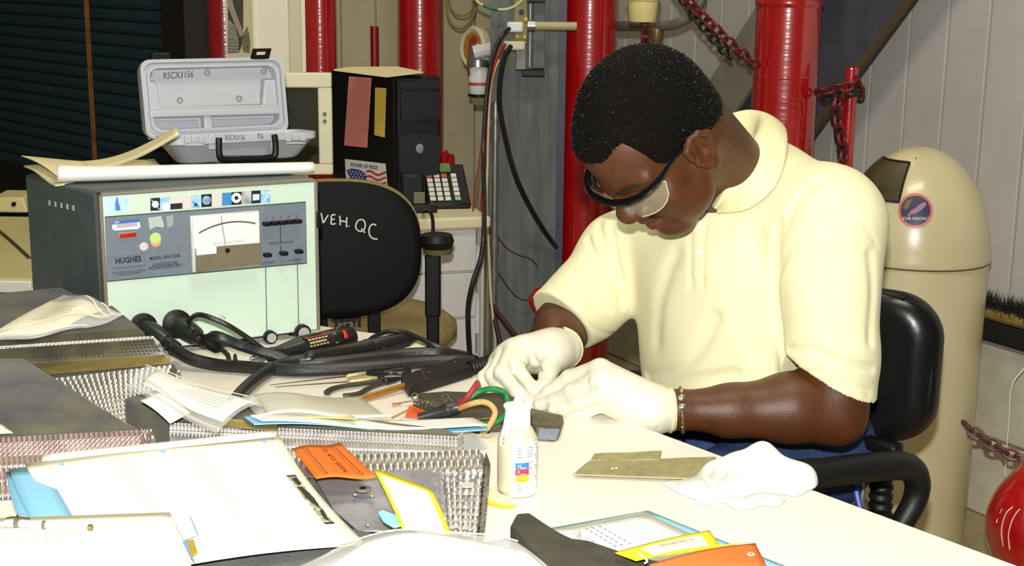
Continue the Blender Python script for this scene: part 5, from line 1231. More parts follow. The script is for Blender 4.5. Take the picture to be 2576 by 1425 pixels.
obj('clip', tube([a+d*.03+UP*.0044, a+d*.1+UP*.0062, a+d*.3+UP*.0058], .0011, 6, smooth=3), M('brass_pen', '8e7c48', .3, metal=.8), pn)
obj('tip', lathe([(.0026, L*.955), (.0036, L*.97), (.0030, L), (.0008, L*1.01)], a, d, 10), M('brass_pen', '8e7c48', .3, metal=.8), pn)
tb = thing('index_tab', 'white index tab with blue edge and gold foot beside the nearest form', 'tab', T(470, 1330, z3-.008))
def sq(pts, z): return [T(x, y, z) for x, y in pts]
obj('tab_face', prism(sq(((434, 1310), (478, 1301), (497, 1348), (462, 1360)), .820), (0, 0, .001)), M('tab_white', 'eeeef2', .4), tb, smooth=False)
obj('tab_edge', prism(sq(((478, 1301), (480, 1303), (499, 1349), (497, 1349)), .821), (0, 0, .001)), M('tab_blue', '5b78c4', .4), tb, smooth=False)
obj('tab_fold', prism(sq(((460, 1364), (474, 1361), (490, 1420), (480, 1404)), .8195), (0, 0, .001)), M('tab_blue2', '7c98d8', .4), tb, smooth=False)
obj('tab_foot', prism(sq(((470, 1363), (487, 1360), (497, 1392), (480, 1400)), .820), (0, 0, .001)), M('tab_gold', 'a8962c', .4), tb, smooth=False)

# --- tags
def mtag(name, label, cs, mat, lift=lambda u, v: 0., th=.0008, nu=12, nv=8):
    g = bil(*cs); f = lambda u, v, h=0.: g(u, v)+UP*(lift(u, v)+h)
    t = thing(name, label, 'tag', np.mean(A(cs), 0)); obj('card', grid(lambda u, v: f(u, v), nu, nv), mat, t, solid=th); return t, f
zt1 = .812
tO, fO = mtag('orange_tag', 'orange handwritten parts tag lying across the foil blocks beside the cream form', [T(735, 1130, zt1), T(855, 1113, zt1), T(948, 1200, zt1), T(795, 1206, zt1-.004)], m_ory, lambda u, v: .002*math.sin(6*u))
m_mk = M('tag_ink', '6a2410', .6)
gO = lambda u, v, h=0.: fO(u, 1-v, .0006)
obj('handwriting', text('D 427-0064', lambda u, v, h=0.: fO(.63-v*.9, .12+u*1.0, .0006), 0, 0, .155, xs=.95, shear=.15), M('tag_pen', '2e1a14', .6), tO, smooth=False)
obj('printing', join(*[quads(lambda u, v, h=0.: fO(u, v, .0006), [(u, .12+.074*k, u+.022, .12+.074*k+.05)]) for u in (.22, .82) for k in range(11)], quads(lambda u, v, h=0.: fO(u, v, .0006), [(.17, .06, .178, .97), (.76, .06, .768, .97)])), m_mk, tO, smooth=False)
zy = .822
yc = [T(938, 1178, zy+.006), T(1085, 1232, zy), T(1140, 1362, zy-.016), T(1010, 1330, zy-.012)]
tY, fY = mtag('yellow_tag', 'yellow-bordered white tag standing over the foil block\'s metal plate', yc, m_yel, lambda u, v: .003*math.sin(3*v))
obj('white_field', grid(lambda u, v: fY(.07+.83*u, .12+.88*v, .0006), 8, 8), m_wsheet, tY)
obj('printing', join(*[quads(lambda u, v, h=0.: fY(u, v, .0011), [(.13, .16+.062*k, .165, .16+.062*k+.035), (.45, .2+.06*k, .46, .2+.06*k+.04)]) for k in range(9)]), M('tag_grey', 'bcbab0', .6), tY, smooth=False)
tag(obj('blue_tab', prism([T(950, 1296, .806), T(962, 1290, .808), T(1000, 1304, .806), T(1022, 1326, .802), T(990, 1332, .800), T(965, 1318, .802)], (0, 0, .004)), M('blue_tab_card', '88c4e4', .5), bevel=.0015), 'light blue plastic tab under the yellow-bordered tag', 'tab')

# --- nearest clear bag with white sheet
bD, fD_ = bag('clear_document_bag', 'large clear bag with white sheet at the bottom edge, nearest the viewer', [T(560, 1520, .79), T(1480, 1500, .765), T(1300, 1368, .795), T(860, 1368, .805)], lambda u, v: .030*math.sin(math.pi*u)*math.sin(math.pi*(.25+.6*v))+.002*math.sin(10*u+5*v), mat=M('milky_bag', 'dcdcda', .15, alpha=.5, spec=.9), inner=(.22, .97, .0, .74, m_wsheet), nu=34, nv=18, hem=False)
obj('hem', tube([fD_(u, .985)+UP*.002 for u in np.linspace(0, 1, 20)], .0016, 6, smooth=0, flat=.5), m_fold, bD)

# --- front right: dark block, blue folder sheet, tags
zh = .772
Ht = [T(1300, 1291, zh+.006), T(1332, 1289, zh+.006), T(1392, 1330, zh), T(1420, 1345, zh), T(1440, 1354, zh), T(1480, 1359, zh), T(1560, 1386, zh), T(1640, 1408, zh), T(1760, 1428, zh), T(1860, 1440, zh), T(2010, 1430, zh), T(2060, 1500, zh), T(1470, 1520, zh), T(1284, 1322, zh)]
tH = foam('dark_felt_strip', 'dark ragged felt strip with notched end at the bottom edge', Ht, [A([*p[:2], TZ]) for p in Ht], mat=M('charcoal_felt', '4a4638', .95, var=.35, vs=20, bump=.7, bs=260), bevel=.003)
lay('blue_folder', 'light blue card under the printed sheet, front right by the dark felt strip', [T(1385, 1330, TZ+.002), T(1630, 1286, TZ+.002), T(2010, 1440, TZ+.002), T(1600, 1500, TZ+.002)], m_blue, 'folder', th=.0012)
lay('blue_folder', 'pale blue card edge between the foil block and the dark felt strip', [T(1210, 1368, TZ+.0015), T(1300, 1352, TZ+.0015), T(1420, 1470, TZ+.0015), T(1240, 1490, TZ+.0015)], M('pale_blue_card', 'b7d8e6', .55), 'folder', th=.001)
sw, = (thing('printed_sheet', 'white sheet with handwriting peeking out left of the dark felt strip', 'sheet', T(1270, 1390, TZ)),)
gS = bil(T(1180, 1378, TZ+.003), T(1292, 1362, TZ+.003), T(1420, 1470, TZ+.003), T(1180, 1490, TZ+.003)); obj('sheet', grid(lambda u, v: gS(u, v), 6, 6), m_wsheet, sw, solid=.0004)
obj('handwriting', join(*[ribbon(lambda u, v, h: gS(u, v)+UP*.0004, [(.5+.05*j+.02*(k % 2), .05+.10*k) for k in range(8)], .008) for j in range(2)]), M('pen_grey2', '8a8a86', .6), sw, smooth=False)
sh_ = thing('printed_sheet', 'white ruled sheet with handwriting lying on the light blue card', 'sheet', T(1600, 1340, TZ))
gS2 = bil(T(1390, 1334, TZ+.0035), T(1618, 1288, TZ+.0035), T(1840, 1392, TZ+.0035), T(1540, 1440, TZ+.0035))
fS2 = lambda u, v, h=0.: gS2(u, v)+UP*(.0004+h)
obj('sheet', grid(lambda u, v: gS2(u, v), 6, 6), m_wsheet, sh_, solid=.0004)
obj('ruling', join(*[join(*[quads(fS2, [(u, .06+.1*k, u+.004, .14+.1*k)], .0002) for k in range(8)]) for u in np.linspace(.5, .97, 10)], quads(fS2, [(.48, .05, .98, .058)], .0002, 8)), M('rule_grey', 'a9b0b4', .6), sh_, smooth=False)
obj('handwriting', join(*[ribbon(fS2, [(.12+.04*j+.035*math.sin(k*1.9+j), .14+.06*k) for k in range(9)], .009, .0003) for j in range(2)], *[quads(fS2, [(u, .1+.07*k, u+.012, .145+.07*k)], .0003) for u in (.28, .34, .42) for k in range(7)]), M('pen_grey2', '8a8a86', .6), sh_, smooth=False)
zt_2 = .786
tY2, fY2 = mtag('yellow_tag', 'yellow-bordered serviceable parts tag lying above the orange tag', [T(1545, 1392, zt_2-.006), T(1785, 1336, zt_2), T(1812, 1376, zt_2), T(1600, 1412, zt_2)], m_yel, lambda u, v: .002*math.sin(3*u))
obj('white_field', grid(lambda u, v: fY2(.22+.66*u, .22+.70*v, .0006), 8, 3), M('tag_cream', 'f4f0dc', .6), tY2)
obj('lettering', text('SERVICEABLE PARTS TAG', lambda u, v, h=0.: fY2(.40+u*.205, .50-v*1.5, .0011), 0, 0, .165, xs=1.0), M('tag_letter', '6e6a58', .6), tY2, smooth=False)
obj('letter_frame', join(quads(lambda u, v, h=0.: fY2(u, v, .0011), [(.38, .28, .39, .62), (.38, .60, .86, .63), (.66, .72, .78, .75)], 0, 6)), M('tag_grey', 'bcbab0', .6), tY2, smooth=False)
lay('yellow_tag_edge', 'yellow edge of a second tag between the white field and the orange tag', [T(1610, 1404, zt_2+.001), T(1790, 1374, zt_2+.001), T(1880, 1366, zt_2), T(1680, 1398, zt_2)], m_yel, 'tag', th=.0006)
tO2, fO2 = mtag('orange_tag', 'orange tag with punched hole at the bottom edge on the dark felt strip', [T(1632, 1422, .790), T(1900, 1368, .796), T(1928, 1424, .788), T(1690, 1452, .786)], M('orange_tag_card2', 'e06c2c', .5, var=.1, vs=12), lambda u, v: .004*math.sin(math.pi*u))
obj('eyelet', lathe([(.002, 0), (.004, 0), (.004, .0008), (.002, .0008)], fO2(.90, .5)+UP*.0004, n=14, cap=False), M('eyelet_white', 'e8e2d8', .3), tO2)
tag(obj('tag_wire', tube([T(1606, 1392, zt_2+.003), T(1618, 1402, zt_2+.003), T(1628, 1412, zt_2+.001), T(1622, 1418, zt_2-.002)], .0012, 6), M('wire_white', 'e8e4da', .4)), 'white tie wire between the yellow-bordered tag and the orange tag', 'wire')
tag(obj('cream_tag', prism([T(1226, 1232, TZ+.002), T(1238, 1232, TZ+.003), T(1300, 1274, TZ+.002), T(1262, 1277, TZ+.001), T(1224, 1262, TZ+.001)], (0, 0, .0012)), M('cream_tag_card', 'efe6b4', .5), smooth=False), 'cream yellow-edged tag tucked between the foil block and the bottle', 'tag')
obj('yellow_edge', prism([T(1226, 1258, TZ+.003), T(1262, 1272, TZ+.003), T(1298, 1272, TZ+.003), T(1296, 1277, TZ+.003), T(1262, 1279, TZ+.003), T(1224, 1266, TZ+.003)], (0, 0, .0006)), m_yel, bpy.data.objects['cream_tag'], smooth=False)
# ================================================================== TOOLS AND SMALL THINGS ON THE TABLE
def R3(x, y, z=TZ): return T(580+x/3.903, 800+y/3.903, z)
m_tool = M('black_tool_plastic', '1a1918', .36, bump=.06, bs=150); m_toolg = M('worn_dark_handle', '35322b', .45, var=.2, vs=60)
m_steel = M('bright_steel', 'c4c2bc', .22, metal=.9); m_brassp = M('brass_knurl', 'bfae7c', .3, metal=.8, bump=.5, bs=600)
# rotary tool
a, b = T(634, 903, .761), T(892, 846, .767); d = unit(b-a); L = np.linalg.norm(b-a); xr = unit(np.cross(d, UP)); ur = np.cross(xr, d)
t = thing('rotary_tool', 'black rotary tool with red and yellow label lying by the mint panel', 'rotary tool', (a+b)/2-[0, 0, .02])
ca = a+d*.0
obj('collet', lathe([(.002, -.004), (.004, 0), (.006, .008), (.0065, .012), (.009, .014), (.009, .020), (.0045, .022), (.0045, .030)], a, d, 12), m_steel, t, auto=30)
obj('nose', lathe([(.0085, .026), (.012, .030), (.0125, .040), (.0115, .044), (.0135, .058), (.0186, .085), (.0197, .092)], a, d, 24), m_tool, t, auto=40)
obj('body', lathe([(.0175, .092), (.0205, .095), (.0205, L*.62), (.0197, L*.63), (.0197, L*.66), (.0205, L*.67), (.0205, L*.93), (.0150, L*.985), (.006, L)], a, d, 24), m_tool, t, auto=40)
def fr_(u, v, h=0.):
    a_ = math.pi/2+.15+v/.0205; c = a+d*(.10+u); return c+(.0207+h)*(-xr*math.cos(a_)*-1+ur*math.sin(a_))
fr2 = lambda u, v, h=0.: a+d*(.10+u)+(.0207+h)*(xr*math.sin(v/.0205-.55)*-1*-1+ur*math.cos(v/.0205-.55))
sgn = 1 if (xr[1] < 0) else -1
def frr(u, v, h=0.):
    th = 1.5-v/.0205; return a+d*(.096+u)+(.0207+h)*(sgn*xr*math.sin(th)+ur*math.cos(th))
lb_ = obj('name_label', grid(lambda u, v: frr(u*.050, v*.020), 8, 8), M('label_black', '241c1a', .4), t)
obj('label_rule', quads(frr, [(0, .0185, .048, .0205)], .0004, 6), M('label_red', 'a8221e', .5), lb_, smooth=False)
obj('label_print', join(*[quads(frr, [(.003+.0065*k, v, .003+.0065*k+w, v+.0022)], .0004) for v, w in ((.0140, .0050), (.0030, .0040)) for k in range(6)]), M('label_grey', 'c8c2b0', .5), lb_, smooth=False)
obj('label_print', join(*[quads(frr, [(.004+.0055*k, .0075, .004+.0055*k+.0048, .0112)], .0004) for k in range(6)]), M('label_gold', 'b8a050', .5), lb_, smooth=False)
obj('label_bars', join(*[quads(frr, [(.053+.0035*k, 0, .0545+.0035*k, .018)], .0004) for k in range(2)]), M('label_grey', 'c8c2b0', .5), t, smooth=False)
obj('slide_switch', grid(lambda u, v: frr(.070+.007*u, .004+.014*v, .0022), 2, 4), M('switch_red', 'c8281c', .45), t, solid=.003)
for k in range(2): obj('vent_slot', quads(frr, [(.0785+.003*k, .004, .080+.003*k, .018)], .0003, 1), M('black_steel', '0a0a0c', .6), t, smooth=False)
p = a+d*L*.80+ur*.016; tag(obj('wire_hanger', tube([p, p+d*.01+ur*.010, p+d*.04+ur*.010, a+d*L*.99+ur*.004, a+d*L*1.01-ur*.006], .0011, 6, smooth=5), m_steel, t), None, None) if False else obj('wire_bail', tube([p, p+d*.012+ur*.008, p+d*.035+ur*.008, a+d*L*1.0+ur*.004, a+d*L*1.02-ur*.008], .0011, 6, smooth=5), m_steel, t)
# weld handpiece
a, b = T(772, 905, .757), T(936, 872, .760); c = T(1048, 850, .762)
t = thing('weld_handpiece', 'black two-section weld handpiece lying in front of the rotary tool', 'handpiece', (a+b)/2-[0, 0, .015])
d1_ = unit(b-a); d2_ = unit(c-b); L1_ = np.linalg.norm(b-a); L2_ = np.linalg.norm(c-b)
obj('front_grip', lathe([(.009, -.006), (.0125, 0), (.0135, .004), (.0135, .014), (.0128, .016), (.0130, L1_*.85), (.0142, L1_*.90), (.0142, L1_*.985), (.0120, L1_)], a, d1_, 24), m_tool, t, auto=40)
obj('rear_grip', lathe([(.0115, -.004), (.0132, .004), (.0138, L2_*.6), (.0125, L2_*.8), (.006, L2_)], b, d2_, 24), m_tool, t, auto=40)
for s_ in (.02, .045): obj('screw', lathe([(.003, 0), (.003, .001), (.001, .0016)], b+d2_*s_+unit(A([.2, -1, -.15]))*.0128, (.2, -1, -.15), 10), m_steel, t)
obj('feed_cable', tube([T(594, 1004, .760), T(618, 976, .756), T(660, 942, .754), T(705, 919, .754), T(745, 908, .756), a-d1_*.0, a+d1_*.004], .0098, 12), m_thick, t)
obj('tail_cord', tube([c-d2_*.01, T(1010, 838, .775), T(980, 834, .778), T(945, 846, .768), T(930, 856, .760)][::-1], .0040, 8), m_thick, t)
tcord('thin_cable', 'thin black cable looping from the handpiece to the black hose end', [T(985, 834, .776), T(1018, 836, .775), T(1052, 850, .770), T(1085, 866, .765), T(1130, 882, .755), T(1175, 893, .750), T(1200, 902, .748)], .0042, m_thick)
# black block tool with copper rod
bl_ = [T(1008, 972, TZ+.001), T(1028, 1001, TZ+.001), T(1190, 950, TZ+.001), T(1176, 916, TZ+.001)]
t = thing('electrode_holder', 'black rectangular electrode holder with a copper rod, beside the gloved hand', 'electrode holder', np.mean(A(bl_), 0))
hh_ = .018
obj('housing', prism(bl_, (0, 0, hh_)), M('matt_black_housing', '121212', .45), t, bevel=.0025)
lbm = bil(*[p+UP*(hh_+.0006) for p in (bl_[0], bl_[3], bl_[2], bl_[1])])
obj('score_line', quads(lambda u, v, h: lbm(u, v), [(.275, .02, .285, .98)]), m_steel, t, smooth=False)
for u, v in ((.36, .5), (.78, .35)): obj('screw', lathe([(.0032, 0), (.0032, .0008), (.001, .0012)], lbm(u, v), n=10), M('dull_screw', '6c6a66', .4, metal=.6), t)
a, b = lbm(.18, .55)-UP*.008, T(874, 1015, .7455)
obj('copper_rod', lathe([(.0052, 0), (.0052, np.linalg.norm(b-a)*.80), (.0050, np.linalg.norm(b-a)*.83), (.0042, np.linalg.norm(b-a)*.85), (.0036, np.linalg.norm(b-a))], a, b-a, 16), M('copper_rod', 'b8843c', .3, metal=.6, var=.15, vs=60), t)
obj('rod_ferrule', cyl(a, a+(b-a)*.06, .0064, 16), M('ferrule_pale', 'cfc6b4', .4), t)
a, b = T(1180, 928, .752), T(1246, 908, .752); d = unit(b-a); L = np.linalg.norm(b-a)
pr_ = []
for k in range(9): pr_ += [(.0105, L*k/9), (.0125, L*(k+.3)/9), (.0125, L*(k+.6)/9), (.0105, L*(k+.9)/9)]
obj('strain_relief', lathe(pr_, a, d, 18), m_blackr, t, auto=20)
# picks
for lab, p0, p1, p2, p3 in (('brass-handled pick with a long thin point, nearer the cables', (390, 660), (1130, 575), (1340, 545), (1480, 552)), ('brass-handled pick with a thin point, nearer the pliers', (440, 680), (1150, 628), (1450, 595), (1500, 590))):
    q0, q1, q2, q3 = R3(*p0, TZ+.003), R3(*p1, TZ+.006), R3(*p2, TZ+.007), R3(*p3, TZ+.008)
    t = thing('pick', lab, 'pick', (q0+q3)/2)
    obj('needle', cyl(q0, q1, .0005, 6, .0011), M('dark_needle', '5c4c2c', .35, metal=.7), t); obj('handle', lathe([(.0015, 0), (.0038, .004), (.0038, np.linalg.norm(q2-q1)-.003), (.0025, np.linalg.norm(q2-q1))], q1, q2-q1, 12), m_brassp, t); obj('end_cap', lathe([(.0038, 0), (.0042, .004), (.0042, np.linalg.norm(q3-q2)), (.002, np.linalg.norm(q3-q2)+.002)], q2, q3-q2, 12), m_tool, t)
t = thing('tweezers', 'black loop-ended tool lying just behind the picks', 'hand tool', R3(1620, 530))
obj('loop', tube([R3(x, y, TZ+.006) for x, y in ((1460, 560), (1560, 545), (1680, 548), (1750, 530), (1740, 505), (1680, 510), (1600, 520), (1500, 540))], .0038, 8), m_tool, t)
obj('shank', tube([R3(1480, 555, TZ+.006), R3(1400, 530, TZ+.005), R3(1300, 525, TZ+.004), R3(1140, 555, TZ+.003)], [.003, .0025, .0018, .0006], 8), M('dark_needle', '5c4c2c', .35, metal=.7), t)
obj('clip_piece', tube([R3(1380, 495, TZ+.004), R3(1560, 480, TZ+.004), R3(1690, 470, TZ+.005)], .0032, 8), m_tool, t)
# pliers
t = thing('pliers', 'dark-handled pliers lying open between the picks and the copper rod', 'pliers', R3(1450, 640))
obj('handle', tube([R3(x, y, TZ+.006) for x, y in ((945, 735), (985, 705), (1090, 675), (1250, 655), (1400, 635), (1500, 618))], [.0055, .0055, .005, .005, .0045, .004], 10, flat=.7), m_toolg, t)
obj('handle', tube([R3(x, y, TZ+.005) for x, y in ((1105, 768), (1180, 762), (1270, 740), (1360, 690), (1440, 660), (1510, 640))], [.0055, .0055, .005, .005, .0045, .004], 10, flat=.7), m_toolg, t)
obj('pivot', lathe([(.007, -.004), (.008, 0), (.007, .004), (.003, .005)], R3(1530, 620, TZ+.007), n=16), m_tool, t)
for dy in (-6, 8): obj('jaw', tube([R3(1540, 620+dy, TZ+.006), R3(1620, 605+dy, TZ+.005), R3(1700, 585, TZ+.004)], [.005, .0035, .0012], 8), m_tool, t)
# brown tile with small parts, clips and wires
tl = [T(1052, 990, TZ+.014), T(1120, 984, TZ+.014), T(1290, 990, TZ+.014), T(1322, 1012, TZ+.014), T(1300, 1068, TZ+.012), T(1200, 1072, TZ+.012), T(1075, 1040, TZ+.012)]
tag(obj('dark_tile', prism([p-UP*.011 for p in tl], (0, 0, .011)), M('brown_tile', '4a4234', .8, var=.4, vs=30, bump=.5, bs=150), bevel=.002), 'flat dark brown insulation piece under the coloured wires', 'insulation piece')
m_clip = M('clip_steel', '8c8676', .3, metal=.75, var=.3, vs=80)
t = thing('alligator_clip', 'metal spring clip lying over the orange tag scrap', 'clip', T(1090, 1020, .755))
q0, q1 = T(1040, 1012, .762), T(1112, 1028, .764); d = unit(q1-q0); s_ = unit(np.cross(d, UP))
obj('jaw', tube([q0, q0+d*.02+UP*.002, q1], [.0025, .004, .0055], 8, flat=.45), m_clip, t); obj('jaw', tube([q0-UP*.004, q0+d*.02-UP*.006, q1-UP*.004], [.0025, .004, .0055], 8, flat=.45), m_clip, t)
obj('spring', tube([q0+d*(.02+.0016*k)+s_*.004*math.cos(k*1.2)+UP*.006*math.sin(k*1.2) for k in range(22)], .0007, 5, smooth=2), m_steel, t)
obj('grip', tube([q1, q1+d*.012+UP*.004], .005, 8, flat=.4), m_clip, t)
tag(obj('lug_terminal', join(tube([R3(1590, 850, TZ+.004), R3(1640, 845, TZ+.004), R3(1700, 830, TZ+.005), R3(1780, 815, TZ+.010)], [.0036, .0034, .0014, .001], 8, flat=.4)), M('copper_lug', 'b07a48', .35, metal=.6)), 'small copper lug terminal beside the spring clip', 'terminal')
for i, (x, y) in enumerate(((2110, 790), (2135, 825), (1810, 775), (1860, 840))):
    p = R3(x, y, TZ+.018); tag(obj('metal_ring', tube([p+A([.0048*math.cos(a_), .003*math.sin(a_), .0045*math.sin(a_)]) for a_ in np.linspace(0, 2*math.pi, 10)[:-1]], .0011, 6, closed=True, smooth=2), m_clip), ('upper small metal ring on the brown piece behind the black connector', 'lower small metal ring on the brown piece behind the black connector', 'small metal ring at the tip of the spring clip', 'small metal ring in front of the spring clip')[i], 'ring')
tag(obj('orange_scrap', prism([T(1019, 1050, TZ+.002), T(1030, 1022, TZ+.012), T(1082, 1032, TZ+.012), T(1078, 1056, TZ+.002)], (0, 0, .0012)), M('orange_scrap', 'd8541c', .6, var=.15, vs=40), smooth=False), 'crumpled orange tag scrap under the spring clip', 'tag')
a, b = T(1052, 1052, .752), T(1156, 1024, .768); L = np.linalg.norm(b-a)
t = thing('cable_connector', 'black tapered connector with red, green and tan wires', 'connector', (a+b)/2-[0, 0, .01])
obj('shell', lathe([(.0065, 0), (.0072, L*.3), (.0100, L*.68), (.0105, L*.70), (.0105, L*.76), (.0100, L*.77), (.0102, L*.97), (.007, L)], a, b-a, 20), M('grey_black_connector', '2c2c2e', .4), t, auto=40)
d = unit(b-a)
obj('green_wire', tube([b-d*.004, T(1180, 1003, .785), T(1208, 985, .795), T(1240, 979, .800), T(1268, 988, .795), T(1276, 1012, .785), T(1272, 1040, .768), T(1250, 1062, .755), T(1222, 1068, .752), T(1198, 1066, .752)], .0042, 10), M('green_wire', '22946c', .45), t)
obj('tan_wire', tube([b-d*.004-UP*.003, T(1182, 1018, .780), T(1210, 1012, .785), T(1232, 1018, .783), T(1245, 1036, .775), T(1240, 1056, .765), T(1226, 1078, .755), T(1212, 1090, .746)], .0042, 10), M('tan_wire', 'd0a566', .45), t)
obj('red_wire', tube([b-d*.004+UP*.003, T(1172, 1004, .785), T(1186, 986, .795), T(1197, 970, .80), T(1201, 964, .80)], .0042, 10), M('dark_red_wire', 'a83238', .45), t)
obj('red_wire', tube([T(1201, 964, .80), T(1204, 974, .795), T(1198, 990, .785), T(1192, 998, .78)], .0036, 10), M('dark_red_wire', 'a83238', .45), t)
# thin sticks on the paper behind the blue folder
tag(obj('wood_stick', tube([T(985, 1052, TZ+.012), T(1030, 1030, TZ+.008)], .0012, 6, smooth=0), M('stick_tan', 'b09048', .6)), 'short thin tan stick beside the orange tag scrap', 'stick')
tag(obj('brass_strip', tube([T(1140, 1062, TZ+.020), T(1240, 1052, TZ+.018)], .0016, 6, smooth=0, flat=.4), M('brass_strip', 'c8b25c', .35, metal=.6)), 'thin brass strip under the green wire', 'strip')
# brown ridged block under the gloved fingertips
bt_ = [T(1318, 1040, .758), T(1330, 1026, .758), T(1416, 1046, .758), T(1412, 1076, .756), T(1376, 1070, .756), T(1352, 1074, .756)]
bb_ = [T(1318, 1058, TZ), T(1330, 1040, TZ), T(1421, 1062, TZ), T(1404, 1110, TZ), T(1390, 1114, TZ), T(1345, 1110, TZ)]
t = thing('tile_sample', 'brown ridged insulation tile held under the gloved fingertips', 'insulation tile', np.mean(A(bb_), 0))
n = 6; obj('tile_body', (A(bb_+bt_), [list(range(n))[::-1], [n+k for k in range(n)]]+[[k, (k+1) % n, n+(k+1) % n, n+k] for k in range(n)]), M('brown_ridged_tile', '6e6450', .7, var=.3, vs=60, bump=.4, bs=200), t, bevel=.003)
gg = bil(T(1332, 1032, .7592), T(1414, 1050, .7592), T(1411, 1074, .7575), T(1345, 1070, .7575))
obj('ridges', quilt(gg, 14, 1, .0014, per=4), M('brown_ridged_tile', None), t)
gg2 = bil(T(1358, 1078, .7565), T(1408, 1080, .7565), T(1398, 1108, .7425), T(1352, 1106, .7425))
obj('grey_face', grid(lambda u, v: gg2(u, v)+A([0, -.0022, .0006]), 4, 4), M('blue_grey_face', '6c7480', .55, var=.3, vs=90), t)

# squeeze bottle
Yb = T(1300, 1240)[1]; zb2 = lambda y: W(1300, y, Yb)[2]
bo = A([T(1300, 1240)[0], Yb+.004, TZ])
m_btl = M('milky_plastic', 'd3cbb0', .35, spec=.5); m_btl.node_tree.nodes['Principled BSDF'].inputs['Subsurface Weight'].default_value = .4; m_btl.node_tree.nodes['Principled BSDF'].inputs['Subsurface Radius'].default_value = (.02, .02, .015)
t = thing('squeeze_bottle', 'translucent squeeze bottle with white cap and hazard label', 'bottle', bo)
rb = .0252; zs_, zn, zc_, zt_c = zb2(1108)-TZ, zb2(1072)-TZ, zb2(1024)-TZ, zb2(1000)-TZ
obj('body', lathe([(rb-.006, 0), (rb-.001, .003), (rb, .008), (rb, zs_), (rb*.96, zs_+.004), (rb*.75, zn-.004), (.0155, zn), (.0135, zn+.003)], bo, n=40), m_btl, t, auto=70)
obj('cap', lathe([(.0158, zn-.002), (.0162, zn), (.0158, zn+.014), (.0160, zc_-.004), (.0180, zc_-.001), (.0180, zc_+.001), (.006, zc_+.004)], bo, n=32), M('cap_white', 'f4f4f2', .4), t, auto=40)
obj('spout', lathe([(.006, zc_+.003), (.0052, zt_c-.004), (.003, zt_c), (.0015, zt_c+.001)], bo, n=16), M('cap_white', 'f4f4f2', .4), t)
def fb2(u, v, h=0.): a_ = -math.pi/2+u/rb; return bo+A([(rb+.0006+h)*math.cos(a_), (rb+.0006+h)*math.sin(a_), v])
lh0, lh1 = zb2(1236)-TZ, zb2(1104)-TZ
lb3 = obj('label', grid(lambda u, v: fb2(-.0075+.039*u, lh0+(lh1-lh0)*v), 14, 2), M('label_white', 'f2f2f0', .5), t)
zc3 = lambda y: zb2(y)-TZ
for nm, y0, y1, m, ch in (('health_bar', 1151, 1166, M('hazard_blue', '3f7cc0', .5), 'H'), ('fire_bar', 1166.5, 1182, M('hazard_red', 'd8384c', .5), 'F'), ('reactivity_bar', 1183, 1199, M('hazard_yellow', 'f2dc1c', .5), 'R')):
    b_ = obj(nm, quads(fb2, [(-.0022, zc3(y1), .0142, zc3(y0))], .0004, 5), m, lb3, smooth=False)
    obj('lettering', text(ch, lambda u, v, h=0.: fb2(u, v, h), .0005, zc3(y1)+.0018, .0062, .0007), M('label_white', None) if ch != 'R' else M('olive_wire', None), b_, smooth=False)
    obj('lettering', quads(fb2, [(.004, zc3(y1)+.001, .011, zc3(y1)+.0019)], .0007, 3), M('label_white', None) if ch != 'R' else M('olive_wire', None), b_, smooth=False)
    obj('score_box', quads(fb2, [(.0142, zc3(y1), .0205, zc3(y0)), ], .0004, 2), m, lb3, smooth=False); obj('score_field', quads(fb2, [(.0148, zc3(y1)+.0006, .0199, zc3(y0)-.0006)], .0007, 2), M('label_white', None), lb3, smooth=False)
rng = np.random.default_rng(8)
obj('printing', join(*[quads(fb2, [(u, zc3(y), u+w, zc3(y)+.0011)], .0004, 2) for y in (1116, 1124, 1131, 1138, 1208, 1215, 1222) for u, w in ((.0, .006), (.012, .0085)) if y < 1200 or u < .005]), M('label_ink', '8c8a84', .5), lb3, smooth=False)
obj('printing', join(*[quads(fb2, [(.024+.0024*k % .007, zc3(1112+9*k), .030, zc3(1112+9*k)+.0013)], .0004, 2) for k in range(11)]), M('label_ink', '8c8a84', .5), lb3, smooth=False)
tgp = [(-.0215, zc3(1035), .0162), (-.0130, zc3(1035), .0162), (-.0150, zc3(1075), .0175), (-.0180, zc3(1118), rb), (-.0250, zc3(1112), rb), (-.0225, zc3(1070), .0190)]
def ft_(u, z, r): a_ = -math.pi/2+u/max(r, .02); return bo+A([(r+.0010)*math.cos(a_), (r+.0010)*math.sin(a_), z])
obj('cap_tag', (A([ft_(*p) for p in tgp]), [[0, 1, 2, 5], [5, 2, 3, 4]]), M('label_white', None), t, smooth=False)
fct = lambda u, v, h=0.: (ft_(-.0222+.0075*v*.9, zc3(1112)+(zc3(1035)-zc3(1112))*u, rb+(.0162-rb)*min(1, max(0, (u-.1)*1.6)))+A([0, -.0004, 0]))
obj('lettering', text('USA', lambda u, v, h=0.: fct(u, 1-v, h), .04, .25, .42, 0, xs=.62), M('label_ink_dark', '4a4a50', .5), t, smooth=False)

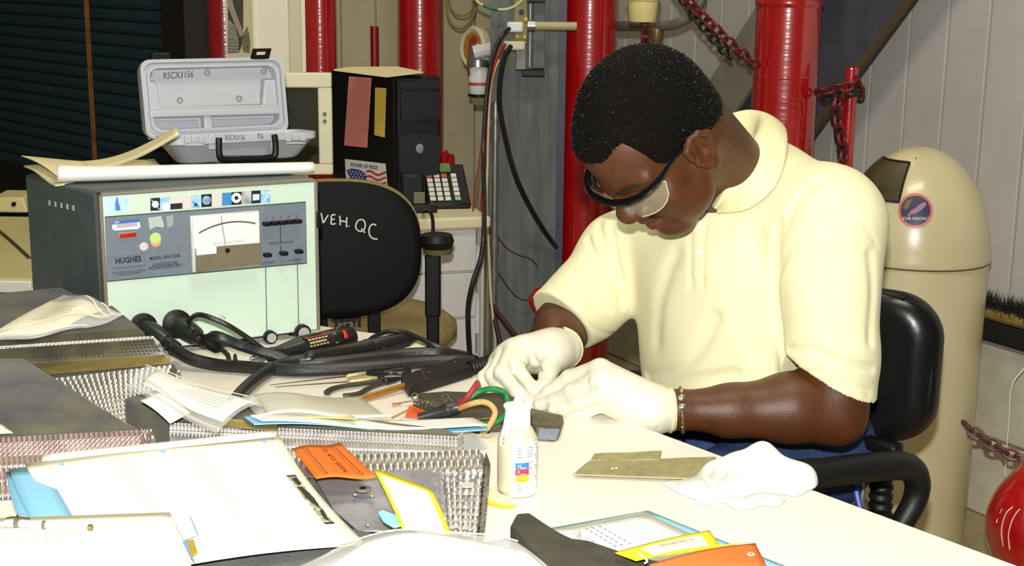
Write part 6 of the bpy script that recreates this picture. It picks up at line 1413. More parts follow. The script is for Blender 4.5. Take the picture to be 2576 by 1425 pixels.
# golden mesh offcut
def R6(x, y, z=TZ+.002): return T(1200+x/2.862, 1100+y/2.862, z)
p1 = bil(R6(812, 188), R6(1310, 178), R6(1330, 115), R6(845, 135)); p2 = bil(R6(690, 287), R6(1650, 322), R6(1720, 156), R6(805, 192))
w_ = lambda f, s: (lambda u, v: f(u, v)+UP*(.002+.0012*math.sin(9*u+s)*math.sin(3*v)))
gm = obj('golden_mesh', join(quilt(w_(p1, 0), 26, 5, .0020, per=3), quilt(w_(p2, 1), 46, 9, .0020, per=3)), M('gold_mesh', 'b6ad80', .4, metal=.45, var=.2, vs=60), solid=.0008, auto=0)
tag(gm, 'notched offcut of golden wire mesh lying on the table by the white glove', 'mesh offcut')
for x, y in ((975, 230), (1003, 226)):
    obj('fleck', lathe([(.002, 0), (.0012, .0014)], R6(x, y, TZ+.006), n=8), M('fleck_white', 'e4e4e0', .3), gm)

# crumpled white glove
h_ = .0024; cc = T(1850, 1240, .76)
g_ = SDF(cc-[.16, .13, .025], cc+[.16, .13, .115], h_)
Wg = lambda x, y, Y: W(x, y, Y)
g_.ell(Wg(1870, 1235, 1.70), (.062, .045, .030), k=.02)
g_.ell(Wg(1790, 1250, 1.66), (.050, .030, .022), k=.02)
g_.ell(Wg(1960, 1225, 1.70), (.042, .036, .030), k=.02)
g_.cap(Wg(1700, 1248, 1.685), Wg(1790, 1245, 1.69), .017, .020, k=.02)
g_.cap(Wg(1668, 1240, 1.69), Wg(1720, 1262, 1.685), .012, .014, k=.015)
g_.cap(Wg(1915, 1145, 1.72), Wg(1905, 1215, 1.71), .012, .030, k=.02)
g_.cap(Wg(1850, 1172, 1.72), Wg(1920, 1142, 1.725), .012, .014, k=.018)
g_.cap(Wg(1800, 1195, 1.72), Wg(1850, 1172, 1.72), .012, .013, k=.018)
g_.cap(Wg(1800, 1195, 1.72), Wg(1780, 1240, 1.70), .014, .018, k=.018)
g_.cap(Wg(1950, 1175, 1.71), Wg(2015, 1205, 1.70), .014, .018, k=.018)
g_.cap(Wg(2015, 1205, 1.70), Wg(2028, 1250, 1.68), .014, .012, k=.015)
g_.cap(Wg(1760, 1285, 1.625), Wg(1860, 1292, 1.615), .012, .014, k=.02)
g_.cap(Wg(1860, 1292, 1.615), Wg(1940, 1282, 1.625), .013, .012, k=.02)
g_.cap(Wg(1940, 1280, 1.63), Wg(2000, 1262, 1.66), .012, .014, k=.02)
def ghit(s, x, y, tmax=2.4, t0=1.2, off=0.):
    d = ray(x, y); o = A([0, 0, ZC]); ts = np.arange(t0, tmax, s.h*.5); P = o+np.outer(ts, d); I = (P-s.lo)/s.h
    ok = np.all((I >= 0) & (I < s.n-1), 1); I0 = np.clip(np.round(I).astype(int), 0, s.n-1); v = np.where(ok, s.D[I0[:, 0], I0[:, 1], I0[:, 2]], 1.)
    k = np.argmax(v < off)
    if not (v < off).any(): return None
    return P[k]
def pgroove(s, pts, w, amp, **k):
    P = [ghit(s, x, y, **k) for x, y in pts]; P = [p for p in P if p is not None]
    if len(P) > 1: s.groove(P, w, amp)
for P, w, a_ in (([(1790, 1170), (1778, 1200), (1800, 1240), (1838, 1290)], .005, .006), ([(1800, 1172), (1850, 1170), (1885, 1172)], .005, .006), ([(1905, 1150), (1918, 1175), (1945, 1170)], .005, .007), ([(1885, 1185), (1930, 1215), (1960, 1240)], .005, .005), ([(1960, 1170), (1985, 1200), (1975, 1240), (2000, 1262)], .005, .006), ([(1720, 1235), (1740, 1260), (1752, 1290)], .004, .006), ([(1830, 1180), (1800, 1215)], .004, .004), ([(2010, 1200), (1990, 1230)], .004, .004), ([(1855, 1250), (1900, 1265), (1950, 1262)], .005, .004), ([(1690, 1245), (1720, 1250)], .004, .004)): pgroove(g_, P, w*.7, a_*2.0)
g_.half([0, 0, TZ+.0008], [0, 0, -1])
go = sdf_obj('white_glove', g_, M('white_latex', 'e2e2de', .5), None, org=cc*A([1, 1, 0])+[0, 0, TZ], relax=2)
tag(go, 'crumpled white glove lying at the table\'s edge by the golden mesh', 'glove')
# ================================================================== SEATED MAN
HA = A([[.52964, -.84822, .00189], [-.51982, -.32634, -.78949], [-.67028, -.41716, .61376]]); HC = A([.20770, 2.03, 1.15085]); HS = 1.08
def H(l, f, u): return HC+HS*(l*HA[0]+f*HA[1]+u*HA[2])
m_skin = M('brown_skin', '552e15', .46, var=.15, vs=45, bump=.25, bs=420, spec=.45)
m_hair = M('short_black_hair', '0b0705', .6, bump=1., bs=900, spec=.12)
m_polo = M('pale_yellow_pique', 'e8e2b6', .85, bump=.18, bs=900, sheen=.1)
m_latex = M('cream_latex', 'e4dfc9', .5, var=.03, vs=60, bump=.08, bs=300)
m_jean = M('blue_denim', '2c4270', .85, var=.4, vs=40, bump=.4, bs=500)
LSH, RSH = W(2082, 572, 2.07), W(1572, 650, 2.33)
LEL, LWR = W(2092, 1036, 1.985), W(1700, 1032, 1.965)
REL, RWR = W(1415, 822, 2.24), W(1385, 884, 2.12)
FAC = unit([-.70, -.71, 0]); LFT = unit([.71, -.70, 0])
C7 = A([.395, 2.235, 1.085]); PEL = A([.455, 2.30, .60])
man = thing('person', 'seated man in pale yellow polo shirt and cream gloves, bent over the work', 'person', PEL*A([1, 1, 0]))

# ---- body: head, neck, torso core, arms, legs as one surface
hs = .0026; EF = .017
b = SDF(A([-.02, 1.80, .70]), A([.66, 2.46, 1.40]), hs)
def E_(l, f, u, r, k=.012, op='u', B=None): b.ell(H(l, f, u), A(r)*HS, HA if B is None else B, k, op)
def K_(p, q, ra, rb=None, k=.01, op='u'): b.cap(H(*p), H(*q), ra*HS, (rb if rb is not None else ra)*HS, k, op)
E_(0, -.004, .026, (.075, .098, .100)); E_(0, .045, .040, (.064, .047, .056), .02); E_(0, .040, -.035, (.061, .056, .072), .02)
for s in (1, -1):
    K_((s*.056, .0, -.035), (s*.047, .032, -.072), .020, .019, .02); K_((s*.047, .032, -.072), (s*.018, .068, -.098), .019, .019, .02)
    E_(s*.042, .060, -.034, (.027, .026, .028), .02); E_(s*.042, .05, -.065, (.022, .028, .028), .02)
    K_((s*.052, .070, .014), (s*.014, .088, .012), .0125, .0125, .012)
    E_(s*.033, .104, -.008, (.021, .016, .013), .012, 's')
    E_(s*.033, .078, -.010, (.0175, .0145, .0135), .004); K_((s*.020, .088, -.006), (s*.046, .082, -.008), .0045, .004, .004)
K_((0, .090, .006), (0, .106, -.024), .0095, .0115, .012); E_(0, .108, -.030, (.0190, .0150, .0145), .01)
for s in (1, -1):
    E_(s*.0205, .096, -.034, (.0125, .014, .0112), .006); E_(s*.008, .105, -.0425, (.0042, .006, .003), .003, 's')
    K_((0, .096, -.055), (s*.025, .081, -.062), .0085, .005, .008)
    K_((0, .094, -.072), (s*.021, .080, -.069), .0090, .0055, .008)
K_((0, .092, -.046), (0, .094, -.053), .010, .010, .012)
E_(0, .076, -.096, (.023, .021, .018), .018); E_(0, .03, -.082, (.040, .045, .020), .025)
b.groove([H(-.024, .087, -.0645), H(-.012, .100, -.0635), H(0, .104, -.064), H(.012, .100, -.0635), H(.024, .087, -.0645)], .0028, .0055)
for s in (1, -1):
    b.groove([H(s*.018, .101, -.032), H(s*.023, .095, -.042), H(s*.030, .088, -.054)], .0040, .0020)
    b.groove([H(s*.019, .092, -.013), H(s*.033, .0935, -.0165), H(s*.048, .084, -.013)], .0018, .0022)
    # ear: tilted shell with helix, hollow and lobe
    B = A([unit(HA[0]*1.0-HA[1]*.35*s*s), unit(HA[1]+HA[0]*.35), HA[2]]); B[0] = unit(np.cross(B[1], B[2])); 
    ec = (s*.083, EF-.016, -.018)
    b.ell(H(*ec), A([.0075, .020, .031])*HS, HA, .006)
    rim = [(s*a_, EF+f_, u_) for a_, f_, u_ in ((.084, .004, -.010), (.090, .004, .008), (.094, -.008, .017), (.096, -.022, .014), (.095, -.033, .0), (.091, -.032, -.018), (.087, -.022, -.034))]
    for p, q in zip(rim[:-1], rim[1:]): K_(p, q, .0048, .0046, .003)
    E_(s*.086, EF-.012, -.042, (.006, .009, .010), .005)
    E_(s*.094, EF-.013, -.010, (.009, .009, .014), .004, 's')
    K_((s*.089, EF-.022, .006), (s*.090, EF-.024, -.014), .0036, .0036, .003); K_((s*.086, EF+.001, -.018), (s*.086, EF+.003, -.024), .0045, .004, .003)
# neck and torso core inside the shirt
b.cap(H(0, -.036, -.036), C7+FAC*.050-UP*.045, .067, .074, .03)
b.ell((C7*.55+PEL*.45)+FAC*.05, (.16, .10, .16), A([LFT, FAC, UP]), .04)
b.cap(C7-UP*.06, LSH, .05, .055, .04); b.cap(C7-UP*.06, RSH, .05, .05, .04)
# arms
b.cap(LSH, LEL, .052, .047, .02)
b.chain([LEL, LEL*.72+LWR*.28+UP*.004, LEL*.35+LWR*.65, LWR, W(1640, 1030, 1.965)], [.048, .050, .038, .0275, .024], .015)
b.cap(LEL+A([.012, 0, .03]), LEL+A([.014, .0, -.012]), .040, .034, .02); b.ell(LEL*.8+LWR*.2+UP*.010, (.062, .042, .043), k=.02)
b.cap(RSH, REL, .050, .045, .02); b.chain([REL, REL*.5+RWR*.5, RWR, W(1380, 886, 2.125)], [.046, .040, .027, .022], .015)
bo_ = sdf_obj('body', b, m_skin, man, relax=1)
bs_ = b

# ---- hair: close-cropped cap over the skull
hh = SDF(HC-[.24, .24, .24], HC+[.24, .24, .24], .0026)
hh.ell(H(0, -.004, .026), A([.075, .098, .100])*HS+.0055, HA, .01); hh.ell(H(0, .045, .040), A([.064, .047, .056])*HS+.005, HA, .02); hh.ell(H(0, -.045, -.02), A([.058, .05, .06])*HS+.003, HA, .02)
X, Y, Z = hh.ax[0][:, None, None]-HC[0], hh.ax[1][None, :, None]-HC[1], hh.ax[2][None, None, :]-HC[2]
ll, ff2, uu = [(X*HA[i][0]+Y*HA[i][1]+Z*HA[i][2])/HS for i in range(3)]
xp = [-.14, -.085, -.06, -.028, -.018, -.008, .004, .014, .032, .045, .0525, .0545, .0585, .072, .086, .2]; yp = [-.075, -.070, -.062, -.034, -.012, .004, .0045, .0085, .010, .012, .026, .050, .0775, .0765, .070, .064]
line = np.interp(ff2, xp, yp).astype(np.float32)
hh.D = np.maximum(hh.D, ((line-uu)*HS*.75).astype(np.float32))
rngh = np.random.default_rng(11); hh.D += (rngh.normal(0, .00055, hh.D.shape)).astype(np.float32)
obj_h = sdf_obj('hair', hh, m_hair, man, relax=0)
V_ = A([tuple(v.co) for v in obj_h.data.vertices])+ORG[man.name]; rg_ = np.random.default_rng(4); pick_ = rg_.choice(len(V_), 42000); Vf = []; Ff = []
for i in pick_:
    p = V_[i]; o_ = unit(p-H(0, 0, .02)); d = unit(o_*.8+rg_.normal(0, .6, 3)); w_s = unit(np.cross(d, rg_.normal(0, 1, 3)))*.0002; n = len(Vf)
    Vf += [p-w_s, p+w_s, p+d*.0025]; Ff.append([n, n+1, n+2])
me_f = bpy.data.meshes.new('hair_fibres'); me_f.from_pydata((A(Vf)-ORG[man.name]).tolist(), [], Ff); fo_ = _link('hair_fibres', me_f, M('hair_strand', '0c0807', .38, spec=.7), man, None); fo_['kind'] = 'stuff'; fo_.parent = obj_h; ORG[fo_.name] = ORG[man.name]
# brows
for s in (1, -1):
    obj('eyebrow', tube([H(s*.016, .1035, .014), H(s*.030, .1005, .019), H(s*.046, .088, .017), H(s*.056, .077, .010)], [.0032, .0042, .0036, .0015], 8, flat=.5), M('brow_black', '120c0a', .7), man)
obj('moustache', join(*[tube([H(s*.003, .1045, -.0490), H(s*.014, .0995, -.0515), H(s*.027, .0870, -.0600)], [.0030, .0038, .0018], 8, flat=.6) for s in (1, -1)]), M('brow_black', None), man)
obj('lips', join(*[tube([H(-.022, .0855, u), H(-.010, f-.003, u+du), H(0, f, u+du*1.2), H(.010, f-.003, u+du), H(.022, .0855, u)], [.0022, .0052, .0058, .0052, .0022], 8, flat=.8) for u, f, du in ((-.0600, .0995, .002), (-.0685, .0975, -.002))]), M('lip_brown', '5a3028', .45), man)

# ---- polo shirt
s_ = SDF(A([-.02, 1.84, .60]), A([.70, 2.56, 1.24]), .0034)
TB = A([LFT, FAC, UP])
chest = A([.355, 2.205, .90]); belly = A([.365, 2.20, .74])
s_.ell(chest+LFT*.008, (.180, .135, .19), TB, .05); s_.ell(belly+LFT*.016, (.168, .150, .17), TB, .06); s_.ell(PEL+[0, -.02, .03]+LFT*.012, (.170, .14, .12), TB, .05)
s_.ell(C7-UP*.10-FAC*.01, (.15, .10, .12), TB, .05)
s_.cap(C7-UP*.045, LSH+UP*.012, .074, .078, .05); s_.cap(C7-UP*.05, RSH+UP*.008, .070, .070, .05)
s_.cap(LSH, LSH*.3+LEL*.7, .086, .068, .03); s_.cap(LSH*.3+LEL*.7, LEL, .068, .066, .02)
s_.cap(RSH, RSH*.35+REL*.65, .074, .066, .035); s_.cap(RSH*.35+REL*.65, RSH*.02+REL*.98+UP*.012, .066, .064, .02)
base_shirt = s_.D.copy()
for P, w, a_ in (([(1958, 560), (1950, 640), (1948, 720), (1962, 830), (1974, 930)], .008, .014), ([(1952, 700), (1965, 600), (2010, 500), (2060, 450)], .010, .006), ([(1950, 715), (1990, 610), (2050, 560), (2120, 540)], .010, .005),
                 ([(1830, 560), (1828, 640), (1840, 740)], .012, .003), ([(1505, 560), (1520, 620), (1555, 680), (1562, 760)], .007, .006), ([(1480, 600), (1505, 660), (1545, 720), (1562, 770)], .006, .006), ([(1535, 560), (1545, 620), (1562, 700)], .006, .005), ([(1452, 690), (1490, 740), (1540, 780)], .006, .004),
                 ([(1630, 950), (1700, 930), (1760, 880), (1800, 800)], .014, .006), ([(1632, 985), (1720, 960), (1850, 940)], .010, .005), ([(2060, 890), (2120, 910), (2195, 930)], .007, .006), ([(1985, 880), (2040, 880), (2110, 905)], .006, .005), ([(2190, 640), (2196, 740), (2188, 860)], .010, .004), ([(2100, 660), (2095, 760), (2130, 860)], .014, .004), ([(1700, 640), (1660, 760), (1650, 860)], .018, .004), ([(1900, 600), (1880, 760), (1900, 900)], .02, .004)):
    pgroove(s_, P, w*.75, a_*1.35, t0=1.7, tmax=2.7)
# seams: shoulder, armhole, sleeve hem
for P in ([(1738, 560), (1740, 640), (1738, 725)], [(1772, 560), (1772, 640), (1770, 722)], [(1738, 725), (1770, 722)], [(1740, 706), (1770, 704)], [(1978, 918), (2050, 938), (2120, 960), (2190, 985)], [(1985, 352), (2050, 385), (2105, 430), (2135, 490), (2148, 540)], [(1950, 690), (1985, 650), (2050, 590), (2110, 555), (2150, 540), (2185, 585), (2205, 620)], [(1972, 925), (2040, 950), (2110, 975), (2185, 1000)], [(1408, 738), (1450, 790), (1500, 830), (1545, 842)]): pgroove(s_, P, .0034, .0030, t0=1.7, tmax=2.7)
def noiz(X, Y, Z): return .0016*np.sin(34*X+21*Z)*np.sin(29*Y-17*Z+1)
s_.wave(noiz)
# openings: neck hole, sleeve ends
Xg, Yg, Zg = s_.ax[0][:, None, None], s_.ax[1][None, :, None], s_.ax[2][None, None, :]
hp_ = W(2080, 980, 1.92); hn = unit([-.46, .12, -1.]); cut = ((Xg-hp_[0])*hn[0]+(Yg-hp_[1])*hn[1]+(Zg-hp_[2])*hn[2]).astype(np.float32)
s_.D = np.where((((Xg-LEL[0])*LFT[0]+(Yg-LEL[1])*LFT[1]) > -.068) & (Yg < 2.14), np.maximum(s_.D, cut), s_.D)
n_r = unit(REL-RSH); Xg, Yg, Zg = s_.ax[0][:, None, None], s_.ax[1][None, :, None], s_.ax[2][None, None, :]
pe = RSH*.03+REL*.97; near = ((Xg-pe[0])**2+(Yg-pe[1])**2+(Zg-pe[2])**2) < .14**2
cut = ((Xg-pe[0])*n_r[0]+(Yg-pe[1])*n_r[1]+(Zg-pe[2])*n_r[2]).astype(np.float32)
s_.D = np.where(near, np.maximum(s_.D, cut), s_.D)
s_.cap(H(0, -.050, -.05), C7+FAC*.04-UP*.01, .056, .054, .012, 's')
s_.half([0, 0, .692], [0, 0, -1], k=.01)
shirt = sdf_obj('polo_shirt', s_, m_polo, man, relax=2); shirt['label'] = 'pale yellow polo shirt with short ribbed sleeves'
def sh(x, y): p = ghit(s_, x, y, t0=1.7, tmax=2.7); return p if p is not None else W(x, y, 2.0)
# collar: stand, fold and leaf swept round the neck
fold = [W(*p) for p in ((1800, 528, 2.05), (1842, 445, 2.075), (1885, 372, 2.13), (1912, 318, 2.20), (1908, 284, 2.275), (1868, 276, 2.315), (1822, 300, 2.31), (1775, 380, 2.28), (1745, 470, 2.20), (1748, 548, 2.10))]
outer = [sh(x, y)+A([0, -.006, .003]) for x, y in ((1800, 541), (1884, 530), (1956, 462))]+[W(*p) for p in ((1982, 356, 2.16), (1962, 312, 2.29), (1880, 320, 2.37), (1790, 345, 2.37), (1715, 430, 2.33), (1690, 520, 2.24), (1745, 566, 2.09))]
inner = [W(*p) for p in ((1790, 520, 2.07), (1830, 450, 2.10), (1868, 392, 2.15), (1893, 352, 2.21), (1892, 356, 2.25), (1862, 372, 2.275), (1825, 392, 2.28), (1785, 420, 2.26), (1758, 490, 2.19), (1755, 545, 2.11))]
FO, OU, IN = spline(fold, 6), spline(outer, 6), spline(inner, 6); m_ = len(FO)
V = []; F = []; nc = 9
for i in range(m_):
    out_n = unit(OU[i]-IN[i]+1e-9)
    for k in range(nc):
        t_ = k/(nc-1)
        if t_ < .35: q = t_/.35; p = IN[i]*(1-q)+FO[i]*q
        else: q = (t_-.35)/.65; p = FO[i]*(1-q)+OU[i]*q+UP*.006*math.sin(math.pi*q)-A([0, .004, 0])*math.sin(math.pi*q)
        V.append(p)
for i in range(m_-1):
    for k in range(nc-1): F.append([i*nc+k, i*nc+k+1, (i+1)*nc+k+1, (i+1)*nc+k])
obj('collar', (A(V), F), M('ribbed_collar', 'e8e2b2', .85, bump=.2, bs=700), shirt, solid=.0030, sub=1, auto=0)
# placket with buttons
for x, y in ((1758, 562), (1757, 634)): obj('button', lathe([(.0052, 0), (.0052, .0012), (.004, .0018), (.0025, .0012)], sh(x, y)+A([0, -.004, .001]), (0, -1, .25), 14), M('pearl_button', 'f4f0e0', .25), shirt)
# sleeve hems (ribbed bands)
def cuff(c, d, r, w, name='sleeve_band'):
    return lathe([(r-.003, -w), (r+.0012, -w), (r+.0018, -w*.5), (r+.0012, 0), (r-.004, .0005)], c, d, 40, cap=False)

# ---- jeans, shoes
j = SDF(A([-.12, 1.72, .0]), A([.70, 2.52, .74]), .007)
LHP, RHP = PEL+LFT*.085-UP*.01, PEL-LFT*.085-UP*.01
LKN, RKN = A([.215, 1.925, .575]), A([.06, 2.09, .575])
for hp, kn, an in ((LHP, LKN, A([.20, 1.98, .10])), (RHP, RKN, A([.06, 2.16, .10]))):
    j.cap(hp, kn, .092, .070, .04); j.cap(kn, an, .068, .055, .03)
j.ell(PEL, (.18, .14, .13), TB, .04)
jo = sdf_obj('jeans', j, m_jean, man, relax=1); jo['label'] = 'blue denim jeans'
for an in (A([.20, 1.98, 0]), A([.06, 2.16, 0])):
    q = SDF(an-[.25, .25, .0], an+[.2, .2, .16], .006); q.cap(an+[0, 0, .05], an+FAC*.17+[0, 0, .035], .045, .036, .03).cap(an+[0, 0, .06], an+[0, 0, .12], .042, .040, .03); q.half([0, 0, .002], [0, 0, -1])
    sdf_obj('shoe', q, M('dark_shoe', '1c1814', .5), man, relax=1)

# ---- gloves
def hand(name, lo, hi, fingers, palm, cuffs, wr, h=.0016):
    g = SDF(lo, hi, h)
    for P, R, k in palm: g.chain([W(*p) for p in P], R, k)
    for P, R in fingers: g.chain([W(*p) for p in P], R, .006)
    for P, w, a_ in wr: pgroove(g, P, w, a_, t0=1.7, tmax=2.5)
    o = sdf_obj(name, g, m_latex, man, relax=2); o['label'] = 'cream latex glove'
    return o, g
fr_ = [.0128, .0112, .0102, .0088]
Rf = [([(1322, 882, 2.118), (1300, 928, 2.075), (1338, 976, 2.045), (1352, 1004, 2.03)], [.0140, .0118, .0102, .0086]),
      ([(1290, 882, 2.105), (1262, 938, 2.055), (1300, 986, 2.025), (1332, 1012, 2.012)], [.0140, .0122, .0106, .0090]),
      ([(1266, 896, 2.115), (1238, 945, 2.075), (1258, 985, 2.05), (1290, 1006, 2.035)], [.0130, .0115, .0100, .0086]),
      ([(1250, 915, 2.135), (1218, 950, 2.105), (1222, 985, 2.085), (1245, 1005, 2.07)], [.0118, .0105, .0094, .0082]),
      ([(1385, 905, 2.105), (1378, 940, 2.075), (1368, 975, 2.05), (1357, 1000, 2.035)], [.0170, .0140, .0115, .0090])]
Rp = [([(1385, 884, 2.125), (1325, 880, 2.125)], [.030, .018], .02), ([(1385, 880, 2.13), (1292, 880, 2.115)], [.028, .018], .02), ([(1380, 890, 2.14), (1268, 896, 2.125)], [.027, .017], .02), ([(1375, 900, 2.15), (1252, 912, 2.14)], [.025, .015], .02), ([(1390, 890, 2.12), (1382, 925, 2.09)], [.026, .018], .015), ([(1412, 876, 2.15), (1380, 882, 2.125)], [.0345, .0325], .01)]
rg, rgs = hand('glove', A([-.10, 1.95, .72]), A([.14, 2.24, .90]), Rf, Rp, None, [([(1338, 890), (1352, 920), (1372, 945)], .005, .005), ([(1362, 905), (1352, 935)], .004, .004), ([(1312, 905), (1325, 915)], .003, .002), ([(1282, 905), (1290, 930)], .004, .003)])
Lf = [([(1508, 928, 1.965), (1432, 952, 1.995), (1380, 988, 2.005), (1346, 1014, 2.01)], [.0145, .0122, .0104, .0086]),
      ([(1516, 952, 1.945), (1440, 985, 1.970), (1395, 1010, 1.985), (1356, 1020, 1.995)], [.0145, .0122, .0106, .0088]),
      ([(1520, 985, 1.940), (1455, 1012, 1.955), (1420, 1028, 1.965), (1391, 1031, 1.97)], [.0135, .0115, .0102, .0086]),
      ([(1530, 1012, 1.950), (1475, 1035, 1.965), (1450, 1044, 1.97), (1425, 1046, 1.975)], [.0120, .0104, .0094, .0082]),
      ([(1575, 965, 2.005), (1480, 975, 2.03), (1410, 996, 2.03), (1368, 1006, 2.025)], [.0170, .0140, .0118, .0092])]
Lp = [([(1640, 1022, 1.968), (1512, 934, 1.968)], [.029, .018], .02), ([(1640, 1025, 1.96), (1518, 958, 1.95)], [.029, .018], .02), ([(1640, 1032, 1.955), (1525, 988, 1.95)], [.028, .018], .02), ([(1640, 1042, 1.96), (1540, 1020, 1.96)], [.027, .017], .02), ([(1630, 1020, 1.985), (1560, 975, 2.0)], [.026, .019], .02), ([(1688, 1033, 1.965), (1640, 1030, 1.965)], [.0310, .0295], .01)]
lg, lgs = hand('glove', A([-.0, 1.86, .72]), A([.32, 2.10, .90]), Lf, Lp, None, [([(1622, 985), (1618, 1030), (1612, 1070)], .0016, .0012), ([(1630, 985), (1627, 1030), (1622, 1074)], .0016, .0012), ([(1664, 985), (1662, 1030), (1656, 1078)], .0018, .0015), ([(1440, 1000), (1470, 985), (1495, 975)], .003, .003), ([(1430, 965), (1455, 960), (1480, 952)], .003, .0025), ([(1470, 990), (1480, 975), (1476, 962)], .004, .002)])
def ring_(c, d, r, tr, mat, parent, name): x, y, d = basis(d); return obj(name, tube([c+r*(x*math.cos(a_)+y*math.sin(a_)) for a_ in np.linspace(0, 2*math.pi, 25)[:-1]], tr, 8, closed=True, smooth=1), mat, parent)
m_rim = M('latex_rim', 'efe2a8', .5)
ring_(W(1686, 1033, 1.965), LWR-LEL, .0322, .0022, m_rim, lg, 'rolled_rim'); ring_(W(1668, 1032, 1.965), LWR-LEL, .0317, .0016, m_rim, lg, 'rolled_rim'); ring_(W(1634, 1030, 1.966), LWR-LEL, .0304, .0014, m_rim, lg, 'rolled_rim')
ring_(W(1410, 877, 2.148), RWR-REL, .0355, .0018, m_rim, rg, 'rolled_rim')
# bracelet: open twisted bangle with ball ends
bd = unit(LWR-LEL); x, y, bd = basis(bd); bcn = W(1708, 1032, 1.966); P = []
front = unit(A([.1, -1., .75])); front = unit(front-bd*(front@bd)); oth = np.cross(bd, front)
br = obj('bracelet', tube([bcn+bd*(-.004+.006*math.cos(a_))+.0325*(front*math.cos(a_)+oth*math.sin(a_)) for a_ in np.linspace(.28, 2*math.pi-.28, 40)], .0022, 8, smooth=1), M('bracelet_silver', 'c2b694', .25, metal=.85), man); br['label'] = 'twisted silver bangle with ball ends'
for sg_ in (.20, -.20): obj('ball_end', lathe([(.001, -.0052), (.0038, -.0038), (.0052, 0), (.0038, .0038), (.001, .0052)], bcn+bd*.002+.0345*(front*math.cos(sg_)+oth*math.sin(sg_)), front, 12), M('bracelet_ball', 'd8d4cc', .2, metal=.85), br)
Ht = [bcn+bd*(-.004+.006*math.cos(a_))+.0328*(front*math.cos(a_)+oth*math.sin(a_))+.0022*(front*math.cos(a_)*math.cos(a_*26)+oth*math.sin(a_)*math.cos(a_*26)+bd*math.sin(a_*26)) for a_ in np.linspace(.3, 2*math.pi-.3, 180)]
obj('twist_wire', tube(Ht, .0008, 5, smooth=0), M('bracelet_gold', 'c8a850', .25, metal=.85), br)

# ---- safety glasses
gl_ = obj('safety_glasses', tube([H(.079, .012, .008), H(.0785, .045, .012), H(.076, .072, .012), H(.064, .094, .011), H(.040, .109, .010), H(0, .116, .010), H(-.040, .109, .010), H(-.064, .094, .011), H(-.076, .072, .012), H(-.0785, .045, .012), H(-.079, .012, .008)], [.0024, .0036, .0066, .0074, .0066, .0058, .0066, .0074, .0066, .0036, .0024], 10, smooth=8, flat=.7), M('black_frame', '0c0c0e', .22), man); gl_['label'] = 'black-framed safety glasses with clear wrap lenses'
for s in (1, -1): obj('temple', tube([H(s*.079, .014, .008), H(s*.083, -.004, .010), H(s*.084, -.018, .004), H(s*.082, -.034, -.012)], [.0024, .0022, .0022, .0018], 8), M('black_frame', None), gl_)
m_lens = M('clear_lens', 'f2eccb', .05, alpha=.12, spec=.8)
def lensf(s):
    def f(u, v):
        a_ = u; l = s*(.006+.070*a_); ff_ = .1145-.044*a_**2.6-.006*v; hh_ = .040*max(.02, 1-max(0, (a_-.5)/.5)**3.2)**.5*(1-.45*max(0, 1-a_/.3)**2)
        return H(l, ff_, .008-hh_*v)
    return f
for s in (1, -1): obj('lens', grid(lensf(s), 14, 8), m_lens, gl_, solid=.0016)
for s in (1, -1): obj('lens_edge', tube([lensf(s)(u, 1) for u in np.linspace(0, 1, 14)]+[lensf(s)(1, v) for v in (.8, .6, .4, .2)], .0009, 6, smooth=0), M('lens_edge', 'e8dfa0', .15, alpha=.8), gl_)
for s in (1, -1): obj('hinge_glint', lathe([(.0018, 0), (.0018, .0012)], H(s*.0815, .078, .012), HA[0]*s, 8), m_steel, gl_)

# ================================================================== THE MAN'S CHAIR
ct = A([.43, 2.28, 0]); 
ch = thing('work_chair', 'black padded work chair with looped arms under the seated man', 'chair', ct)
m_vin = M('black_vinyl', '100f0f', .32, bump=.08, bs=200)
bk = SDF(A([.30, 1.95, .50]), A([.86, 2.66, 1.0]), .006)
zt_b, zb_b = W(2240, 738, 2.24)[2], W(2240, 1108, 2.24)[2]
pc = A([.535, 2.335, (zt_b+zb_b)/2]); hz2 = (zt_b-zb_b)/2
bkB = A([LFT, FAC, UP]); wv_ = on_plane(2346, 900, pc, FAC); hw2 = abs((wv_-pc)@LFT)
for u in (-1, 1):
    for v in (-1, 1): pass
X, Y, Z = bk.ax[0][:, None, None]-pc[0], bk.ax[1][None, :, None]-pc[1], bk.ax[2][None, None, :]-pc[2]
a1, a2, a3 = X*LFT[0]+Y*LFT[1], X*FAC[0]+Y*FAC[1], Z+0*X
rr = .045
q1, q3 = np.maximum(np.abs(a1)-(hw2-.075), 0), np.maximum(np.abs(a3)-(hz2-.075), 0)
rad = np.sqrt(q1**2+q3**2)-.075
dd2 = np.sqrt(np.maximum(rad+.030, 0)**2+np.maximum(np.abs(a2+.06*a1*a1*8)-.004, 0)**2)-.032
bk.D = np.minimum(dd2, 1).astype(np.float32)
sdf_obj('backrest', bk, m_vin, ch, relax=1)
def piping(off): 
    P = []
    for u, v in rrect(2*hw2-.004, 2*hz2-.004, .075, 6): P.append(pc+LFT*u*.992+UP*v*.992+FAC*(off-.06*8*u*u))
    return P
obj('piping', tube(piping(.018), .0035, 6, closed=True, smooth=2), m_vin, ch)
sc2 = A([.40, 2.25, .47])
sq = SDF(sc2-[.34, .34, .08], sc2+[.34, .34, .07], .008); sq.ell(sc2, (.25, .24, .05), TB, .02); sdf_obj('seat', sq, m_vin, ch, relax=1)
obj('back_bar', tube([pc-FAC*.045-UP*.05, pc-FAC*.06-UP*hz2, sc2-FAC*.22-UP*.05, sc2-UP*.05], .016, 8), m_black, ch)
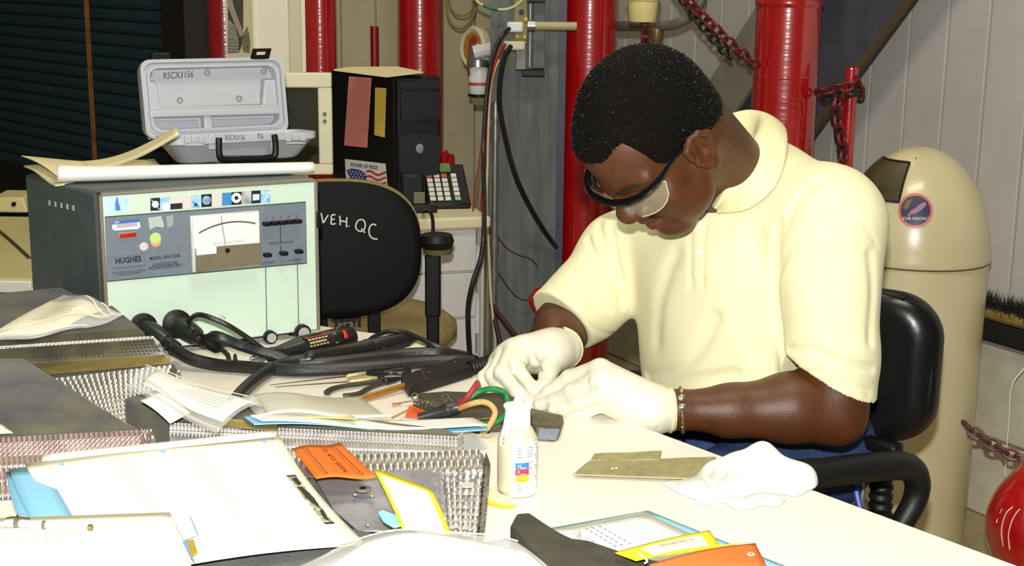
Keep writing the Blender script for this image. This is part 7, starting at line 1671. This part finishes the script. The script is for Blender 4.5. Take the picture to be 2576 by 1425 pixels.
arm = [W(1985, 1196, 1.86), W(2060, 1192, 1.905), W(2160, 1180, 1.96), W(2245, 1172, 2.01), W(2290, 1180, 2.045), W(2308, 1215, 2.06), W(2300, 1262, 2.06), W(2268, 1320, 2.05), W(2230, 1390, 2.03), W(2180, 1470, 2.06)]
obj('armrest', tube(arm, [.0225, .0225, .0225, .0225, .0220, .0205, .019, .018, .018, .018], 14), M('black_arm_foam', '121212', .5, bump=.2, bs=250), ch)
obj('arm_bracket', tube([arm[-1], sc2+LFT*.22-UP*.05+FAC*-.02, sc2+LFT*.1-UP*.055], .014, 8), m_black, ch)
arm2 = [W(1560, 963, 2.40), W(1640, 964, 2.46), W(1720, 966, 2.53), W(1770, 980, 2.58), W(1790, 1030, 2.60), W(1785, 1110, 2.60), W(1760, 1220, 2.58)]
obj('armrest', tube(arm2, [.0225, .0225, .0225, .0205, .019, .018, .018], 14), M('black_arm_foam', None), ch)
obj('arm_bracket', tube([arm2[-1], sc2-LFT*.2-UP*.05, sc2-LFT*.1-UP*.055], .014, 8), m_black, ch)
ba, bb2 = W(2218, 1190, 2.22), W(2212, 1400, 2.24); prb_ = []
Lb = np.linalg.norm(bb2-ba)
for k in range(9): prb_ += [(.017, Lb*k/9), (.0205, Lb*(k+.35)/9), (.0205, Lb*(k+.55)/9), (.017, Lb*(k+.9)/9)]
obj('bellows', lathe(prb_, ba, bb2-ba, 18), m_blackr, ch, auto=20)
obj('lower_back_pad', frame_box(W(2155, 1128, 2.18), LFT*.07, FAC*-.03, UP*.02), m_black, ch, bevel=.006)
obj('blue_lever', tube([W(2150, 1215, 2.14), W(2156, 1250, 2.13), W(2166, 1290, 2.12)], .006, 8), M('lever_blue', '26409c', .4), ch)
obj('chrome_lever', tube([W(2164, 1195, 2.13), W(2172, 1225, 2.13), W(2170, 1262, 2.125), W(2180, 1300, 2.12)], .0035, 8), m_steel, ch)
obj('gas_column', cyl([sc2[0], sc2[1], .08], sc2-[0, 0, .045], .026), m_black, ch)
for k in range(5):
    a_ = k*1.2566+.3; e = A([sc2[0]+.29*math.cos(a_), sc2[1]+.29*math.sin(a_), .07]); obj('foot', tube([[sc2[0], sc2[1], .11], e], [.024, .015], smooth=0), m_black, ch)
    obj('caster', lathe([(.02, -.012), (.026, 0), (.02, .012)], e-[0, 0, .044], (-math.sin(a_), math.cos(a_), 0), 14), m_black, ch)
